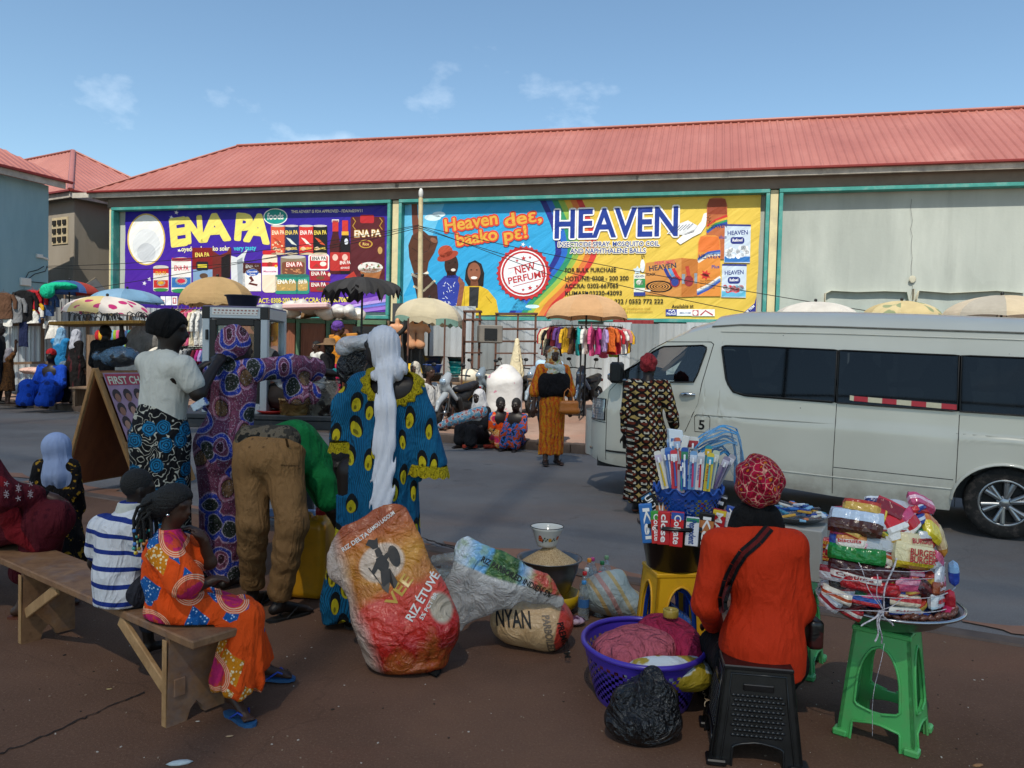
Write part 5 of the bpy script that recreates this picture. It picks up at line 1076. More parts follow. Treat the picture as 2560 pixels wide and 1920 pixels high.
# --- things on the near pavement
def film(name,c,alpha=.6,rough=.22,c2=None,sc=3.):
 """thin crinkled plastic film, partly see-through"""
 if('film',name)in MC:return MC[('film',name)]
 k=NM(name,rough,0,.6);o=k.co();col=k.ramp(k.noise(o,5,5),[(.3,tuple(x*.8 for x in c4(c)[:3])),(.7,c4(c)[:3])])
 if c2:col=k.mix(k.ramp(k.noise(o,sc,4),[(.5,0),(.56,1)]),col,c2)
 k.col(col);k.set(k.b,'Alpha',k.ramp(k.noise(o,6,4),[(.3,alpha*.75),(.7,min(1,alpha*1.2))]));k.bump(k.ma('ADD',k.ridge(o,11,5,.8),k.noise(o,30,4)),.8,.012);MC[('film',name)]=k.done();return MC[('film',name)]
def gloss(name,c,rough=.2,bs=14,b_=.8,dist=.02,c2=None,sc=5.):
 if('gloss',name)in MC:return MC[('gloss',name)]
 k=NM(name,rough,0,.55);o=k.co();col=c
 if c2:col=k.mix(k.ramp(k.noise(o,sc,3),[(.5,0),(.53,1)]),c,c2)
 k.col(col);k.bump(k.ma('ADD',k.ridge(o,bs*.6,4,.8),k.noise(o,bs*1.4,3)),b_,dist*.55);MC[('gloss',name)]=k.done();return MC[('gloss',name)]
def stool(c,rot,h,wb,wt,m,label,arch=(.30,.52,.86),bar=(.19,.28),legw=.36,name='plastic_stool'):
 t=thing(name,label,'stool',c);th=.014
 for s in range(4):
  a=rot+s*pi/2;e=A(cos(a),sin(a),0);n=A(sin(a),-cos(a),0);b=MB()
  hw=lambda v:wb+(wt-wb)*v
  P=lambda u,v,d:c+e*u+n*(hw(v)-d)+A(0,0,h*v)
  vs=np.unique(np.concatenate([np.linspace(0,.97,34),[bar[0]-.001,bar[0],bar[1],bar[1]+.001,arch[2]]]))
  def ui(v):
   hi=hw(v)*(1-legw*(1.0 if v>.1 else 1.0))
   if v<bar[0]:f=max(0,(bar[0]-v));return hi*min(1,(f/.03)**.5)if f<.03 else hi
   if v<=bar[1]:return 0.0
   if v<bar[1]+.04:return hi*((v-bar[1])/.04)**.5
   if v<arch[1]:return hi
   if v<arch[2]:return hi*sqrt(max(0,1-((v-arch[1])/(arch[2]-arch[1]))**2))
   return 0.0
  for sg in(-1,1):
   rows=[[P(sg*ui(v),v,0),P(sg*hw(v),v,0),P(sg*hw(v),v,th),P(sg*max(0,ui(v)),v,th)]for v in vs]
   if sg<0:rows=[r[::-1]for r in rows]
   b.grid(rows,False,True)
  q=[P(ui(v),v,-.002)for v in np.linspace(bar[1]+.002,arch[2]-.001,22)]+[P(-ui(v),v,-.002)for v in np.linspace(arch[2]-.001,bar[1]+.002,22)]
  b.tube(q,.006,5);q=[P(-ui(v),v,-.002)for v in np.linspace(0,bar[0]-.001,8)]+[P(ui(v),v,-.002)for v in np.linspace(bar[0]-.001,0,8)];b.tube(q,.006,5);b.build('side_panel',m,t)
 for s in range(4):
  a=rot+s*pi/2+pi/4;b=MB();u=A(cos(a),sin(a),0);v=A(-sin(a),cos(a),0);b.bbox(c+u*wb*1.28+A(0,0,.014),(.058,.058,.030),(unit(u+v),unit(v-u),A(0,0,1)),.009);b.build('foot',m,t)
 b=MB();ax=(A(cos(rot),sin(rot),0),A(-sin(rot),cos(rot),0),A(0,0,1));b.bbox(c+A(0,0,h*.985),(wt*2+.012,wt*2+.012,h*.05),ax,.010);b.build('seat',m,t)
 return t
def stool_plastic(name,c,dirt):
 k=NM(name,.38,0,.45);o=k.co();cc=k.mix(k.ramp(k.noise(o,9,6,rough=.7),[(.5,0),(.75,.55)]),c,dirt);k.col(cc);k.bump(k.noise(o,60,3),.08,.004);return k.done()
MSG=stool_plastic('mint_green_plastic','4fae5f','6f8f5c');MSG2=stool_plastic('leaf_green_plastic','3f9658','587f52');MSY=stool_plastic('stool_yellow_plastic','dba21a','a87b2a');MSB=stool_plastic('stool_blue_plastic','183f97','2a3c63')
SG=A(1.615,3.225,0);stool(SG,radians(-38),.462,.150,.108,MSG,'worn mint green plastic stool under the round tray of biscuits')
S2=A(1.455,3.96,0);stool(S2,radians(-32),.47,.165,.12,MSG2,'dark green plastic stool half hidden behind the orange jacket')
SY=A(W(1452,1300,4.05)[0],4.05,0);stool(SY,radians(8),.46,.158,.125,MSY,'yellow plastic stool under the black tub of toothpaste boxes',legw=.40);stool(SY+A(0,.02,-.0),radians(8),.425,.138,.108,MSB,'blue plastic stool nested inside the yellow one',legw=.40)
SB=A(1.005,3.075,0);kb=NM('black_stool_plastic',.32,0,.5);o_=kb.co();kb.col(kb.ramp(kb.noise(o_,14,4),[(.3,'0b0b0c'),(.7,'18181a')]));kb.bump(kb.noise(o_,80,2),.05,.003);MBS=kb.done()
tb=thing('plastic_stool','low black plastic stool with woven pattern sides under the seller in orange','stool',SB);rot=radians(-9);h=.372
for s in range(4):
 a=rot+s*pi/2;e=A(cos(a),sin(a),0);n=A(sin(a),-cos(a),0);wb,wt=.170,.128;hw=lambda v:wb+(wt-wb)*v
 P=lambda u,v,d=0.:SB+e*u+n*(hw(v)-d)+A(0,0,h*v)
 b=MB();ui=lambda v:0. if v>.25 else(hw(v)*.58*min(1,((.25-v)/.05)**.5))
 for sg in(-1,1):
  rows=[[P(sg*ui(v),v),P(sg*hw(v),v),P(sg*hw(v),v,.012),P(sg*ui(v),v,.012)]for v in np.unique(np.concatenate([np.linspace(0,.97,30),[.2499,.2501]]))]
  b.grid([r[::-1]for r in rows]if sg<0 else rows,False,True)
 q=[P(-ui(v),v,-.003)for v in np.linspace(0,.249,14)]+[P(ui(v),v,-.003)for v in np.linspace(.249,0,14)];b.tube(q,.005,5)
 q=[P(sgn*.82*hw(v)if v<.6 else sgn*.78*hw(v),v,-.002)for sgn,v in((-1,.04),(-1,.6),(-1,.93),(1,.93),(1,.6),(1,.04))];b.tube(q,.004,5)
 for r in range(9):
  for k in range(11):
   u=(-.5+(k+.5*(r%2))/11+.02)*1.30*hw(.5);v=.31+r*.050;b.ball(P(u,v,-.001),.0105,7,4,(1,.45,.62),(e,n,A(0,0,1)))
 b.bbox(P(0,.80,-.002),(.115,.012,.026),(e,n,A(0,0,1)),.005);b.build('side_panel',MBS,tb)
b=MB();b.bbox(SB+A(0,0,h*.985),(.264,.264,.02),(A(cos(rot),sin(rot),0),A(-sin(rot),cos(rot),0),A(0,0,1)),.008);b.build('seat',MBS,tb)
for s in range(4):a=rot+s*pi/2+pi/4;u=A(cos(a),sin(a),0);b=MB();b.bbox(SB+u*.168*1.30+A(0,0,.012),(.075,.075,.024),(A(cos(rot),sin(rot),0),A(-sin(rot),cos(rot),0),A(0,0,1)),.006);b.build('foot',MBS,tb)
def basket(c,rx,ry,h,m,label,flare=1.3,rows=14,n=64,wave=.0,solid=(2,3),name='basket',parts=True):
 t=thing(name,label,'basket',c);P=np.zeros((rows+1,n,3))
 for i in range(rows+1):
  v=i/rows;f=(1/flare)+(1-1/flare)*v**.8
  for k in range(n):
   a=2*pi*k/n;P[i,k]=c+A(rx*f*cos(a),ry*f*sin(a),h*v+(wave*h*.12*sin(a*14)if i==rows else 0))
 b=MB()
 for i in range(rows):
  for k in range(n):
   if solid[0]<=i<rows-solid[1]and(k+(i%2))%2==0:continue
   k2=(k+1)%n;b.add([P[i,k],P[i,k2],P[i+1,k2],P[i+1,k]],[(0,1,2,3)],True)
 b.poly([P[0,k]for k in range(n)][::-1]);b.build('wall',m,t)
 b=MB();q=[P[rows,k]for k in range(n)];b.tube(q+[q[0],q[1]],.012 if rx>.2 else .007,7,caps=False,flat=1.1);b.build('rim',m,t);return t
PC=A(W(1391,1415,3.5)[0],3.52,0);MPUR=plastic('purple_plastic','43309c',.3)
basket(PC,.278,.315,.255,MPUR,'oval purple laundry basket full of folded pink cloth',1.32,16,84)
def blob(name,parts,m,label,cat,wr=(.012,14),h=.014,k=.06,seed=0.,cutz=None,extra=None):
 sd=SD(k)
 for p,r in parts:sd.ell(p,r)
 if cutz is not None:sd.cut(A(0,0,cutz),A(0,0,-1))
 if wr:sd.wrink(wr[0],wr[1],seed)
 if extra:extra(sd)
 o=sd.mesh(name,m,None,h);tag(o,label,cat);return sd,o
blob('folded_cloth',[(PC+A(-.04,.02,.20),(.20,.20,.10)),(PC+A(-.13,-.05,.21),(.09,.12,.07)),(PC+A(.02,.0,.26),(.13,.15,.06))],cloth('dusty_pink_cotton','b45a66',folds=.8,fs=14),'dusty pink cloth heaped in the purple basket','cloth',(.010,19),.011)
blob('folded_cloth',[(PC+A(.12,.10,.25),(.15,.16,.10)),(PC+A(.19,-.0,.22),(.10,.15,.10))],cloth('raspberry_cotton','9c2546',folds=.8,fs=14),'raspberry cloth folded at the back of the purple basket','cloth',(.008,15),.011,seed=2)
blob('folded_cloth',[(PC+A(.05,-.20,.19),(.17,.08,.08)),(PC+A(.19,-.16,.18),(.09,.09,.07))],gloss('yellow_white_wrap','c5cdd0',.5,9,.6,.02,'a08a22',7),'yellow and white wrapped bundle at the front of the purple basket','bundle',(.007,22),.011,seed=5)
b=MB();c=PC+A(.135,.06,.355);b.lathe([(.022,0),(.034,0),(.036,.004),(.036,.032),(.034,.036),(.022,.036),(.022,0)],c,20);tag(b.build('tape_roll',plastic('brown_tape','a08a3a',.3)),'roll of yellow tape on the raspberry cloth','tape')
kb=NM('black_film',.22,0,.55);o_=kb.co();kb.col((.008,.008,.009));kb.bump(kb.ma('ADD',kb.ridge(o_,7,6,1.0),kb.noise(o_,26,5,dist=1.)),1.0,.022);MBAG=kb.done()
BG=W(1392,1545,3.10);blob('rubbish_bag',[(A(BG[0],3.12,.085),(.165,.125,.10)),(A(BG[0]+.03,3.13,.17),(.125,.095,.09)),(A(BG[0]-.085,3.12,.16),(.05,.06,.06)),(A(BG[0]+.04,3.14,.255),(.05,.04,.05))],MBAG,'crumpled shiny black plastic bag on the ground before the purple basket','bag',(.012,22),.007,.04,3.,.002)
TZ=.468;TC=SY+A(0,0,TZ)
tub=thing('plastic_tub','black plastic tub on the yellow stool packed with toothpaste boxes','tub',TC)
b=MB();b.lathe([(.001,.0),(.132,.0),(.14,.006),(.182,.225),(.196,.228),(.198,.24),(.186,.242),(.176,.222),(.133,.012),(.001,.012)],TC,40);b.build('shell',plastic('tub_black_plastic','0e0e0f',.3),tub)
b=MB();b.lathe([(.190,.236),(.198,.243),(.190,.249),(.183,.243)],TC,40);b.build('rim',plastic('tub_black_plastic','0e0e0f',.3),tub)
def pcol(c):return mat('pack_'+c,c,.38,.05,5,.04,30)
def carton(c,rt,up,w,h,d,cols,txt,label,tcol='f2f0ec',vert=True,group='toothpaste boxes in the black tub',name='toothpaste_box',band=None,cat='box'):
 """box seen from the front: rt to the right, up along its height"""
 rt,up=unit(rt),unit(up);n=np.cross(rt,up);b=MB();ms=[pcol(cols[0]),pcol(cols[1]),pcol(tcol)];b.bbox(c,(w,d,h),(rt,-n,up),.003)
 f=c+n*(d/2+.0012)
 if band:y0,y1=band;b.add([f+rt*(-w*.48)+up*(h*y0),f+rt*(w*.48)+up*h*y0,f+rt*(w*.48)+up*h*y1,f-rt*w*.48+up*h*y1],[(0,1,2,3)],False,1)
 f=f+n*.0012
 if txt:
  if vert:text(b,txt,f-rt*(-w*.26)*-1*-1+up*h*.42 if False else f+rt*(-w*.22)+up*h*.44,-up,rt,w*.5,h*.86,2)
  else:text(b,txt,f-rt*w*.42-up*h*.08,rt,up,min(h*.3,w*.22),w*.84,2)
 o=b.build(name,ms);tag(o,label,cat,group);return o
CAMD=lambda p:unit((CAM-p)*A(1,1,0))
def stand(x,y,Y,w,h,d,tilt,cols,txt,label,yaw=0.,**kw):
 p=W(x,y,Y);n=CAMD(p);a=yaw;n=A(n[0]*cos(a)-n[1]*sin(a),n[0]*sin(a)+n[1]*cos(a),0);rt=np.cross(A(0,0,1),n);up=A(0,0,1);t=radians(tilt)
 return carton(p,rt*cos(t)+up*-sin(t)*-1*-1,up*cos(t)+rt*sin(t),w,h,d,cols,txt,label,**kw)
q4=PX(4.0)
for x,y,Y,wp,hp,tl,cols,txt,lb,kw in((1398,1124,3.96,28,62,-8,('2f6fb5','e3e6ea'),'Kel','blue toothpaste box at the left edge of the black tub',dict()),(1418,1132,3.92,22,50,-4,('3c9a3a','c62a2c'),'Colgate','green and red toothpaste box in the front row of the black tub',dict(band=(-.5,.25))),(1434,1134,3.90,26,52,0,('c1272d','d8453f'),'close','plain red toothpaste box second in the front row of the black tub',dict()),(1462,1137,3.88,27,54,2,('cf2228','2a55a5'),'Colgate','red toothpaste box with blue corner in the middle of the front row',dict(band=(.3,.5))),(1495,1142,3.88,27,44,2,('e6e8ea','2d8c62'),'Pepsodent','white toothpaste box with green top in the front row',dict(tcol='24478c',band=(.36,.5))),(1524,1140,3.90,32,56,4,('151516','c07a45'),'Kel','black and copper toothpaste box at the right of the front row',dict(band=(-.05,.3))),(1549,1132,3.94,28,56,8,('b92029','e2c23a'),'MAX','red toothpaste box with yellow top at the right of the black tub',dict(band=(.34,.5))),(1574,1118,3.99,22,46,12,('2c4f9e','e4e7ec'),'Aqua','blue and white toothpaste box leaning at the far right of the tub',dict(band=(-.2,.3))),(1430,1108,4.02,26,44,-3,('1a1a1b','b9774a'),'x','black and orange carton in the back row of the black tub',dict(band=(-.1,.4))),(1462,1105,4.02,32,48,0,('2462b8','e9cf3a'),'','blue carton with yellow flash in the back row of the black tub',dict(band=(-.05,.12))),(1490,1116,4.03,30,40,0,('1f3f8f','e0e5ee'),'blue','navy carton in the back row of the black tub',dict(band=(-.35,.0))),(1514,1108,4.01,26,56,4,('c9b93a','d8dccb'),'Ri','yellow green carton standing in the back row of the tub',dict(tcol='b0262b')),(1412,1088,4.04,26,50,-36,('0f1011','2f6f9f'),'ULTRA','slim black carton tilted left under the blue basket',dict(band=(.38,.46))),(1552,1092,4.05,22,46,16,('121213','bdbfc2'),'11','slim black carton standing beside the blue basket',dict(band=(.42,.48))),(1400,1086,4.08,14,18,-10,('c23a34','c23a34'),'','small red bottle cap carton behind the blue toothpaste box',dict())):
 stand(x,y+6,Y,wp*q4,hp*q4*1.35,.036,tl,cols,txt,lb,**kw)
BC=A(W(1487,1060,4.06)[0],4.06,.735);basket(BC,.182,.15,.15,PB,'scalloped royal blue basket standing on the toothpaste boxes',1.35,12,60,1.0,(1,3))
MCLR=film('clear_blister','c9ced4',.5,.12)
def brush(x,y,Y,hp,tilt,card,hd,label,txt=None,wide=1.0):
 p=W(x,y,Y);n=CAMD(p);rt=np.cross(A(0,0,1),n);t=radians(tilt);up=A(0,0,1)*cos(t)+rt*sin(t);rt=rt*cos(t)-A(0,0,1)*sin(t);h=hp*PX(Y);w=.036*wide;b=MB()
 out=[]
 for cx,cy,a0 in((w/2-.012,h/2-.012,0),(-w/2+.012,h/2-.012,90),(-w/2+.004,-h/2+.004,180),(w/2-.004,-h/2+.004,270)):
  for i in range(5):a=radians(a0+22.5*i);r_=.012 if cy>0 else .004;out.append(p+rt*(cx+r_*cos(a))+up*(cy+r_*sin(a)))
 b.mi=0;b.prism(out,-n*.004)
 b.mi=1;b.add([p+n*.0015+rt*sx*w*.46+up*h*q for sx,q in((-1,.22),(1,.22),(1,.40),(-1,.40))],[(0,1,2,3)],False,1)
 b.mi=2;b.tube([p+n*.012-up*h*.42+rt*w*.1,p+n*.014-up*h*.05+rt*w*.06,p+n*.012+up*h*.2,p+n*.012+up*h*.32],[.0055,.005,.0035,.006],7)
 b.mi=3;b.bbox(p+n*.02+up*h*.27,(.010,.012,h*.14),(rt,n,up),.002)
 if txt:text(b,txt,p+n*.002-rt*w*.30+up*h*.18,-up,rt,w*.26,h*.42,4)
 o=b.build('toothbrush_pack',[pcol(card[0]),pcol(card[1]),pcol(hd),pcol('e9ebec'),pcol(card[2]if len(card)>2 else '2a3f7a')]);tag(o,label,'toothbrush','toothbrush packs in the blue basket')
for a in((1428,1015,3.95,84,-14,('d9d6cc','c2b9d0','8a7aa8'),'d8b92a','pale toothbrush pack with a yellow brush at the far left of the blue basket'),(1440,1010,3.98,84,-10,('cfd2d4','d9dadc'),'8aa0c0','white toothbrush card with bar lines leaning left'),(1447,1010,3.96,88,-7,('4a79bd','2a5fb0'),'dfe3ea','light blue toothbrush pack leaning left in the blue basket'),(1457,1014,3.93,84,-4,('c93446','e7e8ec','b8222c'),'3b66b5','red and white toothbrush pack in the blue basket','Pro'),(1478,1012,3.90,92,0,('1f4f9f','2f7d5a','f0f0f0'),'dfeaf0','deep blue toothbrush pack with a green badge','P'),(1471,1030,3.92,70,-2,('b9a5b0','7d1f2a'),'2b8f8f','mauve toothbrush card with a teal brush'),(1496,1016,3.89,84,2,('6f9cc9','c7d5e4','3a4f8a'),'c9356a','sky blue toothbrush pack with a pink brush','tek'),(1512,1018,3.88,82,3,('d2d3d6','b5b9c0','7a4fa0'),'c8283a','grey white toothbrush card with a red and white brush','Charles'),(1531,1020,3.90,84,5,('d8c33f','3aa0c0','b8282c'),'5ab0b8','yellow and white toothbrush pack with an aqua brush','TEETH'),(1540,1014,3.93,84,9,('b9c4b0','d9dcd2'),'7d94b0','pale green toothbrush card leaning right'),(1556,1022,3.96,78,22,('8f86a0','c9c4d2'),'6a5a86','lilac clear toothbrush pack leaning far right'),(1566,1016,3.99,76,26,('a4a2ac','d5d3da'),'4a4f60','smoky clear toothbrush pack at the right end'),(1528,1000,4.0,76,3,('2a8a9a','d9b030'),'e9e9e9','teal toothbrush card standing behind the yellow one'),(1465,985,4.02,80,-6,('c7674a','9fb5cf'),'cfd6dd','orange and grey toothbrush card in the back row'),(1452,985,4.04,76,-10,('9db4d0','5c7fb8'),'cfd6dd','frosted blue toothbrush card in the back row'),(1495,985,4.05,84,2,('d6d5d0','a8323a','3a3a44'),'8a8f98','white printed toothbrush card in the back row','CLASSIC',1.6)):brush(*a[:8],a[8]if len(a)>8 else None,a[9]if len(a)>9 else 1.0)
p=W(1459,950,4.05);carton(p,A(1,0,-.1),unit(A(-.1,0,1)),.075,.11,.05,('d4dfe6','5f93c4'),'Flo','white and blue tissue packet at the top of the pile','2a5aa0',False,None,'tissue_packet',(-.5,-.3),'packet')
p=W(1478,958,4.03);carton(p,A(1,0,-.2),A(.25,0,1),.035,.085,.03,('dcdad4','c3c0b8'),'','small cream carton beside the tissue packet','f2f0ec',True,None,'small_carton',None,'box')
MASK=mat('mask_blue','4d97c9',.7,.12,8,.5,40)
for i,(pts,w,lb)in enumerate((([(1498,955),(1525,935),(1560,918),(1592,928)],.05,'topmost blue face mask bundle arching over the basket'),([(1500,975),(1530,955),(1566,940),(1590,950)],.055,'second blue face mask bundle below the top one'),([(1510,990),(1535,975),(1560,960),(1578,985)],.055,'third blue face mask bundle in the fan'),([(1590,925),(1601,960),(1604,1000),(1596,1040)],.04,'blue face mask bundle hanging at the right edge'),([(1578,930),(1588,970),(1590,1010),(1586,1044)],.04,'blue face mask bundle hanging beside the right one'),([(1550,990),(1545,1010),(1548,1030),(1560,1045)],.05,'darker blue face mask bundle folded behind the brushes'))):
 b=MB();Q=[W(x,y,4.06+.015*i)for x,y in pts];ts=np.linspace(0,1,12);cv=[]
 for t in ts:
  f=t*3;k_=min(2,int(f));u=f-k_;cv.append(Q[k_]*(1-u)+Q[k_+1]*u)
 for j in range(4):b.tube([c+A(.004*sin(7*t+j),-.012*j+.01,-.010*j+.006*sin(9*t+j*2))for c,t in zip(cv,ts)],[w*.38*(.6+.4*sin(pi*t))for t in ts],8,flat=.18+.1*(j%2))
 tag(b.build('face_mask_bundle',MASK),lb,'face masks','blue face masks on the blue basket')
sd,o=blob('plastic_film',[(W(1548,950,4.03),(.085,.05,.07)),(W(1590,985,4.04),(.035,.05,.12))],film('clear_wrap','a9c4d6',.22,.08),'clear plastic wrap around the blue face masks','wrap',(.006,40),.012)
blob('plastic_bag',[(SY+A(.03,.02,.12),(.09,.10,.11)),(SY+A(-.03,.0,.22),(.06,.08,.07))],gloss('blue_bag_film','0d4fa8',.25,20,.9),'blue plastic bag stuffed under the yellow stool','bag',(.008,36),.011)
b=MB();c0=S2+A(0,0,.475);b.mat(0).bbox(c0+A(.03,-.02,.13),(.27,.24,.26),(A(cos(-.5),sin(-.5),0),A(sin(.5),cos(.5),0),A(0,0,1)),.006);tag(b.build('cardboard_box',mat('grey_white_carton','a7a59e',.7,.1,6,.1)),'grey white carton on the dark green stool','box')
ST=A(W(1716,1122,4.0)[0],4.0,.745);b=MB();b.lathe([(.001,0),(.12,0),(.165,.03),(.17,.034),(.16,.032),(.12,.008),(.001,.008)],ST,28);tag(b.build('sweet_tray',mat('tray_steel','8f9193',.25,.1,4,0,metal=.8)),'round metal tray of sweets behind the orange jacket','tray')
rr=random.Random(4);sw=[('2f6fb5','blue'),('c8d2dc','silver'),('d07a4a','orange'),('1c3c8a','navy'),('7fb2cf','pale blue'),('2a2c34','black'),('d6d3c8','white'),('3a7f9a','teal'),('c99a3a','gold')]
for i in range(42):
 a=rr.uniform(0,6.28);r_=.15*sqrt(rr.random());c,nm=sw[i%9];p=ST+A(r_*cos(a),r_*sin(a),.018+.075*(1-r_/.16)+rr.uniform(0,.012));u=unit(A(cos(a*3),sin(a*3),rr.uniform(-.3,.3)));b=MB();b.bbox(p,(rr.uniform(.045,.075),rr.uniform(.022,.034),.012),(u,unit(np.cross(A(0,0,1),u)),unit(np.cross(u,unit(np.cross(A(0,0,1),u))))),.004)
 tag(b.build('sweet_packet',gloss('sweet_'+nm.replace(' ','_'),c,.25,30,.5,.006)),f'{nm} wrapped sweet packet on the round tray behind the seller','sweets',f'{nm} sweets on the tray')
p=W(1712,1104,4.0);b=MB();xd=unit(A(1,-.1,.12));up=unit(A(-.12,-.5,1));n_=np.cross(xd,up);b.mat(0).bbox(p,(.10,.010,.045),(xd,n_,up),.003);text(b,'mentos',p+n_*.008-xd*.042-up*.012,xd,up,.026,.085,1);tag(b.build('sweet_packet',[pcol('2763b5'),pcol('e9edf2')]),'blue sweet packet with white letters on top of the tray','sweets')
TB_=SG+A(0,0,.462+.012);tr=thing('biscuit_tray','wide steel tray on the mint green stool piled with biscuits','tray',TB_)
b=MB();b.lathe([(.001,0),(.11,0),(.15,.006),(.20,.030),(.262,.078),(.284,.084),(.288,.092),(.28,.094),(.258,.086),(.196,.038),(.001,.012)],TB_,56);b.build('bowl',mat('brushed_steel','7f8184',.3,.15,3,.05,60,metal=.85),tr)
b=MB();b.lathe([(.278,.086),(.288,.088),(.288,.096),(.278,.097)],TB_,56);b.build('rim',mat('polished_steel','b5b7ba',.15,.05,3,0,metal=.9),tr)
YB=3.225
def packet(x,y,wp,hp,rot,cols,txt,label,tcol='f3efe6',dz=0.,th=.04,bandy=(-.5,-.2),clear=False,n_units=0):
 ppx=PX(3.05);X=(x-1915)*ppx;zc=W(x,y,3.1)[2]-TB_[2];Rz=.27*(1-.30*max(0,min(1,(zc-.10)/.5))**1.5)
 Y=YB-Rz*sqrt(max(.04,1-(X/(Rz+.05))**2))*.86+dz;p=W(x,y,Y);w,h=wp*PX(Y),hp*PX(Y)*1.12
 out=unit(A(X*1.0,-(YB-Y)-.02,.02));el=max(0,min(.9,(zc-.30)*2.6));n=unit(out+A(0,0,el));rt=unit(np.cross(A(0,0,1),n));up=np.cross(n,rt);t=radians(rot);rt,up=rt*cos(t)+up*sin(t),up*cos(t)-rt*sin(t)
 b=MB();NX,NY=12,8
 for sgn in(1,-1):
  P=np.zeros((NX+1,NY+1,3))
  for i in range(NX+1):
   for j in range(NY+1):
    u,v=2*i/NX-1,2*j/NY-1;f=(1-abs(u)**6)**.6*(1-abs(v)**4)**.5;cr=1+.05*sin(9*u+x)*sin(7*v+y)
    if n_units:f*=.82+.18*abs(sin(pi*n_units*(u+1)/2))
    P[i,j]=p+rt*w/2*u*(1-.05*v*v)+up*h/2*v*(1-.06*u*u)+n*sgn*th/2*f*cr
  for i in range(NX):
   for j in range(NY):
    v=(2*j+1)/NY-1;b.mi=1 if bandy[0]*2<v<bandy[1]*2 else 0
    q=[P[i,j],P[i+1,j],P[i+1,j+1],P[i,j+1]];b.add(q if sgn>0 else q[::-1],[(0,1,2,3)],True)
 if txt:
  for k_,tx in enumerate(txt if isinstance(txt,(list,tuple))else[txt]):text(b,tx,p+n*(th/2+.003)-rt*w*.38+up*h*(-.08+.26*k_-.16*(len(txt)-1 if isinstance(txt,(list,tuple))else 0)),rt,up,min(.24*h,.2*w),w*.74,2)
 o=b.build('biscuit_packet',[gloss('wrap_'+cols[0],cols[0],.18,26,.55,.008),gloss('wrap_'+cols[1],cols[1],.18,26,.55,.008),pcol(tcol)]);tag(o,label,'biscuits','biscuit packets on the steel tray')
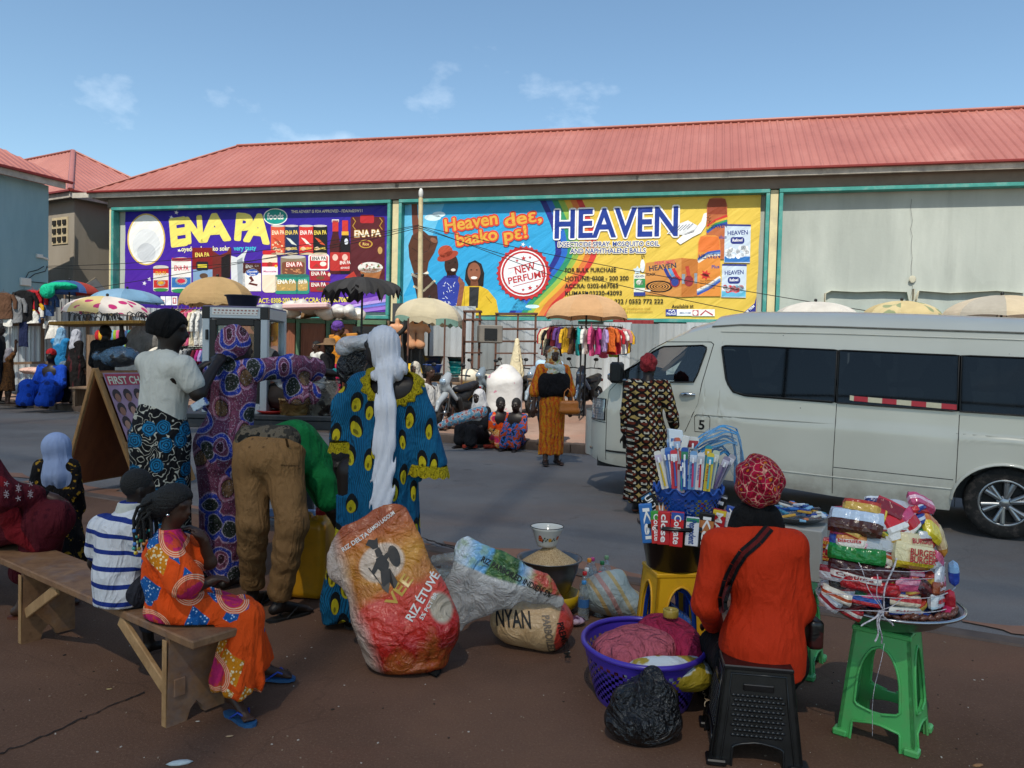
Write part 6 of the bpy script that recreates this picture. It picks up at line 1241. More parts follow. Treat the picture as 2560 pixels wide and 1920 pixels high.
for a in((1890,1083,42,20,2,('24306f','d8dce2'),'','navy and white biscuit packet at the very top of the pile',dict(dz=.06,bandy=(.1,.5))),(1850,1094,60,24,6,('a3242c','c23a3a'),'','dark red biscuit packet at the top left of the pile',dict(dz=.03)),(1922,1100,62,40,-30,('7d1d26','b8303a'),'','maroon biscuit bag lying across the top of the pile',dict(dz=.01,bandy=(.2,.5))),(1985,1098,62,26,-14,('d9a9b4','c4232e'),'','pink and red biscuit packet at the top right',dict(dz=.02,bandy=(-.5,.0))),(1900,1112,30,28,70,('b01f28','d8c03a'),'','red crisps bag with a yellow edge near the top',dict(dz=.0)),(1848,1128,112,52,-2,('b9c9dc','4a2620'),'','large blue white striped bag of chocolate biscuits',dict(th=.08,bandy=(-.5,-.05),n_units=5)),(1935,1128,66,42,18,('c8262e','e3e2e0'),'','red and white biscuit bag in the upper middle',dict(bandy=(-.5,-.1))),(1968,1128,40,40,25,('b8202a','e8e3df'),'','small red and white biscuit bag beside the upper middle one',dict()),(1940,1156,64,26,14,('d6d4d0','c8a04a'),'','white biscuit bag folded under the red one',dict()),(2012,1142,62,56,-34,('d6c22e','c06a2a'),'','bright yellow biscuit bag at the upper right',dict(bandy=(.15,.5))),(2030,1165,40,66,10,('c9b48a','a8762c'),'','clear bag of golden biscuits at the right side',dict(dz=.02)),(1838,1170,66,30,4,('dcd6cc','cf8a4a'),'biscuits','white biscuit packet with orange picture at the left',dict(tcol='b8282c',bandy=(.1,.5))),(1896,1178,72,30,0,('aeb3b8','c4c8cc'),'','plain silver biscuit packet in the middle',dict()),(1850,1198,118,34,-2,('137a34','0e5f2a'),'','long green multi pack of biscuits',dict(th=.06,n_units=4,bandy=(-.5,-.42))),(1978,1172,96,40,-8,('d8c9a0','c9a85c'),'BURGER','cream burger biscuit packet at the back of the burger pair',dict(tcol='b8282e',th=.06)),(1972,1200,108,52,-10,('ddd0a4','d2b52c'),['BURGER','BURGER'],'big cream and yellow burger biscuit pack at the right',dict(tcol='b8282e',th=.09,bandy=(-.5,-.3),dz=-.02)),(1840,1226,98,26,-6,('3a1a20','5c2a30'),'','dark brown chocolate biscuit roll at the left',dict(th=.05)),(1912,1238,112,28,-7,('431c22','6a3036'),'','dark brown chocolate biscuit roll in the middle',dict(th=.05)),(1848,1246,104,24,-6,('b3202c','d9d3cc'),'Cretime','red cream biscuit roll with white name panel',dict(tcol='8a1c28',bandy=(-.25,.2))),(1880,1266,122,28,-7,('b41d26','8f1620'),'','long bright red biscuit roll',dict(th=.05,n_units=6)),(1968,1262,92,34,-8,('c24a72','d993ab'),'','pink wafer biscuit packet in the lower middle',dict(th=.05,bandy=(.0,.3))),(2026,1236,52,62,-38,('cfd2d8','b8303a'),'','white biscuit carton tilted at the right side',dict(dz=.02,bandy=(.38,.5))),(2060,1238,36,46,8,('22409a','7fa8d0'),'','blue foil biscuit packet at the right edge',dict(bandy=(.1,.5))),(2024,1270,54,30,-4,('8c4428','5c2a1c'),'London','brown wafer packet with blue name label',dict(tcol='dfe4f0',bandy=(-.5,-.3))),(2022,1298,66,32,-4,('c9ced2','b8d0dc'),'8','white biscuit packet with a red figure eight',dict(tcol='c0202c')),(2052,1296,24,40,20,('a8202e','d8a0a8'),'','narrow red packet at the right rim',dict()),(1866,1298,70,18,-5,('1f4f9f','b3262e'),'','blue and red flat packet at the lower left',dict(th=.025,bandy=(-.5,.0))),(1956,1296,84,26,-10,('d8c9b0','b8323a'),'','cream packet with red stripes at the lower middle',dict(n_units=4,bandy=(-.1,.2))),(1958,1320,96,16,-6,('dcd8ce','28408c'),'Nice','flat white biscuit packet above the rim',dict(th=.02,tcol='b0303a')),(1990,1332,76,12,-4,('2446a0','c9d2e4'),'','flat blue packet lying on the rim',dict(th=.02)),(1812,1255,46,40,10,('1d1a1c','3a3438'),'','black foil packet at the left side of the pile',dict(dz=.02)),(2045,1322,40,20,20,('b02a54','d9a0b4'),'','magenta packet at the lower right rim',dict())):packet(*a[:8],**a[8])
rr=random.Random(21);fc=[('a3202a','d8d4cc','red and white'),('3a1a20','6a3036','dark brown'),('c9a24a','b03a2a','gold and red'),('24408f','c9d2e0','blue and white'),('b9bdc2','8a2a34','silver and maroon'),('c24a72','e0b0c0','pink'),('1a6a3a','d8c84a','green and yellow'),('d8d2c4','b8502a','cream and orange')]
for i in range(70):
 x=1915+rr.uniform(-128,128);y=1312-(i/69)**.9*222+rr.uniform(-6,6);x=1915+(x-1915)*(1-.30*(1300-y)/200);c=fc[i%8];packet(x,y,rr.uniform(50,86),rr.uniform(20,32),rr.uniform(-32,26),c[:2],'',f'{c[2]} biscuit packet tucked deep between the others in the pile',dz=rr.uniform(.005,.045),th=.05,bandy=rr.choice(((-.5,-.2),(.15,.5),(-.12,.14))))
rr=random.Random(9)
for i in range(22):
 a=pi+.12+(pi-.24)*i/21;p=TB_+A(.245*cos(a),.245*sin(a),.095+rr.uniform(0,.012));b=MB();u=unit(A(-sin(a),cos(a),rr.uniform(-.4,.4)));b.ball(p,.018,7,5,(1.25,.8,.7),(u,np.cross(A(0,0,1),u),A(0,0,1)));b.tube([p+u*.018,p+u*.034],[.004,.010],6);b.tube([p-u*.018,p-u*.034],[.004,.010],6)
 tag(b.build('wrapped_sweet',gloss('sweet_brown','5f3324',.25,40,.5,.006)),'brown wrapped sweet lying along the rim of the steel tray','sweet','brown sweets along the tray rim')
core=SD(.08);core.ell(TB_+A(0,.03,.22),(.16,.15,.27)).ell(TB_+A(0,.0,.12),(.23,.2,.09));o=core.mesh('packet_heap',gloss('dark_packet_fill','3a1d20',.3,18,.8,.02,'1d2a55',9),None,.02);tag(o,'dark inner heap of more biscuit packets on the steel tray','biscuits')
wrapc=SD(.06)
b=MB()
for(y0,dz)in((1212,.0),(1268,.01),(1300,.0),(1232,.0)):
 b.tube([W(1915+150*cos(t)*(1 if y0>1240 else .85),y0+24*sin(t)*1+4*sin(3*t+y0),YB-.24*sin(t)*1.22-.015)for t in np.linspace(.15,pi-.15,26)],.0035,5,flat=.4)
for x0,y0,x1,y1 in((1932,1205,1905,1318),(1905,1318,1865,1352),(1905,1318,1888,1386),(1905,1318,1925,1352),(1905,1318,1900,1390),(1890,1240,1905,1318),(1850,1215,1905,1318),(1905,1318,1960,1290),(1905,1390,1880,1590)):b.tube([W(x0+(x1-x0)*t+5*sin(6*t+x1),y0+(y1-y0)*t,2.935-.012*sin(pi*t))for t in np.linspace(0,1,8)],.004 if y1<1500 else .002,5,flat=.35)
tag(b.build('plastic_string',film('white_strap','d9d5dc',.9,.3)),'knotted white plastic string tied round the biscuit pile','string')
for i,(x,y,rz)in enumerate(((1775,1172,.1),(1777,1198,.05))):
 p=W(x,y,3.86);b=MB();rt,up=unit(A(1,-.15,-.08)),A(0,0,1);n=np.cross(rt,up);b.mat(0).bbox(p,(.10,.07,.055),(rt,-n,up),.014);text(b,'CREAM',p+n*.0375-rt*.018+up*.002,rt,up,.016,.06,1);text(b,'CRACKERS',p+n*.0375-rt*.018-up*.018,rt,up,.012,.06,1);tag(b.build('cracker_packet',[gloss('cracker_red','a8161f',.2,26,.5,.008),pcol('e0b04a')]),f'red cream cracker packet, {"upper" if i == 0 else "lower"} of the two beside the orange jacket','crackers')
p=W(1760,1228,3.86);b=MB();b.bbox(p,(.09,.07,.06),(unit(A(1,-.15,0)),unit(A(.15,1,0)),A(0,0,1)),.014);tag(b.build('cracker_packet',gloss('cracker_yellow','c99a24',.2,26,.5,.008,'b8242c',12)),'yellow and red packet below the cream crackers','crackers')
JC=G(645,1300);JC=A(JC[0],JC[1]+.15,0);jd=unit(A(1,-.12,0));jn=unit(A(.12,1,0));sd=SD(.03);sd.rbox(JC+A(0,0,.25),(.165,.13,.245),.045,(jd,jn,A(0,0,1))).rbox(JC-jd*.05+A(0,0,.50),(.09,.035,.035),.02,(jd,jn,A(0,0,1))).cap(JC+jd*.10+A(0,0,.48),JC+jd*.10+A(0,0,.53),.035)
sd.wrink(.002,22,1.);t=thing('jerrycan','big scuffed yellow jerrycan with a red cap behind the bent man','jerrycan',JC);sd.mesh('can_body',stool_plastic('jerrycan_yellow','c4880c','8d6a1c'),t,.012)
b=MB();b.lathe([(.001,.045),(.032,.045),(.036,.04),(.037,0),(.001,0)],JC+jd*.10+A(0,0,.525),18);b.build('cap',plastic('red_cap','a01f2c',.35),t)
def bagmat(name,fn,rough=.24,bump=.8,alpha=None):
 k=NM(name,rough,0,.55);fn(k);v=k.co();k.bump(k.ma('ADD',k.ridge(v,8,6,.9),k.noise(v,28,4,dist=.8)),bump,.014)
 return k.done()
def vee(k):
 u=k.sep(k.cuv());n=k.ma('MULTIPLY',k.ma('SUBTRACT',k.noise(k.co(),5,4),.5),.16);v=k.ma('ADD',u[1],n)
 c=k.ramp(v,[(.0,'8f1712'),(.10,'b3211a'),(.18,'c23227'),(.42,'c74534'),(.50,'b8762c'),(.66,'c58a2f'),(.86,'b4602a'),(.95,'9a4a24')])
 c=k.mix(k.ramp(k.noise(k.co(),4.2,5,rough=.65),[(.50,0),(.62,.7)]),c,'a05a22')
 d=k.vm('DISTANCE',k.comb(u[0],k.ma('MULTIPLY',u[1],1.7)),(.47,1.12,0),1);c=k.mix(k.ramp(d,[(.21,.85),(.24,0)]),c,'c9b7a5')
 c=k.mix(k.ramp(k.ma('ADD',u[0],n),[(.03,1),(.16,.0)]),c,'b9a79a');d2=k.vm('DISTANCE',k.comb(u[0],u[1]),(.86,.22,0),1);c=k.mix(k.ramp(d2,[(.09,.9),(.12,0)]),c,'a9a48e')
 k.col(c)
va,vb=W(905,1405,3.72),W(800,1115,3.86);va[2]=max(va[2],.02);vl=np.linalg.norm(vb-va);vu=(vb-va)/vl;vn=unit(np.cross(np.cross(vu,A(0,-1,0.25)),vu));vr=np.cross(vu,vn)
if vr[0]<0:vr=-vr
sd=SD(.09);vp=lambda u,v,d=0.:va+vr*(u-.5)*.50+vu*v*vl+vn*d
sd.cap(vp(.30,.13),vp(.72,.11),.115,.12,fl=vn,ff=1.1).cap(W(822,1372,3.76),W(928,1362,3.76),.105,.115).ell(A(*W(880,1400,3.76)[:2],.05),(.20,.14,.06)).cap(vp(.28,.38),vp(.74,.34),.13,.12,fl=vn,ff=1.25).cap(vp(.30,.62),vp(.70,.60),.13,.115,fl=vn,ff=1.9).cap(vp(.26,.84),vp(.72,.86),.095,.085,fl=vn,ff=3.).cap(vp(.3,.9),vp(.66,.97),.05,.05,fl=vn,ff=4.).cap(vp(.05,.72),vp(.22,.66),.05,.1,fl=vn,ff=3).cap(vp(.12,.35),vp(.25,.25),.06,.1)
sd.wrink(.009,17,1.5).wrink(.004,44,.7);sd.cut(A(0,0,.003),A(0,0,-1))
o=sd.mesh('rice_bag',bagmat('orange_red_rice_print',vee),None,.009,uvf=lambda V:np.stack([((V-va)@vr)/.50+.5,((V-va)@vu)/vl,(V-va)@vn],1));tag(o,'big shiny orange and red rice bag standing open beside the blue dress','bag')
def bagtext(sd,items,pos,xd,up,dn,mats,pull=.3,sub=2):
 b=MB()
 for t,(u,v),ang,h,w,mi in items:
  ca,sa=cos(radians(ang)),sin(radians(ang));text(b,t,pos(u,v),xd*ca+up*sa,up*ca-xd*sa,h,w,mi)
 return drape(sd,subdiv(b,sub),dn,.004,1.2,pull)
bt=bagtext(sd,[('VEE',(.44,.34),34,.055,.16,0),('RIZ \u00c9TUV\u00c9',(.56,.205),38,.04,.25,1),('5% PCT BR',(.66,.19),38,.02,.14,1),('RIZ DELTA',(.14,.83),-2+14,.022,.15,1),('GAMOU LADOUM',(.44,.885),16,.02,.16,1)],vp,vr,vu,-vn,None)
bt.build('printed_text',[mat('gold_print','b8912c',.3,.1,5,0),mat('white_print','d8d4cc',.3,.1,5,0)],o)
b=MB()
fig=lambda pts:b.poly([vp(.47+x*.011,.68-y*.0098)for x,y in pts])
for pts in([(-3,-8),(2,-9),(3,-4),(1,-2),(-3,-3)],[(-9,-14),(-5,-17),(0,-15),(3,-16),(2,-12),(1,-9),(-4,-9),(-6,-12)],[(-4,-2),(3,-3),(6,4),(3,9),(-3,9),(-6,3)],[(-4,8),(5,8),(8,20),(3,24),(1,17),(-3,24),(-7,19)],[(-4,-1),(-11,5),(-10,8),(-3,4)],[(3,-2),(9,-4),(9,-1),(4,2)],[(-13,2),(-12,2),(-4,22),(-5,22)]):fig(pts)
fig([(12+5*cos(t),1+8*sin(t))for t in np.linspace(0,2*pi,16)[:-1]]);drape(sd,subdiv(b,1),-vn,.003,1.2,.3);b.build('printed_figure',mat('dark_print','2c241c',.35,.3,30,0),o)
sc_=A(*W(1150,1335,4.12)[:2],.135);ang=radians(-20);sx=unit(A(cos(ang),sin(ang)*.5,-.10));sd2=SD(.06)
def tan_(k):
 u=k.sep(k.cuv());c=k.ramp(k.noise(k.co(),9,5),[(.3,'b08c62'),(.7,'c7a67c')]);c=k.mix(k.ramp(k.ma('ADD',u[0],k.ma('MULTIPLY',k.noise(k.co(),8),.08)),[(.90,0),(.92,1)]),c,'b8382c');k.col(c)
sd2.ell(sc_,(.215,.16,.14),(sx,np.cross(A(0,0,1),sx),A(0,0,1))).ell(sc_+sx*.09+A(0,-.02,.0),(.11,.15,.13)).ell(sc_-sx*.12+A(0,0,-.03),(.10,.13,.09));sd2.wrink(.005,30,2.).cut(A(0,0,.003),A(0,0,-1))
o2=sd2.mesh('grain_sack',bagmat('tan_sack_film',tan_,.3,.5),None,.009,uvf=lambda V:np.stack([((V-sc_)@sx)/.40+.5,V[:,2],V[:,1]],1));tag(o2,'tan grain sack with black lettering lying under the clear rice bag','sack')
dnb=unit(A(.06,1,-.18));ps=lambda u,v:sc_+A(0,-.22,0)+sx*(u-.5)*.4+A(0,0,v)
bt=bagtext(sd2,[('NYAN',(-.02,-.005),8,.085,.20,0),('PARBOILED',(.60,.10),-78,.04,.20,1),('PREMIUM',(.80,.075),-74,.034,.17,0)],ps,sx,A(0,0,1),dnb,None);bt.build('printed_text',[mat('black_print','15120f',.5,.1,5,0),mat('grey_print','6b5c4c',.5,.1,5,0)],o2)
def clr(k):
 u=k.sep(k.cuv());n=k.ma('MULTIPLY',k.ma('SUBTRACT',k.noise(k.co(),7,4),.5),.12);v=k.ma('ADD',u[1],n);x=k.ma('ADD',u[0],n)
 c=k.ramp(k.noise(k.co(),7,5),[(.3,'9b9894'),(.7,'c9c6c2')]);top=k.ramp(v,[(.70,0),(.74,1)])
 p=k.ramp(x,[(.0,'c9d4dc'),(.10,'7fb0d8'),(.24,'5fa0d0'),(.27,'2f5f2c'),(.52,'33552e'),(.56,'6fa2cf'),(.64,'b8b4b0'),(.68,'c05040'),(1.0,'b03c30')]);p=k.mix(k.ramp(k.noise(k.co(),24,4),[(.45,0),(.62,.55)]),p,'86a05a');c=k.mix(top,c,p);k.col(c);k.set(k.b,'Alpha',k.ramp(v,[(.45,.62),(.72,.96)]))
cA,cB=W(985,1240,4.02),W(1215,1315,4.0);cx=unit(cB-cA);cn=unit(np.cross(cx,A(0,0,1)));cn=-cn if cn[1]>0 else cn;cu=np.cross(cx,-cn);cu=cu if cu[2]>0 else-cu
cp=lambda x,y,Y=4.0:W(x,y,Y);sd3=SD(.05)
for(x0,y0,Y0,x1,y1,Y1,r0,r1)in((1012,1190,4.06,1090,1235,4.02,.055,.07),(1090,1235,4.02,1165,1270,3.99,.07,.07),(1165,1270,3.99,1205,1300,3.99,.06,.045),(1005,1185,4.06,990,1270,4.0,.05,.075),(990,1270,4.0,988,1355,3.94,.06,.035),(1000,1320,3.97,1075,1292,3.96,.08,.07),(1020,1260,4.0,1100,1280,3.97,.085,.06),(1040,1215,4.03,1150,1265,3.99,.08,.06)):sd3.cap(cp(x0,y0,Y0),cp(x1,y1,Y1),r0,r1,fl=cn,ff=2.6)
sd3.wrink(.008,22,.4).wrink(.003,55,2.);o3=sd3.mesh('rice_bag',bagmat('clear_rice_print',clr,.18,.9),None,.009,uvf=lambda V:np.stack([((V-cA)@cx)/np.linalg.norm(cB-cA),((V-cA)@cu)/.28+.5,V[:,1]],1));tag(o3,'crinkled clear rice bag with green and blue print over the tan sack','bag')
b=MB();p0,p1=W(1033,1213,3.8),W(1190,1296,3.8);w_=np.linalg.norm(p1-p0);xd=unit(p1-p0);up=unit(np.cross(xd,A(0,1,0)));up=up if up[2]>0 else-up;text(b,'RIZ PARBOILED INDIEN 5%',p0,xd,up,.030,w_,0);drape(sd3,subdiv(b,1),A(.02,1,-.25),.004,1.0,.25);b.build('printed_text',mat('black_print','15120f',.5,.1,5,0),o3)
c=A(*W(955,1290,4.55)[:2],0);t=thing('plastic_tub','black tub of empty bottles behind the orange rice bag','tub',c);b=MB();b.lathe([(.001,0),(.12,0),(.15,.2),(.165,.205),(.15,.21),(.112,.012),(.001,.012)],c,30);b.build('shell',PK,t)
MPET=film('clear_bottle','b9c4c6',.33,.08);MPETB=film('clear_bottle_blue','9fb6c4',.38,.08)
def bottle(base,up,h,r,capc,label,m=None,lab=None,group=None):
 up=unit(up);ax=(unit(np.cross(up,A(.3,1,.1))),None,up);ax=(ax[0],np.cross(up,ax[0]),up);t=thing('plastic_bottle',label,'bottle',base,group);b=MB()
 pr=[(.001,.004),(r*.8,0),(r,.02*h),(r*.95,.12*h),(r,.2*h),(r*.93,.3*h),(r,.4*h),(r*.94,.5*h),(r,.58*h),(r*.92,.68*h),(r*.6,.80*h),(r*.36,.88*h),(r*.34,.93*h)];b.lathe(pr,base,18,ax);b.build('bottle_body',m or MPET,t)
 b=MB();b.lathe([(r*.40,.915*h),(r*.42,.925*h),(r*.42,.985*h),(r*.36,h),(.001,h)],base,14,ax);b.build('cap',plastic('cap_'+capc,capc,.35),t)
 if lab:b=MB();b.lathe([(r*1.01,.34*h),(r*1.015,.55*h)],base,18,ax);b.build('label',pcol(lab),t)
for i,(x,y,up,cp_,lb)in enumerate(((950,1212,(.8,-.4,.25),'d8d8d8','empty bottle lying across the black tub'),(945,1235,(.75,-.5,-.1),'b02a2c','empty red capped bottle lying in the black tub'),(968,1232,(.9,-.2,.1),'3a7a3a','empty green labelled bottle lying in the black tub'))):bottle(W(x-14,y,4.5),A(*up),.22,.034,cp_,lb,lab='4f7a3c' if i==2 else None)
RC=A(*W(1186,1250,4.72)[:2],.0);b=MB();b.lathe([(.001,.0),(.09,.0),(.15,.05),(.165,.12),(.158,.12),(.14,.05),(.001,.012)],RC+A(.03,-.02,.0),26);tag(b.build('plastic_bowl',PY),'yellow plastic bowl under the steel basin of rice','bowl')
RB=RC+A(0,0,.115);b=MB();b.lathe([(.001,0),(.10,0),(.13,.01),(.175,.14),(.186,.20),(.202,.206),(.203,.213),(.183,.208),(.168,.14),(.001,.02)],RB,40);tag(b.build('steel_basin',mat('worn_steel','6d6f70',.32,.2,4,.1,40,metal=.8)),'deep steel basin heaped with rice beside the bottles','basin')
kr=NM('rice_grains',.8,0,.3);o_=kr.co();kr.col(kr.ramp(kr.vor(o_,220,'F1','Color'),[(.2,'a8875c'),(.8,'d3b78c')]));kr.bump(kr.vor(o_,200,'F1'),.8,.006);sd=SD(.05);sd.cap(RB+A(0,0,.18),RB+A(0,0,.27),.178,.04,fl=None).cut(RB+A(0,0,.16),A(0,0,-1));o=sd.mesh('rice_heap',kr.done(),None,.012);tag(o,'pale brown heap of rice grains in the steel basin','rice',kind='stuff')
EB=RB+A(-.02,0,.285);eb=thing('enamel_bowl','white enamel bowl with red flowers standing on the heap of rice','bowl',EB);b=MB();b.lathe([(.001,0),(.058,0),(.062,.012),(.07,.03),(.095,.105),(.103,.118),(.098,.119),(.088,.105),(.06,.03),(.001,.02)],EB,40);b.build('bowl_body',mat('white_enamel_bowl','cdcbc2',.15,.03,3,0),eb)
b=MB();b.lathe([(.1,.117),(.1045,.120),(.1,.1225)],EB,40);b.build('rim',MBLK,eb)
b=MB()
def ebp(a,z,d=.0015):r_=np.interp(z,[0,.012,.03,.105],[.058,.062,.07,.095]);a=radians(a);return EB+A((r_+d)*cos(a),(r_+d)*sin(a),z)
def petal(a,z,ra,rz,mi,d=.0015,rot=0.,n=10):b.poly([ebp(a+ra*cos(t)*cos(rot)-rz*900*sin(t)*sin(rot)*.0,z+rz*sin(t)+ra*cos(t)*sin(rot)*.001,d)for t in np.linspace(0,2*pi,n+1)[:-1]],mi)
for(a0,z0,cl)in((-122,.066,0),(-118,.05,0),(-126,.052,0),(-78,.05,2),(-40,.06,0)):petal(a0,z0,7.5,.013,cl);petal(a0,z0,3,.005,2,.0025)
for a0,z0 in((-108,.05),(-102,.062),(-97,.045),(-90,.055),(-68,.045),(-62,.058),(-112,.038),(-56,.048)):petal(a0,z0,4.5,.005,1,.002,.6)
b.build('flower_print',[pcol('b8282c'),pcol('1e4a30'),pcol('d79a3a')],eb)
for i,(x,Y,cp_,lb,m,lab)in enumerate(((1262,4.55,'3a86c0','front clear bottle with sky blue cap',None,'3a6aa0'),(1296,4.62,'1d7a4a','front clear bottle with green cap',None,None),(1263,4.68,'c0282c','clear bottle with red cap behind the sky blue one',None,None),(1297,4.76,'c22a30','clear bottle with red cap behind the green one',None,None),(1267,4.80,'d8d8d6','clear bottle with white cap in the middle',None,None),(1272,4.92,'d88a2a','blue tinted bottle with orange cap',MPETB,'3a5aa8'),(1279,5.02,'b03a78','blue tinted bottle with magenta cap at the back',MPETB,'2a4fa0'),(1300,4.90,'1c6a3c','bottle with dark green cap at the back',MPETB,'2a4fa0'),(1309,5.0,'6a8f6a','blue labelled bottle with pale green cap at the back right',MPETB,'24408a'))):
 q=W(x,1250,Y);bottle(A(q[0],Y,0),A(0,0,1),.235+.01*(i%3)+.02*(i>4),.034,cp_,lb,m,lab,'bottles beside the rice basin')
def stripes(k):
 u=k.sep(k.cuv());x=k.ma('FRACT',k.ma('ADD',u[0],k.ma('MULTIPLY',k.noise(k.co(),4),.1)));c=k.ramp(x,[(.0,'8a9894'),(.20,'a8863e'),(.30,'8f9a98'),(.46,'9c6a62'),(.58,'8c9896'),(.78,'a58c4a'),(.88,'93a09e')],'CONSTANT');w=k.n('TexWave',1,None,Vector=k.co(),Scale=60.,Distortion=.6);c=k.mix(.25,c,k.mix(w,c,(.5,.5,.48)));k.col(k.mix(k.ramp(k.noise(k.co(),6,5),[(.45,0),(.7,.5)]),c,'7d7264'))
wc=A(*W(1320,1325,4.62)[:2],.115);wx=unit(A(1,-.1,-.15));sd=SD(.08);sd.ell(wc+A(-.05,.02,.02),(.14,.13,.12)).ell(wc+A(.09,0,-.03),(.12,.11,.085)).cap(wc+A(.02,.04,.09),wc+A(.05,.04,.13),.05,.03).ell(wc+A(.16,.0,-.07),(.06,.07,.05)).ell(wc+A(0,0,.05),(.07,.08,.08));sd.wrink(.005,34,1.2).cut(A(0,0,.003),A(0,0,-1));o=sd.mesh('woven_sack',bagmat('striped_woven_plastic',stripes,.5,.5),None,.010,uvf=lambda V:np.stack([((V-wc)@unit(A(.8,.1,.5)))/.22+.5,V[:,2],V[:,1]],1));tag(o,'grey woven sack with pink and yellow stripes on the pavement','sack')
blob('foil_packet',[(A(*W(1240,1336,4.45)[:2],.03),(.075,.06,.028))],gloss('purple_foil','5c2a48',.2,22,.8,.012,'b89aa8',10),'crumpled purple foil packet next to the tan sack','packet',(.006,50),.009,cutz=.002)
blob('rag',[(A(*W(935,1400,3.74)[:2],.012),(.03,.05,.012)),(A(*W(945,1410,3.70)[:2],.01),(.015,.05,.01))],cloth('black_rag','121212'),'black rag on the ground beside the orange rice bag','rag',(.006,40),.009,cutz=.001)
AY=8.15;ap=W(206,796,AY);fl=G(134,1064);fr_=G(304,1060);gdir=unit((G(247,1050)-G(156,1067))*A(1,1,0));L_=.82;ab=thing('sandwich_board','wooden A shaped board with a hair style poster standing by the road','sign',(fl+fr_)/2*A(1,1,0)+gdir*L_/2)
def plank(p0,p1,w,t_,wd,par,name,m):d=unit(p1-p0);wd=unit(wd-d*np.dot(wd,d));b=MB();b.bbox((p0+p1)/2,(np.linalg.norm(p1-p0),w,t_),(d,wd,np.cross(d,wd)),.004);return b.build(name,m,par)
MTIM=wood('pale_timber','7a5836','a07a4e',ax=(4,4,1.2));MPLY=wood('brown_plywood','5c3018','7a4524',.6,(1.5,1.5,.6),sc=2.)
for f,nm in((fl,'left'),(fr_,'right')):
 d=unit(f-ap);nb_=unit(np.cross(d,gdir));nb_=nb_ if np.dot(nb_,A(0,0,1))<0 else-nb_
 for e_ in(0,L_):plank(ap+gdir*e_,f+gdir*e_,.06,.035,gdir,ab,'leg',MTIM)
 for t_ in(.05,.62,.93):plank(ap+d*np.linalg.norm(f-ap)*t_-nb_*.008,ap+d*np.linalg.norm(f-ap)*t_+gdir*L_-nb_*.008,.06,.025,d,ab,'cross_bar',MTIM)
 b=MB();l0=np.linalg.norm(f-ap);ww=nb_*.020;b.prism([ap+d*.02+ww,ap+d*.02+gdir*L_+ww,ap+d*l0*.93+gdir*L_+ww,ap+d*l0*.93+ww],nb_*.008);b.build('board',MPLY,ab)
d=unit(fr_-ap);l0=np.linalg.norm(fr_-ap);nb_=unit(np.cross(gdir,d));nb_=nb_ if nb_[0]>0 else-nb_;pb=MB();pp=lambda u,v,o=.0:ap+gdir*u*L_+d*v*l0+nb_*(.036+o)
pb.poly([pp(.04,.04),pp(.96,.04),pp(.96,.86),pp(.04,.86)],0);pb.poly([pp(.06,.05,.002),pp(.94,.05,.002),pp(.94,.14,.002),pp(.06,.14,.002)],1)
text(pb,'FIRST CHOICE',pp(.08,.13,.004),gdir,-d,.085,L_*.84,2)
rr=random.Random(3)
for r_ in range(6):
 for c_ in range(5):
  cu_,cv_=.14+c_*.18,.23+r_*.11;pb.poly([pp(cu_+.07*cos(t),cv_-.01+.05*sin(t),.002)for t in np.linspace(0,6.28,13)[:-1]],3);pb.poly([pp(cu_+.045*cos(t),cv_+.012+.036*sin(t),.004)for t in np.linspace(0,6.28,13)[:-1]],4+rr.randrange(2))
pb.build('poster',[mat('faded_poster','9c7f96',.5,.3,6,0),mat('poster_band','a83a4e',.5,.2,5,0),pcol('c9d0b8'),pcol('2a2028'),pcol('8a5f4e'),pcol('a57c68')],ab)
TZ_=1.065;t0,t1=W(345,890,6.0),W(742,890,6.0);tw=t1[0]-t0[0];tcx=(t0[0]+t1[0])/2;MTB=mat('dark_painted_steel','2a3036',.5,.25,5,.15,30,dirt=(.10,.09,.08))
ft=thing('food_table','tall dark steel table of a food seller at the road edge','table',A(tcx,6.35,0));b=MB();b.bbox(A(tcx,6.35,TZ_-.02),(tw,.8,.04),None,.006);b.build('table_top',MTB,ft)
for y_ in(5.98,6.72):b=MB();b.bbox(A(tcx,y_,TZ_-.075),(tw-.04,.045,.07),None,.005);b.build('apron',MTB,ft)
for x_ in(t0[0]+.1,W(617,900,5.98)[0],t1[0]-.06):
 for y_ in(5.98,6.72):b=MB();b.bbox(A(x_,y_,(TZ_-.11)/2),(.075,.06,TZ_-.11),None,.005);b.build('leg',MTB,ft)
b=MB();b.bbox(A(tcx+.2,5.98,.30),(tw-.5,.04,.06),None,.005);b.build('stretcher',mat('blue_grey_paint_bar','6f86a8',.5,.2,6,.1,30),ft)
MALU=mat('silver_profile','a3abb2',.4,.08,4,.05,30,metal=.3);MGC=glass('case_glass',(.80,.86,.88),gl=.5)
gx0,gx1,gy0,gy1=W(447,750,6.1)[0],W(572,750,6.1)[0],6.1,6.56;gz0,gz1=TZ_,1.90;gc=thing('glass_case','silver framed glass food case standing on the dark table','display case',A((gx0+gx1)/2,(gy0+gy1)/2,gz0))
for x_ in(gx0,gx1):
 for y_ in(gy0,gy1):b=MB();b.bbox(A(x_,y_,(gz0+gz1)/2),(.055,.055,gz1-gz0),None,.004);b.build('post',MALU,gc)
for z_ in(gz0+.03,gz1-.045):
 for y_ in(gy0,gy1):b=MB();b.bbox(A((gx0+gx1)/2,y_-.003,z_),(gx1-gx0-.05,.05,.085),None,.004);b.build('rail',MALU,gc)
 for x_ in(gx0,gx1):b=MB();b.bbox(A(x_+.003,(gy0+gy1)/2,z_),(.05,gy1-gy0-.05,.085),None,.004);b.build('rail',MALU,gc)
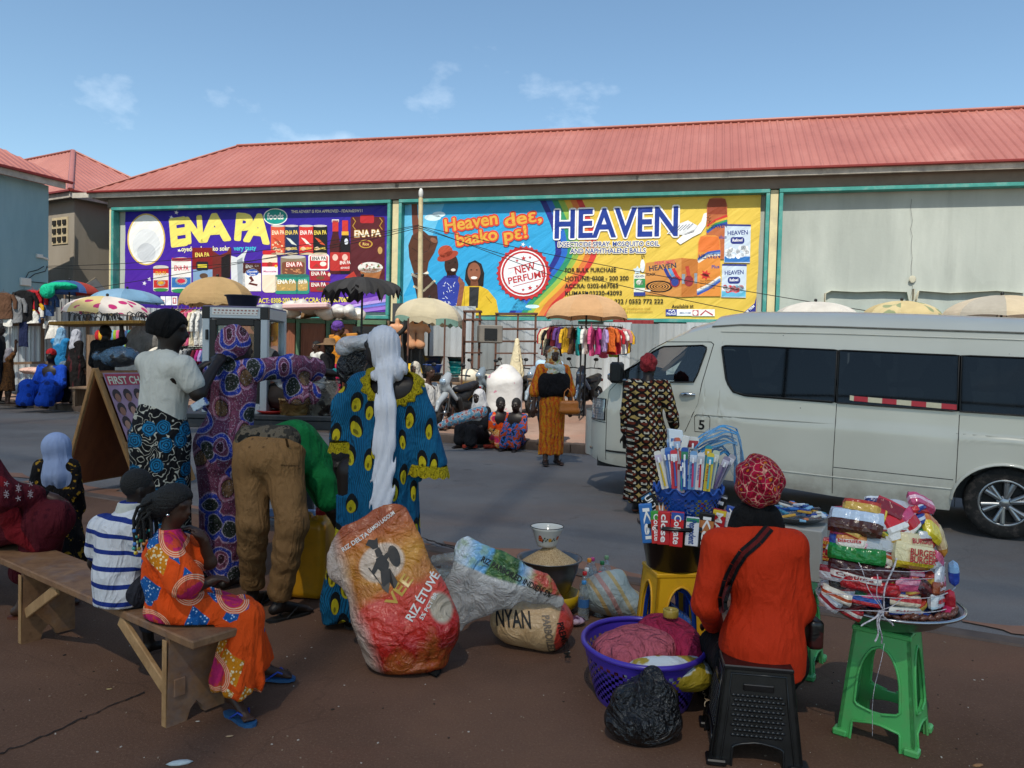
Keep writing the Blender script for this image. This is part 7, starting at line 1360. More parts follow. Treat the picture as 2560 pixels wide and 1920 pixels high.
for x_ in(gx0,gx1):b=MB();b.bbox(A(x_,gy0-.006,gz1-.045),(.062,.056,.095),None,.004);b.build('corner_block',MBLK,gc)
b=MB();b.bbox(A((gx0+gx1)/2,(gy0+gy1)/2,gz1+.004),(gx1-gx0+.05,gy1-gy0+.05,.012),None,.003);b.build('top_panel',mat('dull_purple_panel','6a6580',.5,.2,5,.1),gc)
b=MB();b.bbox(A((gx0+gx1)/2,gy0-.03,gz1-.035),(gx1-gx0-.1,.004,.055),None,.001)
for i in range(12):b.mi=1;b.box(A(gx0+.075+i*.030,gy0-.0335,gz1-.025),(.016,.002,.009));b.box(A(gx0+.07+i*.03,gy0-.0335,gz1-.047),(.012,.002,.006))
b.build('price_strip',[pcol('c9c9c6'),pcol('8a4a44')],gc)
b=MB();z0,z1=gz0+.08,gz1-.10;xm=(gx0+gx1)/2
for x_ in(gx0+.055,gx1-.055):b.bbox(A(x_,gy0-.012,(z0+z1)/2),(.05,.03,z1-z0),None,.004)
for z_ in(z0+.02,z1-.02):b.bbox(A(xm,gy0-.012,z_),(gx1-gx0-.16,.03,.05),None,.004)
d_=b.build('case_door',MBLK,gc);b=MB();b.bbox(A(gx0+.012,gy0-.035,z1-.12),(.02,.02,.08),None,.004);b.build('handle',MBLK,d_)
for q in([A(gx0,gy0,z0),A(gx1,gy0,z0),A(gx1,gy0,z1),A(gx0,gy0,z1)],[A(gx1,gy0,z0),A(gx1,gy1,z0),A(gx1,gy1,z1),A(gx1,gy0,z1)],[A(gx0,gy0,z0),A(gx0,gy1,z0),A(gx0,gy1,z1),A(gx0,gy0,z1)]):b=MB();b.poly(q);b.build('glass_pane',MGC,gc)
b=MB();b.bbox(A(xm,(gy0+gy1)/2,gz0+.36),(gx1-gx0-.05,gy1-gy0-.05,.012),None,.002);b.build('inner_shelf',MBLK,gc)
blob('fried_food',[(A(gx1-.1,6.33,gz0+.42),(.12,.12,.07)),(A(gx1-.05,6.38,gz0+.45),(.08,.1,.08))],mat('dark_fried_food','2c1e18',.8,.3,20,.8,40),'dark heap of fried food in the glass case','food',(.01,40),.014)
b=MB();c=A(W(522,672,6.3)[0],6.32,gz1+.012);b.lathe([(.001,0),(.10,0),(.108,.01),(.128,.085),(.142,.09),(.142,.098),(.124,.096),(.1,.014),(.001,.014)],c,30);tag(b.build('plastic_basin',plastic('ink_blue_plastic','141c28',.35)),'ink blue plastic basin on top of the glass case','basin')
blob('plastic_sheet',[(A(*W(640,785,6.2)[:2],1.36),(.24,.18,.06)),(A(*W(590,775,6.25)[:2],1.38),(.14,.15,.05)),(A(*W(650,800,6.2)[:2],1.28),(.2,.17,.06))],film('milky_film','c3c6c9',.75,.25),'milky plastic sheet draped over the food on the table','sheet',(.008,26),.014)
blob('food_pile',[(A(*W(640,850,6.25)[:2],1.2),(.3,.2,.14))],mat('dark_food_pile','2b211c',.8,.4,12,.8,30),'dark covered food heap in the middle of the table','food',(.012,30),.018)
for x,Y,r_,h_,m,lb in((635,6.05,.115,.13,film('amber_tub','b8935a',.7,.2),'small amber clear food tub on the table'),(697,6.1,.125,.27,film('clear_food_tub','b9b4a8',.55,.15,'3a2a22',8),'tall clear food tub spattered with sauce on the table')):
 c=A(W(x,880,Y)[0],Y,TZ_);b=MB();b.lathe([(.001,.002),(r_*.9,0),(r_,h_),(r_*1.05,h_),(r_*1.05,h_-.012)],c,28);tag(b.build('food_tub',m),lb,'tub')
c=A(W(675,880,6.15)[0],6.2,TZ_);b=MB();b.lathe([(.001,.002),(.12,0),(.13,.16),(.001,.16)],c,24);tag(b.build('cooking_pot',PK),'black cooking pot between the two clear tubs','pot')
b=MB();c=A(W(578,880,5.98)[0],6.1,TZ_);b.lathe([(.001,.003),(.08,.0),(.12,.025),(.115,.028),(.08,.008),(.001,.008)],c,26);tag(b.build('red_plate',plastic('red_plastic','9c1f1c')),'shallow red plate at the front of the food table','plate')
b=MB();c=W(738,803,6.05);b.bbox(c,(.14,.09,.05),None,.015);tag(b.build('food_box',PT),'flat teal food box held out over the clear tub','box')
blob('plastic_bag',[(W(768,742,5.2),(.11,.09,.055)),(W(742,756,5.2),(.06,.06,.05)),(W(792,735,5.15),(.05,.05,.05))],film('white_bag_film','c9cbd0',.92,.3),'white crumpled plastic bag raised beside the white scarf','bag',(.008,32),.011)
blob('plastic_bag',[(W(757,795,5.25),(.10,.09,.12)),(W(775,765,5.25),(.09,.08,.07))],MBAG,'black plastic bag below the white bag in front of the scarf','bag',(.008,32),.011)
MBEN=wood('worn_bench_timber','6b4a34','94704f',.6,(3,3,3),(.16,.15,.16),2.2);MBENE=wood('cut_timber','8d6a44','b59066',.7,(3,3,2))
bz=.405;e1_,e2_=G(415,1386,bz),G(488,1352,bz);f1_,f2_=G(20,1214,bz),G(45,1160,bz);bd=unit(f1_-e1_);bw=unit(e2_-e1_-bd*np.dot(e2_-e1_,bd));BW_=.27;bl=3.2
bn=thing('wooden_bench','long worn wooden bench with plank legs at the left','bench',(e1_+bd*bl/2)*A(1,1,0));bc=e1_*A(1,1,0)+bw*BW_/2
b=MB();b.bbox(bc+bd*bl/2+A(0,0,bz-.018),(bl,BW_,.036),(bd,bw,A(0,0,1)),.006);b.build('seat',MBEN,bn)
for t_ in(.20,1.62,2.95):
 c=bc+bd*t_;b=MB();pl=lambda u,z:c+bw*u+A(0,0,z);out=[pl(-.135,0),pl(-.045,0),pl(-.03,.045),pl(-.004,.075),pl(.022,.045),pl(.036,.012),pl(.13,.014),pl(.125,bz-.037),pl(-.125,bz-.037)];b.prism([p-bd*.016 for p in out],bd*.032);lg=b.build('leg',MBEN,bn)
 b=MB();b.bbox(pl(-.137,(bz-.04)/2),(.030,.006,bz-.045),(bd,bw,A(0,0,1)),.002);b.build('edge_strip',MBENE,lg)
b=MB()
for sg,off in((-1,-.118),(1,.11)):
 p0,p1=bc+bd*.21+bw*off+A(0,0,.145),bc+bd*.60+bw*off+A(0,0,bz-.05);plank(p0,p1,.055,.022,np.cross(bd,bw),bn,'brace',MBENE)
p0,p1=bc+bd*1.60+bw*-.11+A(0,0,.16),bc+bd*1.25+bw*-.11+A(0,0,bz-.05);plank(p0,p1,.055,.022,A(0,0,1),bn,'brace',MBENE)
b=MB();b.bbox(bc+bd*.183-bw*.08+A(0,0,.155),(.012,.05,.075),(bd,bw,A(0,0,1)),.003);b.build('tenon',MBEN,bn)
rr=random.Random(12);lit=[('pale paper scrap on the bottom edge of the pavement',388,1650,.035,'c3cac8'),('tan crumb of food on the pavement right of the bench foot',496,1592,.012,'a88a6a'),('small yellowish crumb left of the bench brace',236,1490,.010,'b09a6a'),('brown dry leaf scrap right of the mint stool',2112,1720,.02,'9a6f4a'),('white crumb near the bench foot',427,1560,.007,'cac4b8')]
for lb,x,y,s_,c in lit:
 p=G(x,min(y,1655));b=MB();b.ball(p+A(0,0,.004),s_,8,4,(1.4,.5,.25),(unit(A(1,.3,0)),unit(A(-.3,1,0)),A(0,0,1)));tag(b.build('litter_scrap',mat('litter_'+c,c,.8,.2,20,.3,60)),lb,'litter')
b=MB()
for i in range(900):
 a_,n_=rr.uniform(-4.5,3.5),rr.uniform(1.6,5.0);p=RN(a_,n_,.001);s_=rr.uniform(.002,.006)*(1 if rr.random()<.93 else 1.7);b.mi=rr.choice((0,0,1,2));b.box(p,(s_*1.5,s_,s_*.7),(A(cos(i),sin(i),0),A(-sin(i),cos(i),0),A(0,0,1)))
o=b.build('pebble_grit',[mat('grit_tan','8d7763',.9,.2,9,0),mat('grit_pale','b5aca0',.9,.2,9,0),mat('grit_dark','33281f',.9,.2,9,0)],None,A(0,0,0));tag(o,'fine pale grit scattered over the dusty pavement','grit',kind='stuff')
# --- people: one continuous body mesh each, clothing and hair as its parts
def rot2(fd):F=unit(A(fd[0],fd[1],0));return A(F[1],-F[0],0),F
def skel(base,H,fd,ov=None):
 r,f=rot2(fd);P=lambda x,y,z:base+(r*x+f*y+A(0,0,z))*H
 J=dict(hd=P(0,.018,.932),nk=P(0,-.004,.852),ch=P(0,0,.745),pv=P(0,0,.535))
 for s,n in((-1,'L'),(1,'R')):
  J['sh'+n]=P(s*.104,-.002,.815);J['el'+n]=P(s*.132,-.022,.635);J['wr'+n]=P(s*.138,.03,.490)
  J['hp'+n]=P(s*.050,0,.515);J['kn'+n]=P(s*.052,.012,.285);J['an'+n]=P(s*.050,-.02,.042);J['to'+n]=P(s*.060,.085,.014)
 for k,v in(ov or{}).items():J[k]=P(*v[1:])if isinstance(v,tuple)and v[0]=='L' else np.asarray(v,float)
 J['H'],J['r'],J['f']=H,r,f;J.setdefault('hf',f);J.setdefault('hu',A(0,0,1));return J
def body_sd(J,near=True,hands=True,fat=1.0,feet=True):
 H,f=J['H'],J['f'];s=SD(.018*H);g=lambda k:J[k];m=fat
 tf=unit(np.cross(J['shR']-J['shL'],J['ch']-J['pv']));
 s.cap(g('pv'),g('ch'),.082*H*m,.088*H*m,.05*H,tf,1.4).cap(g('shL')*.8+g('shR')*.2-A(0,0,.012*H),g('shR')*.8+g('shL')*.2-A(0,0,.012*H),.040*H,None,.05*H)
 hf,hu=unit(g('hf')),g('hu');hr=unit(np.cross(hf,hu));hu=np.cross(hr,hf);hd=g('hd')
 s.cap(g('nk')-(g('nk')-g('ch'))*.15,hd-hu*.03*H,.033*H*m,.031*H,.025*H)
 ax=(hr,hf,hu);s.ell(hd+hu*.014*H-hf*.006*H,(.0435*H,.054*H,.054*H),ax,.01*H).ell(hd+hf*.016*H-hu*.026*H,(.034*H,.036*H,.040*H),ax,.02*H)
 s.cap(hd+hf*.047*H+hu*.006*H,hd+hf*.056*H-hu*.014*H,.0065*H,.0095*H,.008*H).cap(hd+hf*.050*H-hu*.031*H-hr*.009*H,hd+hf*.050*H-hu*.031*H+hr*.009*H,.006*H,None,.008*H)
 s.cap(hd+hf*.042*H+hu*.014*H-hr*.022*H,hd+hf*.042*H+hu*.014*H+hr*.022*H,.009*H,None,.012*H)
 for sg in(-1,1):s.ell(hd+hr*sg*.043*H-hf*.004*H-hu*.006*H,(.006*H,.012*H,.018*H),ax,.004*H)
 for n in 'LR':
  s.cap(g('sh'+n),g('el'+n),.031*H*m,.025*H*m,.03*H).cap(g('el'+n),g('wr'+n),.025*H,.0165*H,.015*H)
  s.cap(g('hp'+n),g('kn'+n),.054*H*m,.037*H,.03*H).cap(g('kn'+n),g('an'+n),.035*H,.021*H,.02*H);kc=g('kn'+n)*.68+g('an'+n)*.32;s.ell(kc-f*.012*H,(.031*H,.033*H,.06*H),None,.03*H)
  an,to=g('an'+n),g('to'+n)
  if feet:s.cap(an-A(0,0,.012*H),to,.021*H,.015*H,.012*H);d=unit((to-an)*A(1,1,0));s.cap(an-A(0,0,.018*H),an-d*.022*H-A(0,0,.022*H),.019*H,.018*H,.01*H);e=np.cross(A(0,0,1),d);[s.cap(to+e*q*.009*H,to+e*q*.011*H+d*(.024-.004*abs(q+(1 if n=='L' else-1)))*H-A(0,0,.002*H),.0068*H,.006*H,.004*H)for q in(-1.6,-.6,.4,1.4)]
  if hands:
   w=g('wr'+n);hd_=unit(g('hd'+n)if 'hd'+n in J else w-g('el'+n));side=g('hs'+n)if 'hs'+n in J else np.cross(hd_,A(0,0,1));side=side if np.linalg.norm(side)>.2 else J['r'];side=unit(side-hd_*np.dot(side,hd_));pn=unit(np.cross(hd_,side));k=H*.0072
   s.cap(w,w+hd_*.030*H,.0155*H,.019*H,.01*H).cap(w+hd_*.018*H-side*.010*H,w+hd_*.048*H-side*.013*H,.0125*H,.0105*H,.008*H).cap(w+hd_*.018*H+side*.010*H,w+hd_*.048*H+side*.012*H,.0125*H,.0105*H,.008*H)
   cu=J.get('curl',.5)
   for q,l in((-1.5,.036),(-.5,.042),(.5,.040),(1.5,.030)):
    b0=w+hd_*.052*H+side*q*.0098*H;d1=unit(hd_+pn*cu*.5);d2=unit(hd_*(1-cu*.6)+pn*cu*1.2);p1=b0+d1*l*.55*H;s.cap(b0-hd_*.01*H,p1,k,k*.92,.003*H).cap(p1,p1+d2*l*.5*H,k*.92,k*.8,.002*H)
   t0=w+hd_*.018*H-side*.017*H;t1=t0+unit(hd_-side*.8+pn*.3)*.026*H;s.cap(t0,t1,k*1.25,k*1.05,.006*H).cap(t1,t1+unit(hd_+pn*.3)*.018*H,k*1.02,k*.85,.002*H)
 return s
def cover(s,J,parts,off=.013,fat=1.0):
 H=J['H'];tf=unit(np.cross(J['shR']-J['shL'],J['ch']-J['pv']))
 if 'T' in parts:s.cap(J['pv'],J['ch'],.082*H*fat+off,.088*H*fat+off,.03,tf,1.36).cap(J['shL']*.8+J['shR']*.2-A(0,0,.012*H),J['shR']*.8+J['shL']*.2-A(0,0,.012*H),.040*H+off,None,.04)
 for n in 'LR':
  if 'A' in parts:s.cap(J['sh'+n],J['el'+n],.031*H+off,.025*H+off,.03)
  if 'a' in parts:s.cap(J['el'+n],J['el'+n]*.15+J['wr'+n]*.85,.026*H+off,.018*H+off,.02)
  if 'S' in parts:s.cap(J['sh'+n],J['sh'+n]*.4+J['el'+n]*.6,.031*H+off,.028*H+off,.03)
  if 'L' in parts:s.cap(J['hp'+n],J['kn'+n],.054*H+off,.037*H+off,.03)
  if 'l' in parts:s.cap(J['kn'+n],J['an'+n],.036*H+off,.024*H+off,.02).ell(J['kn'+n]*.68+J['an'+n]*.32-J['f']*.012*H,(.031*H+off,.033*H+off,.06*H+off),None,.03)
 return s
def hair_cap(J,t,h,m=HAIR,sc=1.06,back=.010,cutf=.030,low=-.028):
 H=J['H'];hf,hu=unit(J['hf']),J['hu'];hr=unit(np.cross(hf,hu));hu=np.cross(hr,hf);hd=J['hd'];s=SD(.01);s.ell(hd+hu*.019*H-hf*back*H,(.0435*H*sc,.054*H*sc,.053*H*sc),(hr,hf,hu));s.cut(hd+hf*cutf*H+hu*.005*H,unit(hf-hu*.9)).cut(hd+hu*low*H,-hu);return s.mesh('hair',m,t,h)
def eyes(J,t):
 H=J['H'];hf,hu=unit(J['hf']),J['hu'];hr=unit(np.cross(hf,hu));b=MB()
 for sg in(-1,1):
  c=J['hd']+hf*.0455*H+hr*sg*.0185*H+hu*.003*H;b.mi=0;b.ball(c,.0075*H,8,6,(1,.8,.7),(hr,hf,hu));b.mi=1;b.ball(c+hf*.0042*H,.0042*H,8,6,(1,1,1),(hr,hf,hu))
 b.build('eyes',[mat('eye_white','c9c2b8',.3,.05,3,0),MBLK],t)
def sandals(J,t,m,m2,which='LR'):
 for n in which:
  H=J['H'];an,to=J['an'+n],J['to'+n];d=unit((to-an)*A(1,1,0));e=np.cross(A(0,0,1),d);z=min(to[2],an[2])-.018*H;c0=A(an[0],an[1],max(z,.004))-d*.045*H;b=MB();L_=.165*H
  out=[c0+d*L_*v+e*sg*H*w for sg,seq in((1,(0,.15,.4,.7,.9,1.0)),(-1,(1.0,.9,.7,.4,.15,0)))for v,w in((v,{0:.012,.15:.022,.4:.020,.7:.028,.9:.024,1.0:.008}[v])for v in seq)]
  b.mi=0;b.prism([p-A(0,0,.004)for p in out],A(0,0,.014));tp=c0+d*L_*.82+A(0,0,.016);b.mi=1
  for sg in(-1,1):b.tube([tp,c0+d*L_*.62+e*sg*.022*H+A(0,0,.030*H+.008),c0+d*L_*.36+e*sg*.024*H+A(0,0,.008)],.0045,6)
  b.build('sandal',[m,m2],t)
def pat(name,fn,rough=.85,folds=.45,fs=10.,rg=False):
 k=NM(name,rough,0,.2);c=fn(k);k.col(c);fold_bump(k,k.co(),folds,fs);return k.done()
def flat2(k):o=k.sep(k.co());return k.comb(k.ma('ADD',o[0],k.ma('MULTIPLY',o[1],.45)),o[2])
def warp(k,v,sc,amt):return k.vm('ADD',v,k.n('VectorMath',0,dict(operation='SCALE'),_0=k.vm('SUBTRACT',k.noise(v,sc,2,'Color'),(.5,.5,.5)),Scale=amt))
def p_wax(k):
 o=k.co();f=flat2(k);v=k.mp(warp(k,f,5,.10),(1,.8,1));d=k.vor(v,7.0,dim='2D',rnd=.85);cc=k.sep(k.last.outputs['Color']);sp=k.noise(o,110,2)
 a=k.ramp(d,[(0,'33151f'),(.16,'3a1a26'),(.18,'b98fa6'),(.22,'6b3550'),(.32,'74405a'),(.35,'c3a5b8'),(.38,'24389c'),(.50,'2b3f9f'),(.53,'b7a9bd'),(.56,'6a3852'),(.70,'713c56')])
 a2=k.ramp(d,[(0,'1b231c'),(.30,'26302a'),(.33,'a9a3b5'),(.36,'22349a'),(.48,'2a3fa0'),(.51,'bb9bb2'),(.56,'6b3650'),(.66,'6e3a55')]);a3=k.ramp(d,[(0,'7a5f45'),(.26,'6e543c'),(.29,'23151a'),(.33,'8d4a66'),(.42,'b088a0'),(.45,'6a3450'),(.6,'74405a')])
 c=k.mix(k.ramp(cc[0],[(0,0),(.42,1)],'CONSTANT'),a,a2);c=k.mix(k.ramp(cc[1],[(0,0),(.70,1)],'CONSTANT'),c,a3)
 c=k.mix(k.ramp(sp,[(.60,0),(.66,.6)]),c,'b9b2c4');ln=k.n('TexWave',1,None,Vector=warp(k,f,9,.16),Scale=30.,Distortion=5.,Detail=2.);return k.mix(k.ma('MULTIPLY',k.ramp(ln,[(.70,0),(.86,.8)]),.7),c,(.012,.008,.014))
def p_tear(k):
 f=flat2(k);o=k.co();ln=k.n('TexWave',1,None,Vector=k.mp(warp(k,f,2.4,.22),(1,.10,1)),Scale=34.,Distortion=1.6,Detail=1.);c=k.mix(k.ramp(ln,[(.66,0),(.84,1)]),'0e6288',(.006,.03,.05));c=k.mix(k.ramp(k.noise(o,5,3),[(.35,0),(.7,.5)]),c,'0a4a72')
 v0=k.mp(warp(k,f,4,.05),(1,.48,1),rot=(0,0,.12));d=k.vor(v0,10.5,rnd=.8,dim='2D');d2=k.vor(k.vm('ADD',v0,(.0,.009,0)),10.5,rnd=.8,dim='2D');d3=k.vor(k.vm('ADD',v0,(.0,.016,0)),10.5,rnd=.8,dim='2D')
 c=k.mix(k.ramp(d,[(.29,1),(.305,0)]),c,(.006,.008,.01));c=k.mix(k.ramp(d2,[(.20,1),(.215,0)]),c,'b7a51c');return k.mix(k.ramp(d3,[(.06,1),(.075,0)]),c,'6f6412')
def p_patch(k):
 o=k.co();f=flat2(k);v=warp(k,f,9,.03);d=k.vor(k.mp(v,(1,.8,1),rot=(0,0,.5)),9.,'F1','Distance',.9,'2D','CHEBYCHEV');cc=k.sep(k.last.outputs['Color']);sp=k.vor(o,70.);ln=k.n('TexWave',1,None,Vector=f,Scale=70.,Distortion=4.,Detail=2.)
 gold=k.mix(k.ramp(sp,[(.34,.9),(.42,0)]),'c4780f','e4d2a8');blue=k.mix(k.ramp(ln,[(.45,0),(.6,.8)]),'1763ad','0a2147');blue=k.mix(k.ramp(sp,[(.24,.9),(.3,0)]),blue,'b9cfe4');org='d5490f'
 c=k.mix(k.ramp(cc[0],[(0,0),(.30,1)],'CONSTANT'),org,gold);c=k.mix(k.ramp(cc[0],[(0,0),(.58,1)],'CONSTANT'),c,blue);c=k.mix(k.ramp(d,[(.37,0),(.385,1)]),c,org)
 d2=k.vor(k.vm('ADD',f,(.23,.11,0)),3.6,rnd=.9,dim='2D');ring=k.ramp(k.ma('FRACT',k.ma('MULTIPLY',d2,40.)),[(.5,0),(.55,1)]);c=k.mix(k.ramp(d2,[(.28,1),(.285,0)]),c,k.mix(ring,'d5562a','e2b090'));return k.mix(k.ramp(d2,[(.20,1),(.205,0)]),c,k.mix(k.ramp(k.noise(o,22,3),[(.5,0),(.56,1)]),'b8245c','c9452a'))
def p_rose(k):
 o=k.co();f=flat2(k);n=k.noise(warp(k,f,9,.09),9.5,2);w=k.ma('FRACT',k.ma('MULTIPLY',n,9.0));c=k.mix(k.ramp(w,[(.40,0),(.46,1),(.58,1),(.64,0)]),'0b0c10','a3a296');d=k.vor(f,7.5,rnd=.7,dim='2D');rw=k.ma('FRACT',k.ma('MULTIPLY',k.ma('ADD',d,k.ma('MULTIPLY',k.noise(o,26,2),.25)),9.0));rose=k.mix(k.ramp(rw,[(.4,0),(.7,1)]),'11658f','08283f');return k.mix(k.ramp(k.ma('ADD',d,k.ma('MULTIPLY',k.noise(o,30,2),.12)),[(.38,1),(.40,0)]),c,rose)
def p_geo(k):
 o=k.sep(k.co());v=k.comb(k.ma('ADD',o[0],k.ma('MULTIPLY',o[1],.4)),o[2]);d=k.vor(v,11.5,'F1','Distance',0.0,'2D','CHEBYCHEV');par=k.ma('FRACT',k.ma('MULTIPLY',k.ma('ADD',k.ma('FLOOR',k.ma('MULTIPLY',o[2],11.5)),k.ma('FLOOR',k.ma('MULTIPLY',k.ma('ADD',o[0],k.ma('MULTIPLY',o[1],.4)),5.75))),.5));e=k.vor(v,11.5,'F1','Distance',0.0,'2D')
 a=k.ramp(d,[(0,'0d0a09'),(.10,'0d0a09'),(.12,'b5ae9c'),(.24,'b5ae9c'),(.27,'0f0b0a'),(.36,'0f0b0a')],'CONSTANT');b_=k.ramp(e,[(0,'5c2414'),(.30,'5c2414'),(.33,'120c0a')],'CONSTANT');c=k.mix(k.ramp(par,[(0,0),(.3,1)],'CONSTANT'),a,b_);return k.mix(k.ramp(e,[(.52,0),(.54,1)]),c,'a88d52')
def p_leaf(k):
 o=k.co();w=k.n('TexWave',1,None,Vector=k.mp(warp(k,o,5,.12),(1,1,.35)),Scale=5.,Distortion=5.,Detail=3.);s_=k.noise(k.mp(o,(1,1,.5),rot=(.6,.3,0)),34,3,dist=1.5);c=k.mix(k.ramp(s_,[(.5,0),(.56,.8)]),'bb7a18','c1460f');return k.mix(k.ma('MULTIPLY',k.ramp(w,[(.58,0),(.68,1)]),k.ramp(s_,[(.40,1),(.52,.2)])),c,'8c1426')
def p_wrap(k):
 o=k.co();v=warp(k,o,18,.03);e=k.vor(v,30.,'DISTANCE_TO_EDGE');d=k.vor(v,30.);c=k.ramp(d,[(0,'d2761a'),(.20,'c96a1c'),(.24,'8f0f24'),(.5,'b3123c')]);return k.mix(k.ramp(e,[(.03,.9),(.06,0)]),c,'d9a08a')
def p_stripe(k,c0='c3c4c9',c1='172c74',pitch=.072,duty=.27):
 z=k.sep(k.co())[2];z=k.ma('ADD',z,k.ma('MULTIPLY',k.noise(k.co(),4,2),.02));return k.mix(k.ramp(k.ma('FRACT',k.ma('MULTIPLY',z,1/pitch)),[(0,1),(duty,0)],'CONSTANT'),c0,c1)
PAT=dict(wax=pat('mauve_blue_wax_print',p_wax),tear=pat('teal_teardrop_print',p_tear),patch=pat('orange_patchwork_print',p_patch),rose=pat('black_rose_print',p_rose),geo=pat('brown_geometric_print',p_geo),leaf=pat('orange_leaf_print',p_leaf),wrap=pat('magenta_head_print',p_wrap,.8,.8,30),stripe=pat('white_blue_stripes',p_stripe))
WHT=cloth('off_white_jersey','b9bab3',folds=.3,fs=7)
def voile(name,c):
 k=NM(name,.8,0,.2);o=k.co();k.col(k.ramp(k.noise(o,9,3),[(.3,tuple(x*.9 for x in c4(c)[:3])),(.7,c4(c)[:3])]));k.bump(k.ma('ADD',k.noise(k.mp(o,(1,1,.09)),34,3,dist=.4),k.ma('MULTIPLY',k.noise(o,300,2),.05)),.7,.016);return k.done()
SCARF=voile('white_voile','c9cad1')
def gown(J,hem,rw,rh,top=True,sl=None,slr=(.05,.05),cnt=9,amp=.012,neck=0.0,fl=1.25,k=.04,center=None,off=.014):
 """dress/skirt solid: hem height, waist and hem radius (m), sleeve length 0..2 (1 = elbow, 2 = wrist) with radii"""
 H,f=J['H'],J['f'];s=SD(k);tf=unit(np.cross(J['shR']-J['shL'],J['ch']-J['pv']));b=center if center is not None else A((J['anL'][0]+J['anR'][0])/2,(J['anL'][1]+J['anR'][1])/2,hem)
 s.cap(J['pv']+A(0,0,.03*H),J['pv']-A(0,0,.03*H),rw,rw*1.12,fl=f,ff=fl).cap(J['pv']-A(0,0,.03*H),A(b[0],b[1],hem-.02),rw*1.12,rh,fl=f,ff=fl)
 if top:
  s.cap(J['pv'],J['ch'],rw*.95,.092*H+off,.05,tf,1.35).cap(J['shL']*.86+J['shR']*.14-A(0,0,.014*H),J['shR']*.86+J['shL']*.14-A(0,0,.014*H),.042*H+off,None,.05)
 if sl:
  for n in 'LR':
   a,e,w=J['sh'+n],J['el'+n],J['wr'+n];s.cap(a,a+(e-a)*min(1,sl),.033*H+off,slr[0],.03)
   if sl>1:s.cap(e,e+(w-e)*(sl-1),slr[0],slr[1],.02)
 if top:cover(s,J,'T'+('S' if sl else ''),.012)
 cover(s,J,'Ll',.010)
 s.mod.append(lambda P,D:np.maximum(D,hem-P[:,2]))
 s.folds(J['pv'],A(0,0,-1),amp,cnt,.03,J['pv'][2]-hem,J['pv'][0]*7)
 return s
def wrapcloth(J,t,m,h,drop=.10,name='headscarf',puff=1.12,face=True):
 """scarf round the head and over the shoulders, the face left open"""
 H=J['H'];hf,hu=unit(J['hf']),J['hu'];hr=unit(np.cross(hf,hu));hd=J['hd'];s=SD(.03*H)
 s.ell(hd+hu*.012*H-hf*.010*H,(.048*H*puff,.058*H*puff,.060*H*puff),(hr,hf,hu)).cap(hd-hu*.03*H-hf*.012*H,J['nk']-A(0,0,.01),.045*H*puff,.055*H*puff)
 if drop:s.cap(J['nk']-A(0,0,.015*H),J['nk']-A(0,0,drop*H),.075*H,.10*H,.04*H,J['f'],1.3)
 if face:s.mod.append(lambda P,D:np.maximum(D,-(np.sqrt((((P-(hd+hf*.062*H-hu*.012*H))@np.stack([hr/.034,hf/.04,hu/.046]).T/H)**2).sum(1))-1)*.034*H))
 s.wrink(.0035*H,34/H,H*3+hd[0],(1,1,.35));return s.mesh(name,m,t,h)
def turban(J,t,m,h,big=1.2,name='headwrap',up=.012,knot=None):
 H=J['H'];hf,hu=unit(J['hf']),J['hu'];hr=unit(np.cross(hf,hu));hd=J['hd'];s=SD(.02*H);s.ell(hd+hu*(.016+up)*H-hf*.012*H,(.045*H*big,.055*H*big,.052*H*big),(hr,hf,hu));s.cut(hd+hf*.05*H+hu*.012*H,unit(hf*.7-hu)).cut(hd-hu*.036*H,-hu)
 if knot is not None:s.ell(hd+knot*H,(.02*H,.02*H,.028*H))
 s.mod.append(lambda P,D:D-.0035*H*np.sin(((P-hd)@(hu+.4*hr))*95/H+3*np.sin(((P-hd)@hr)*18/H)));return s.mesh(name,m,t,h)
HN,HM,HF_=.0095,.014,.020
def person(label,J,h,skin=0,hands=True,fat=1.0,feet=True,group=None):
 b=(J['anL']+J['anR'])/2;t=thing('person',label,'person',A(b[0],b[1],min(J['toL'][2],J['toR'][2])-.014*J['H']),group);body_sd(J,hands=hands,fat=fat,feet=feet).mesh('body',SKIN[skin],t,h);return t
 # ---- A: woman in the white T-shirt and rose skirt
Y=4.7;bs=A(W(352,900,Y)[0],Y,0);J=skel(bs,1.79,(.75,.66),dict(elR=W(428,850,4.62),wrR=W(468,786,4.85),elL=W(352,850,5.0),wrL=W(430,800,5.1),shR=W(398,792,4.61),shL=W(318,784,4.78),nk=W(361,762,4.72),hd=W(366,712,4.72),ch=W(358,830,4.72),pv=W(346,930,4.70)));J['hf']=unit(A(1,.25,-.08))
t=person('person standing with her back turned in a white T-shirt and black skirt with blue roses',J,HN,2)
s=SD(.03);cover(s,J,'TS',.016);s.cap(W(356,800,4.72),W(352,850,4.71),.150,.14,fl=A(.75,.66,0),ff=1.45).cap(W(350,850,4.71),W(346,925,4.70),.135,.155,fl=A(.75,.66,0),ff=1.3).cap(W(326,788,4.77),W(394,794,4.62),.056).cap(J['shR'],J['shR']+(J['elR']-J['shR'])*.62,.056,.062).cap(J['shL'],J['shL']+(J['elL']-J['shL'])*.55,.056,.062)
s.mod.append(lambda P,D:np.maximum(D,-(np.linalg.norm((P-W(364,768,4.74))*[1,1,.8],axis=1)-.075)));s.mod.append(lambda P,D:np.maximum(D,W(346,936,4.7)[2]-P[:,2]));s.wrink(.006,17,2.,(1,1,1.6));s.mesh('t_shirt',WHT,t,HN)
cover(gown(J,.10,.165,.19,False,cnt=5,amp=.006,center=bs,fl=1.1),J,'Ll',.012).mesh('skirt',PAT['rose'],t,.011)
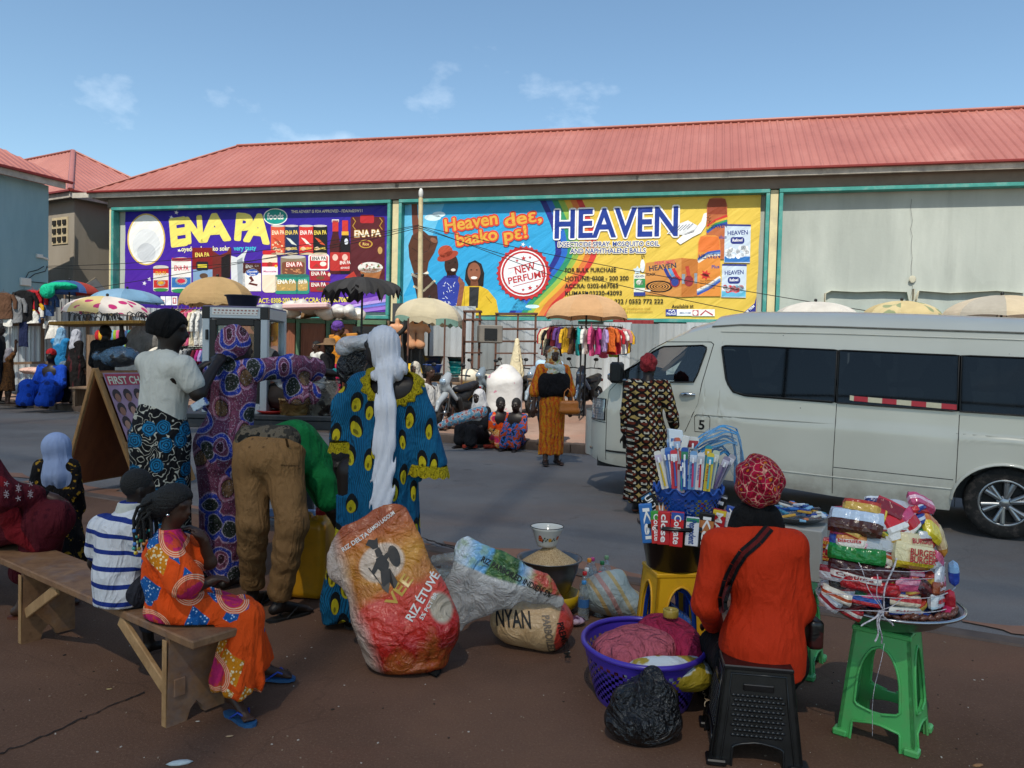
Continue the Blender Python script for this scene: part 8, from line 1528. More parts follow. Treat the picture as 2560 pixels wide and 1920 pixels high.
s=SD(.02);hd=J['hd'];s.ell(hd+A(-.015,0,.025),(.122,.115,.108)).ell(hd+A(-.09,.02,-.02),(.06,.07,.06)).cut(hd+A(.06,0,-.01),unit(A(1,0,-.75))).cut(hd+A(0,0,-.055),A(-.25,0,-1)).wrink(.003,40,1);s.mesh('hair_bonnet',cloth('black_bonnet','0d0d0f'),t,HN)
b=MB();c=W(432,874,4.60);b.bbox(c,(.10,.035,.05),(unit(A(1,0,.6)),A(0,1,0),unit(A(-.6,0,1))),.006);tag(b.build('water_sachet',gloss('sachet_film','9fb0bd',.2,20,.6,.01,'2f4a8a',14)),'small white and blue sachet held under the arm of the woman in the T-shirt','sachet')
# ---- B: woman in the mauve and blue wax print dress
Y=5.05;bs=A(W(478,1200,Y)[0],Y,0);J=skel(bs,1.68,(.35,.94),dict(shL=W(462,812,5.08),shR=W(548,800,4.98),elR=W(630,792,5.25),wrR=W(700,804,5.65),elL=W(455,870,5.3),wrL=W(480,850,5.55),nk=W(508,785,5.02),hd=W(512,748,5.0),ch=W(505,850,5.03),pv=W(490,950,5.05)));J['hf']=unit(A(.8,.6,-.1));J['hdR']=unit(A(.8,.3,-.12))
t=person('person in a mauve and blue wax print dress reaching over the food table',J,HN,2)
s=SD(.05);cover(s,J,'TSLl',.014);s.cap(W(506,815,5.03),W(503,880,5.04),.150,.128,fl=J['f'],ff=1.3).cap(W(503,880,5.04),W(486,962,5.03),.13,.20,fl=J['f'],ff=1.15).cap(W(486,962,5.03),W(478,1110,5.05),.195,.135,fl=J['f'],ff=1.1).cap(W(478,1110,5.05),W(486,1250,5.05),.135,.125,fl=J['f'],ff=1.1).cap(J['shL'],J['shR'],.062).cap(J['shR'],J['elR'],.068,.085,.03).cap(J['elR'],W(678,797,5.5),.085,.09,.03).cap(J['shL'],J['elL'],.065,.075).cap(W(622,800,5.25),W(640,848,5.25),.07,.10,.04,A(0,1,0),2.2).cap(W(640,820,5.28),W(668,850,5.35),.06,.085,.04,A(0,1,0),2.2)
s.mod.append(lambda P,D:np.maximum(D,W(480,1243,5.05)[2]-P[:,2]));s.wrink(.006,13,.3,(1,1,.7)).wrink(.003,34,2.);s.mesh('dress',PAT['wax'],t,HN)
s=SD(.03);hd=J['hd'];s.ell(hd+A(-.02,0,.025),(.112,.118,.12)).ell(hd+A(-.05,-.06,-.02),(.07,.06,.09)).ell(W(525,800,4.93),(.035,.03,.08)).ell(W(505,812,4.92),(.03,.03,.07)).cut(hd+A(.075,0,-.02),unit(A(1,.2,-.6))).wrink(.006,34,4);s.mesh('headwrap',PAT['wax'],t,HN)
# ---- C: bent man in khaki trousers and green shirt
HP,YB_=W(578,985,4.55),4.55;J=skel(A(W(570,1300,4.5)[0],4.5,0),1.72,(.55,.83),dict(pv=W(578,985,4.55),hpL=W(545,1005,4.55),hpR=W(612,1012,4.52),knL=W(546,1130,4.48),knR=W(632,1130,4.42),anL=W(546,1283,4.62),anR=W(604,1300,4.42),ch=W(655,985,4.85),shL=W(640,975,5.05),shR=W(695,1040,4.78),nk=W(692,985,5.0),hd=W(724,1004,4.95),elR=W(718,1100,4.78),wrR=W(742,1158,4.82),elL=W(700,1080,5.15),wrL=W(722,1150,5.05)))
J['toL']=J['anL']+A(.02,.19,-.035);J['toR']=J['anR']+A(.12,.13,-.035);J['toL'][2]=.022;J['toR'][2]=.022;J['hf']=unit(A(.35,.3,-.9));J['hu']=unit(A(.6,.6,.5))
t=person('person bent far over in khaki trousers and a green shirt',J,HN,2);hair_cap(J,t,HN,low=-.04,sc=1.03)
s=SD(.045);cover(s,J,'Ll',.012);s.ell(W(578,990,4.5),(.13,.13,.12)).ell(W(552,985,4.53),(.105,.13,.125)).ell(W(610,990,4.52),(.11,.13,.13)).cap(W(535,965,4.58),W(630,965,4.55),.09).cap(J['hpL'],J['knL'],.108,.082).cap(J['knL'],J['anL']+A(0,0,.07),.08,.070).cap(J['hpR'],J['knR'],.112,.084).cap(J['knR'],J['anR']+A(0,0,.07),.082,.068)
s.mod.append(lambda P,D:np.maximum(D,(P-W(576,948,4.56))@unit(A(.22,.55,.8))));s.mod.append(lambda P,D:np.maximum(D,.115-P[:,2]))
s.mod.append(lambda P,D:D-.0035*np.sin(P[:,2]*62+5*np.sin(P[:,0]*9)+2)*np.clip((.75-P[:,2])*3,0,1));s.wrink(.004,22,.9);tr=s.mesh('trousers',cloth('khaki_twill','7d5c38',.8,.1,.35,12),t,HN)
b=MB();q=[W(605,1004,4.385),W(652,1010,4.43),W(652,1016,4.43),W(605,1010,4.38)];b.tube([W(605+45*u,1005+5*u,4.375+.03*u*u)for u in np.linspace(0,1,8)],.003,4)
for x,Y_ in((541,4.43),(570,4.41),(618,4.40)):b.bbox(W(x,957,Y_),(.012,.012,.055),None,.003)
drape(s,b,A(.02,1,-.05),.003,.6,.25);b.build('belt_loops',cloth('khaki_seam','5e4328'),tr)
s=SD(.04);cover(s,J,'TS',.014);s.cap(W(560,960,4.66),W(640,955,4.85),.125,.15,fl=A(.3,.5,.8),ff=1.2).cap(W(640,955,4.85),W(688,1000,4.95),.15,.125,fl=A(.3,.5,.8),ff=1.1).cap(J['shR'],J['shR']+(J['elR']-J['shR'])*.66,.085,.088).cap(J['shL'],J['elL'],.08,.075).cap(W(675,985,4.95),J['shR'],.1,.085);s.cut(W(549,952,4.6),unit(A(-.9,-.6,-.2))).wrink(.007,14,1.2).wrink(.003,33,.2);s.mesh('shirt',cloth('green_jersey','0c6b36',folds=.5),t,HN)
s=SD(.03);s.cap(W(540,950,4.57),W(615,952,4.56),.088,.095);s.mesh('waistband',pat('camouflage_print',lambda k:k.ramp(k.noise(k.co(),14,3),[(.4,'34302a'),(.5,'5a5144'),(.6,'1c1b18')],'CONSTANT')),t,.012);sandals(J,t,plastic('black_sole','0f0f10',.6),plastic('black_strap','151516',.5))
# ---- D: woman in the teal teardrop dress and long white scarf
Y=4.42;bs=A(W(790,1300,Y)[0],Y,0);J=skel(bs,1.71,(-.25,.97),dict(hd=W(822,752,4.42),nk=W(832,805,4.42),shL=W(778,832,4.44),shR=W(892,838,4.40),elL=W(748,890,4.55),wrL=W(770,905,4.85),elR=W(905,915,4.42),wrR=W(900,975,4.60),ch=W(835,870,4.43),pv=W(835,960,4.43)));J['hf']=unit(A(-.88,.45,-.05))
t=person('person in a long teal dress with yellow teardrops and a trailing white scarf',J,HN,2)
s=SD(.05);cover(s,J,'TL',.014);s.cap(W(835,850,4.43),W(836,905,4.43),.168,.150,fl=J['f'],ff=1.3).cap(W(836,905,4.43),W(834,975,4.42),.15,.185,fl=J['f'],ff=1.2).cap(W(834,975,4.42),W(800,1300,4.45),.185,.29,fl=J['f'],ff=1.2).cap(W(792,838,4.44),W(880,842,4.41),.07).cap(J['shL'],W(752,880,4.48),.075,.095,.04).cap(W(752,880,4.48),W(757,950,4.5),.09,.125,.04,A(0,1,0),1.3).cap(J['shR'],W(907,900,4.40),.072,.085,.04).cap(W(907,900,4.40),W(922,1000,4.42),.085,.125,.04,A(0,1,0),1.3)
s.mod.append(lambda P,D:np.maximum(D,-(np.linalg.norm((P-W(848,828,4.36))*[.9,.75,1.15],axis=1)-.118)));zh=W(720,1288,4.42)[2];s.mod.append(lambda P,D:np.maximum(D,.05-P[:,2]));s.mod.append(lambda P,D:np.maximum(D,np.where((np.abs(P[:,0]-W(836,900,4.42)[0])>.215)&(P[:,2]>.75),np.where(P[:,0]<W(836,900,4.42)[0],W(757,950,4.5)[2],W(922,1005,4.42)[2])-P[:,2],-1)))
s.folds(W(836,900,4.43),A(0,0,-1),.016,8,.05,.9,1.1).wrink(.004,24,.8,(1,1,.4));s.mesh('dress',PAT['tear'],t,HN)
LACE=pat('yellow_lace',lambda k:k.mix(k.ramp(k.vor(k.co(),85.),[(.22,1),(.3,0)]),'b09c14','5a5010'),.8,.5,60)
def lace(c,r,ry,h_,name,seed,tilt=0.):
 b=MB();n=60;b.grid([[c+A(r*cos(a)*(1+.12*v),ry*sin(a)*(1+.12*v),-h_*v*(1+.28*abs(sin(a*7)))+tilt*cos(a))for v in np.linspace(0,1,5)]for a in np.linspace(0,2*pi,n)]);b.build(name,LACE,t)
lace(W(757,952,4.5),.118,.10,.05,'lace_cuff',1,.01);lace(W(921,1002,4.42),.122,.10,.055,'lace_cuff',2,-.01)
c=W(848,828,4.36);rq=lambda P:np.linalg.norm((P-c)*[.9,.75,1.15],axis=1);lc=SD(.05);lc.p=list(s.p);lc.lo,lc.hi=c-.24,c+.24;lc.mod=[lambda P,D:np.maximum(np.maximum(D-.007,rq(P)-.158-.010*np.sin(np.arctan2((P-c)[:,2],(P-c)[:,0])*17)),.112-rq(P))];lc.mesh('lace_collar',LACE,t,HN,pad=.0)
s=SD(.03);hd=J['hd'];s.ell(hd+A(.018,-.01,.018),(.098,.108,.115)).cap(hd+A(.03,-.02,-.05),W(846,800,4.36),.085,.075).cap(W(815,810,4.32),W(868,795,4.36),.035).cap(W(830,808,4.30),W(834,880,4.235),.046,.052,.03,A(0,1,0),2.0).cap(W(834,880,4.235),W(831,960,4.225),.052,.058,.03,A(0,1,0),2.5).cap(W(831,960,4.225),W(825,1112,4.18),.058,.062,.03,A(0,1,0),2.8)
s.mod.append(lambda P,D:np.maximum(D,-(np.linalg.norm((P-(hd+A(-.105,.0,-.03)))*[1,.75,.85],axis=1)-.088)));s.mod.append(lambda P,D:D-.0055*np.sin((P[:,0]+.10*np.sin(P[:,2]*4))*125)*np.clip((1.62-P[:,2])*4,.25,1)-.003*np.sin(P[:,0]*270+P[:,2]*9));s.mesh('scarf',SCARF,t,HN);sandals(J,t,plastic('grey_sole','2c2826',.6),plastic('black_strap','151516',.5),'L')
# ---- E: boy in the striped polo shirt on the bench
SB_=G(262,1310,bz);Yb=SB_[1];jx=lambda x,y,dy=0.:W(x,y,Yb+dy);J=skel(A(SB_[0]+.25,Yb+.3,0),1.22,(.70,.72),dict(pv=jx(262,1290,.02),ch=jx(258,1185,.05),nk=jx(283,1105,.06),hd=jx(300,1055,.07),shL=jx(222,1140,.10),shR=jx(305,1140,-.02),elL=jx(206,1215,.16),wrL=jx(230,1275,.3),elR=jx(328,1240,.0),wrR=jx(350,1280,.16),hpL=jx(250,1300,.08),hpR=jx(295,1305,.02),knL=jx(300,1290,.42),knR=jx(365,1300,.34)));J['anL']=A(J['knL'][0]+.03,J['knL'][1]+.05,.06);J['anR']=A(J['knR'][0]+.03,J['knR'][1]+.03,.06);J['toL']=J['anL']+A(.08,.1,-.035);J['toR']=J['anR']+A(.08,.1,-.035);J['hf']=unit(A(.75,.6,-.12))
for k_,dz in(('pv',.10),('hpL',.07),('hpR',.07),('knL',.06),('knR',.06)):J[k_][2]=max(J[k_][2],bz+dz)
t=person('person, a boy in a white polo shirt with blue stripes sitting on the bench',J,HN,2);hair_cap(J,t,HN,sc=1.05,low=-.034)
s=SD(.04);cover(s,J,'TS',.012);s.cap(jx(258,1165,.05),jx(256,1240,.04),.105,.112,fl=A(.70,.72,0),ff=1.2).cap(jx(256,1240,.04),jx(262,1305,.03),.112,.125,fl=A(.7,.72,0),ff=1.1).cap(J['shL'],J['shR'],.052).cap(J['shL'],J['shL']+(J['elL']-J['shL'])*.62,.052,.055).cap(J['shR'],J['shR']+(J['elR']-J['shR'])*.62,.052,.060).cap(jx(281,1118,.06),jx(284,1092,.06),.062,.056);s.mod.append(lambda P,D:np.maximum(D,bz+.004-P[:,2]));s.mod.append(lambda P,D:np.maximum(D,P[:,2]-jx(284,1087)[2]));s.wrink(.005,18,.4);s.mesh('polo_shirt',PAT['stripe'],t,HN)
s=SD(.02);s.cap(jx(281,1116,.06),jx(284,1094,.06),.068,.060).mod.append(lambda P,D:np.maximum(D,P[:,2]-jx(284,1090)[2]));s.mod.append(lambda P,D:np.maximum(D,jx(281,1119)[2]-P[:,2]));s.mesh('collar',WHT,t,HN)
s=SD(.04);cover(s,J,'L',.012);[s.cap(J['hp'+n],J['kn'+n],.075,.06).cap(J['kn'+n],J['an'+n]+A(0,0,.1),.06,.05)for n in 'LR'];s.mesh('trousers',cloth('dark_shorts','2a2b33'),t,.012)
# ---- F: girl in the orange patchwork print on the end of the bench
SG_=G(425,1345,bz);Yg=SG_[1]+.03;gx=lambda x,y,dy=0.:W(x,y,Yg+dy);J=skel(A(SG_[0]+.2,Yg,0),1.20,(.97,-.22),dict(pv=gx(380,1310,.02),ch=gx(362,1215,.02),nk=gx(365,1148,.02),hd=gx(378,1092,.02),shL=gx(395,1180,.14),shR=gx(352,1185,-.09),elL=gx(452,1215,.12),wrL=gx(440,1168,.08),elR=gx(402,1275,-.13),wrR=gx(440,1262,.02),hpL=gx(400,1315,.09),hpR=gx(385,1325,-.03),knL=gx(520,1318,.14),knR=gx(535,1335,.0),anL=gx(572,1445,.34),anR=gx(505,1498,-.02)));J['toL']=J['anL']+A(.10,.0,-.03);J['toR']=J['anR']+A(.075,-.055,-.045);J['anR'][2]=max(.065,J['anR'][2]);J['anL'][2]=.075;J['toL'][2]=.035;J['toR'][2]=.026;J['hf']=unit(A(1,-.18,-.16))
for k_,dz in(('pv',.10),('hpL',.07),('hpR',.07)):J[k_][2]=max(J[k_][2],bz+dz)
J['hdL']=unit(A(-.5,-.2,.8));J['hdR']=unit(A(.75,.3,.3));J['curl']=1.0
t=person('person, a girl in an orange patchwork print outfit sitting at the bench end',J,.0085,1)
b=MB();hd=J['hd'];c=hd+J['hf']*-.004*1.2-A(0,.058,.03);b.ball(c,.008,8,6);b.build('earring',MCHR,t)
s=SD(.035);cover(s,J,'TL',.012);s.cap(gx(358,1195,.02),gx(362,1250,.02),.092,.10,fl=A(.97,-.22,0),ff=1.1).cap(gx(362,1250,.02),gx(380,1310,.03),.10,.12).cap(J['shL'],J['shR'],.05).cap(J['shR'],gx(398,1255,-.12),.058,.078).cap(J['shL'],gx(428,1205,.13),.055,.065).cap(gx(366,1165,.02),gx(366,1145,.02),.062,.048);s.cap(gx(385,1318,.05),gx(525,1325,.08),.10,.072).cap(gx(390,1322,-.02),gx(533,1335,.0),.092,.070).cap(gx(345,1320,.02),gx(400,1335,-.02),.07,.08)
s.mod.append(lambda P,D:np.maximum(D,bz+.005-P[:,2]-np.where(P[:,0]>SG_[0]+.09,.3,0)));s.mod.append(lambda P,D:np.maximum(D,P[:,2]-gx(366,1141)[2]));s.wrink(.006,17,.7).wrink(.003,40,.2);s.mesh('blouse',PAT['patch'],t,.0085)
s=SD(.04);cover(s,J,'l',.012);s.cap(gx(530,1333,.0),gx(514,1465,-.03),.072,.105,.05).cap(gx(520,1322,.10),gx(535,1430,.18),.07,.10,.05).cap(gx(440,1345,.08),gx(430,1425,.12),.05,.07);s.mod.append(lambda P,D:np.maximum(D,gx(510,1482)[2]-P[:,2]));s.folds(gx(530,1340),A(0,0,-1),.012,6,.02,.25,.5).wrink(.004,26,1.1);s.mesh('trousers',PAT['patch'],t,.0085)
hc=hd+A(-.012,0,.022);s=SD(.02);s.ell(hc,(.083,.074,.075),(J['hf'],np.cross(A(0,0,1),J['hf']),A(0,0,1))).ell(hd+A(-.085,.01,.0),(.06,.06,.055));s.cut(hd+J['hf']*.045+A(0,0,.02),unit(J['hf']-A(0,0,.9))).cut(hd+A(0,0,-.035),A(.3,0,-1));s.mod.append(lambda P,D:D-.0025*np.sin(np.arctan2((P-hc)[:,1],(P-hc)[:,2]+.001)*26));s.mesh('hair',HAIR,t,.007)
rr=random.Random(5);cols=['c9b53a','b8404a','2f9a5a','b97a3a','c9a0b4','3a8f8a','c2c48a','3a6fb0']
for i in range(22):
 p0=hd+A(-.09+rr.uniform(-.02,.03),rr.uniform(-.06,.05),rr.uniform(-.02,.03));p1=p0+A(-.05+rr.uniform(-.03,.04),rr.uniform(-.03,.02),-.08);p2=p1+A(rr.uniform(-.012,.02),rr.uniform(-.02,.01),-.05-rr.uniform(0,.06));b=MB();b.mi=0;b.tube([p0,(p0+p1)/2+A(-.02,0,.01),p1,p2],[.008,.0075,.0065,.005],6);b.mi=1;b.ball(p2-A(0,0,.004),.009,8,6)
 if i%2:b.ball((p1+p2)/2,.0085,8,6)
 b.build('beaded_braid',[HAIR,plastic('bead_'+cols[i%8],cols[i%8],.3)],t)
sandals(J,t,plastic('blue_black_sole','1f4f7a',.5),plastic('bright_blue_strap','123a9c',.4))
# ---- G: person in maroon at the left edge of the bench
Sm=G(15,1180,bz);Ym=Sm[1];mx_=lambda x,y,dy=0.:W(x,y,Ym+dy);J=skel(A(Sm[0],Ym+.1,0),1.66,(.93,.25),dict(pv=mx_(-55,1150,.05),ch=mx_(-75,1030,.02),nk=mx_(-75,935,.0),hd=mx_(-62,880,.02),shR=mx_(-60,965,-.17),shL=mx_(-85,960,.20),elR=mx_(5,1085,-.16),wrR=mx_(98,1092,-.02),elL=mx_(-20,1085,.3),wrL=mx_(70,1095,.26),hpR=mx_(-40,1150,-.06),hpL=mx_(-45,1145,.14),knR=mx_(120,1120,-.05),knL=mx_(118,1108,.14),anR=mx_(50,1285,-.02),anL=mx_(92,1270,.2)));J['anR'][2]=J['anL'][2]=.075;J['toR']=J['anR']+A(.17,.03,-.05);J['toL']=J['anL']+A(.17,.03,-.05);J['hdR']=unit(A(.9,.2,-.35));J['wrR'][2]+=.055;J['elR'][2]+=.03
for k_,dz in(('pv',.11),('hpL',.09),('hpR',.09),('knL',.05),('knR',.05)):J[k_][2]=max(J[k_][2],bz+dz)
t=person('person in a maroon outfit sitting at the left edge with one hand on the knee',J,.011,1)
s=SD(.05);cover(s,J,'TAL',.012);s.cap(mx_(-72,1000,.02),mx_(-55,1150,.05),.16,.17).cap(J['shL'],J['shR'],.07).cap(J['shR'],J['elR'],.085,.08).cap(J['elR'],J['elR']+(J['wrR']-J['elR'])*.72,.08,.065).cap(J['shL'],J['elL'],.08,.075).cap(J['elL'],J['wrL'],.075,.06).cap(J['hpR'],J['knR'],.10,.078).cap(J['hpL'],J['knL'],.10,.078).cap(J['knR'],mx_(52,1232,-.02),.095,.085).cap(J['knL'],mx_(92,1225,.18),.09,.085);s.mod.append(lambda P,D:np.maximum(D,.15-P[:,2]));s.wrink(.007,13,.2);s.mesh('gown',cloth('maroon_cloth_deep','4a0c18',folds=.5),t,.012)
s=SD(.03);s.cap(mx_(-10,1050,-.2),mx_(35,1150,-.12),.07,.06,fl=A(0,1,0),ff=1.6).cap(mx_(35,1150,-.12),mx_(75,1185,-.1),.05,.03);s.wrink(.004,30,1);s.mesh('sash',cloth('red_voile','6b0d16'),t,.012)
s=SD(.01);s.cap(J['elR']+(J['wrR']-J['elR'])*.72,J['wrR']-(J['wrR']-J['elR'])*.06,.05,.04);s.mesh('cuff',cloth('black_cuff','0c0b0d'),t,.009)
b=MB()
for i in range(9):
 cx,cy=10+26*(i%3),1046+13*(i//3)+6*(i%2)
 for k_ in range(5):a=k_*1.257+i;p=W(cx+6*cos(a),cy+6*sin(a),Ym-.26);b.tube([W(cx,cy,Ym-.26),p],.0025,4)
b.v=[tuple(np.array(v)+A(0,.015,0))for v in b.v];b.build('embroidery',mat('silver_thread','8d8288',.4,.1,5,0),t)
wrapcloth(J,t,cloth('black_headcloth','141215'),.012,.12);sandals(J,t,plastic('brown_sole','5a2a16',.5),plastic('brown_strap','6b3018',.45))
# ---- H: small child in the pale blue head veil behind the bench
Y=5.15;bs=A(W(122,1100,Y)[0],Y,0);J=skel(bs,.92,(-.2,1),dict());t=person('person, a small child in a pale blue veil standing behind the bench',J,.011,1)
s=SD(.04);hd=J['hd'];s.ell(hd+A(-.01,0,.03),(.088,.095,.092)).cap(hd+A(0,0,-.02),hd+A(.02,-.02,-.16),.075,.10).cap(hd+A(.02,0,-.13),hd+A(.07,.0,-.24),.08,.07).cap(hd+A(-.02,-.03,-.13),hd+A(-.03,-.03,-.26),.07,.075,fl=A(0,1,0),ff=1.3);s.folds(hd+A(0,0,.1),A(0,0,-1),.006,9,.05,.3,.4);s.mesh('veil',voile('pale_blue_voile','93a4c8'),t,.009)
gown(J,.04,.12,.22,True,1.9,(.05,.05),7,.010).mesh('dress',pat('black_gold_print',lambda k:k.mix(k.ramp(k.noise(k.co(),30,3),[(.60,0),(.64,.9)]),'0f0d10','a07a20')),t,.013)
# ---- I: seller in the orange jacket on the black stool
Y=3.10;sx_=lambda x,y,dy=0.:W(x,y,Y+dy);J=skel(A(SB[0],SB[1]+.3,0),1.60,(-.02,1),dict(pv=sx_(1650,1430,.02),ch=sx_(1650,1265,.05),nk=sx_(1634,1128,.08),hd=sx_(1636,1062,.12),shL=sx_(1550,1175,.06),shR=sx_(1708,1178,.06),elL=sx_(1526,1305,.03),wrL=sx_(1540,1345,.30),elR=sx_(1724,1310,.06),wrR=sx_(1715,1335,.32),hpL=sx_(1595,1430,.05),hpR=sx_(1690,1430,.05),knL=sx_(1552,1400,.36),knR=sx_(1700,1405,.40),anL=sx_(1535,1500,.36),anR=sx_(1690,1520,.46)));J['anL'][2]=J['anR'][2]=.06;J['toL']=J['anL']+A(-.02,.14,-.04);J['toR']=J['anR']+A(.02,.14,-.04)
t=person('person, a seller seen from behind in an orange jacket and magenta headwrap',J,.009,2,True,.84)
s=SD(.045);cover(s,J,'TA',.012,.84);s.cap(sx_(1640,1215,.06),sx_(1660,1300,.06),.128,.116,fl=A(0,1,0),ff=1.2).cap(sx_(1660,1300,.06),sx_(1652,1395,.03),.116,.156,fl=A(0,1,0),ff=1.15).cap(sx_(1642,1395,.03),sx_(1648,1440,.02),.168,.165,fl=A(0,1,0),ff=1.1).cap(sx_(1560,1180,.06),sx_(1705,1182,.06),.068).cap(sx_(1610,1150,.07),sx_(1660,1150,.07),.05)
s.cap(J['shL'],J['elL'],.062,.058,.018).cap(J['elL'],J['wrL'],.056,.05,.015).cap(J['shR'],J['elR'],.062,.060,.018).cap(J['elR'],J['wrR'],.062,.05);s.mod.append(lambda P,D:np.maximum(D,sx_(1645,1464)[2]+.02*np.clip((P[:,0]-SB[0])**2*30,0,1.5)-P[:,2]));s.wrink(.0035,16,.6,(1,1,1.3))
s.mod.append(lambda P,D:D+.004*np.exp(-((P[:,0]-sx_(1640,1300)[0]-.008*np.sin(P[:,2]*7))/.004)**2)*(P[:,1]<Y+.02));jk=s.mesh('jacket',cloth('orange_crepe','b52c0a',.8,.05,.3,9),t,.0085);js=s
b=MB();pts=[sx_(1668,1132,-.3),sx_(1640,1165,-.3),sx_(1605,1195,-.3),sx_(1585,1225,-.3),sx_(1568,1262,-.3),sx_(1558,1300,-.3),sx_(1560,1330,-.3)];q=[]
for p0,p1 in zip(pts[:-1],pts[1:]):
 for u in np.linspace(0,1,6)[:-1]:q.append(p0+(p1-p0)*u)
for i,(o0,o1,mi)in enumerate(((-.022,-.008,0),(-.008,.008,1),(.008,.022,0))):
 b.mi=mi
 for j in range(len(q)-1):
  e=unit(np.cross(q[j+1]-q[j],A(0,1,0)));b.add([q[j]+e*o0,q[j]+e*o1,q[j+1]+e*o1,q[j+1]+e*o0],[(0,1,2,3)])
drape(js,b,unit(W(1610,1200,3.1)-CAM),.006,.9,.05);b.build('bag_strap',[cloth('black_webbing','101114'),cloth('red_webbing','5c1514')],t)
turban(J,t,PAT['wrap'],.008,1.36,up=.014);s=SD(.03);s.cap(sx_(1612,1118,.09),sx_(1655,1118,.09),.062).cap(sx_(1595,1142,.08),sx_(1672,1142,.08),.045);s.mesh('undershirt',cloth('black_jersey','0c0c0e'),t,.010)
s=SD(.04);[s.cap(J['hp'+n],J['kn'+n],.095,.085).cap(J['kn'+n],J['an'+n]+A(0,0,.03),.085,.075)for n in 'LR'];s.cap(J['hpL'],J['hpR'],.10);s.mod.append(lambda P,D:np.maximum(D,.035-P[:,2]));s.wrink(.004,22,2.);s.mesh('trousers',cloth('black_crepe','0b0b0d'),t,.011);ts_=s
b=MB()
def curl_(cx,cy,r0,a0,turns,w):b.tube([W(cx+(r0*(1-u*.75))*cos(a0+u*turns),cy+(r0*(1-u*.75))*sin(a0+u*turns),3.2)for u in np.linspace(0,1,18)],[w*(1-.5*u)for u in np.linspace(0,1,18)],5,flat=.4)
curl_(1532,1520,11,2.6,5.2,.006);curl_(1526,1504,8,.5,4.5,.005);curl_(1541,1508,6,2,4.2,.004);curl_(1520,1494,5,1,4,.004);drape(ts_,b,unit(W(1530,1510,3.2)-CAM),.004,.9,.2);b.build('embroidery',cloth('cream_thread','b9a184'),t)
s=SD(.02);s.rbox(sx_(1752,1362,.08),(.03,.07,.06),.015,None);hb=s.mesh('handbag',gloss('black_leather','0e0e10',.35,40,.2,.004,'3a1210',9),None,.008);tag(hb,'small black handbag hanging at the right side of the orange jacket','handbag')
# ---- J: woman in the brown geometric dress at the minibus door
Y=8.0;bs=A(W(1392,1060,Y)[0],Y,-.03);Hj=(W(1397,770,Y)[2]+.03);J=skel(bs,Hj,(.35,.94),dict(elR=('L',.165,-.02,.63),wrR=('L',.165,.10,.55),hdR=A(.3,.9,.1)));t=person('person in a brown geometric print dress and red headwrap at the minibus door',J,HM,2)
s=gown(J,.10,.165,.215,True,1.75,(.062,.06),7,.012);s.cap(J['pv']-A(0,0,.06),J['pv']-A(0,0,.25),.205,.19,.06);s.wrink(.005,16,.4).mesh('dress',PAT['geo'],t,HM);turban(J,t,cloth('coral_red_cloth','a03238',folds=.7,fs=20),.011,1.22);sandals(J,t,plastic('brown_sole','5a2a16',.5),plastic('brown_strap','6b3018',.45))
# ---- K: woman in the orange leaf print facing us in the road
pk_=G(1190,1003,-.03);Y=pk_[1];Hk=W(1203,750,Y)[2]+.03;J=skel(A(pk_[0],Y,-.03),Hk,(.12,-1),dict(elL=('L',-.15,-.01,.64),wrL=('L',-.15,.02,.50),elR=('L',.155,0,.64),wrR=('L',.165,.02,.49),toL=('L',-.075,.09,.012),anR=('L',.06,.06,.04),toR=('L',.07,.16,.014)));J['hf']=unit(A(.25,-1,-.05));t=person('person in an orange and red leaf print outfit standing in the road',J,HM,1);eyes(J,t)
s=gown(J,.13,.165,.185,True,1.15,(.085,.09),6,.010);s.wrink(.005,16,1.4).mesh('dress',PAT['leaf'],t,HM);s=SD(.03);s.cap(J['ch']-A(.09,.03,.08),J['ch']-A(-.10,.03,.06),.165,.165,fl=J['f'],ff=1.1).cap(J['ch']-A(.09,.03,.18),J['ch']-A(-.10,.03,.15),.158,None,fl=J['f'],ff=1.0).wrink(.006,20,.3);s.mesh('carrying_cloth',cloth('black_carrying_cloth','131013',folds=.8),t,HM)
wrapcloth(J,t,pat('red_green_scarf',lambda k:k.ramp(k.noise(k.co(),11,3),[(.38,'9c4a34'),(.48,'b9863a'),(.56,'c2c0b8'),(.66,'9ea05a')])),.011,.06,puff=1.06);s=SD(.03);s.cap(J['nk']+A(-.09,-.07,-.02),J['nk']+A(.10,-.09,-.05),.05,.05).cap(J['nk']+A(.12,-.09,-.05),J['nk']+A(.15,-.12,-.36),.05,.05,.03,A(0,1,0),1.6).wrink(.004,36,1);s.mesh('scarf',cloth('pale_mint_scarf','b9c1bd',folds=.6),t,.011);sandals(J,t,plastic('black_sole','0f0f10',.6),plastic('black_strap','151516',.5))
bg=W(1229,879,Y-.22);s=SD(.03);s.rbox(bg,(.145,.05,.095),.04).cap(bg+A(-.1,0,-.06),bg+A(.12,0,-.06),.05);s.wrink(.004,22,1);hbag=s.mesh('handbag',gloss('tan_leather','a85f14',.45,18,.3,.01),None,.012);tag(hbag,'tan orange handbag carried by the woman in the leaf print','handbag');b=MB();b.tube([bg+A(-.08,-.01,.08),bg+A(-.07,0,.22),bg+A(-.02,.02,.27),bg+A(.03,0,.22),bg+A(.06,-.01,.08)],.009,6);b.build('handle',gloss('tan_leather','a85f14',.45,18,.3,.01),hbag)
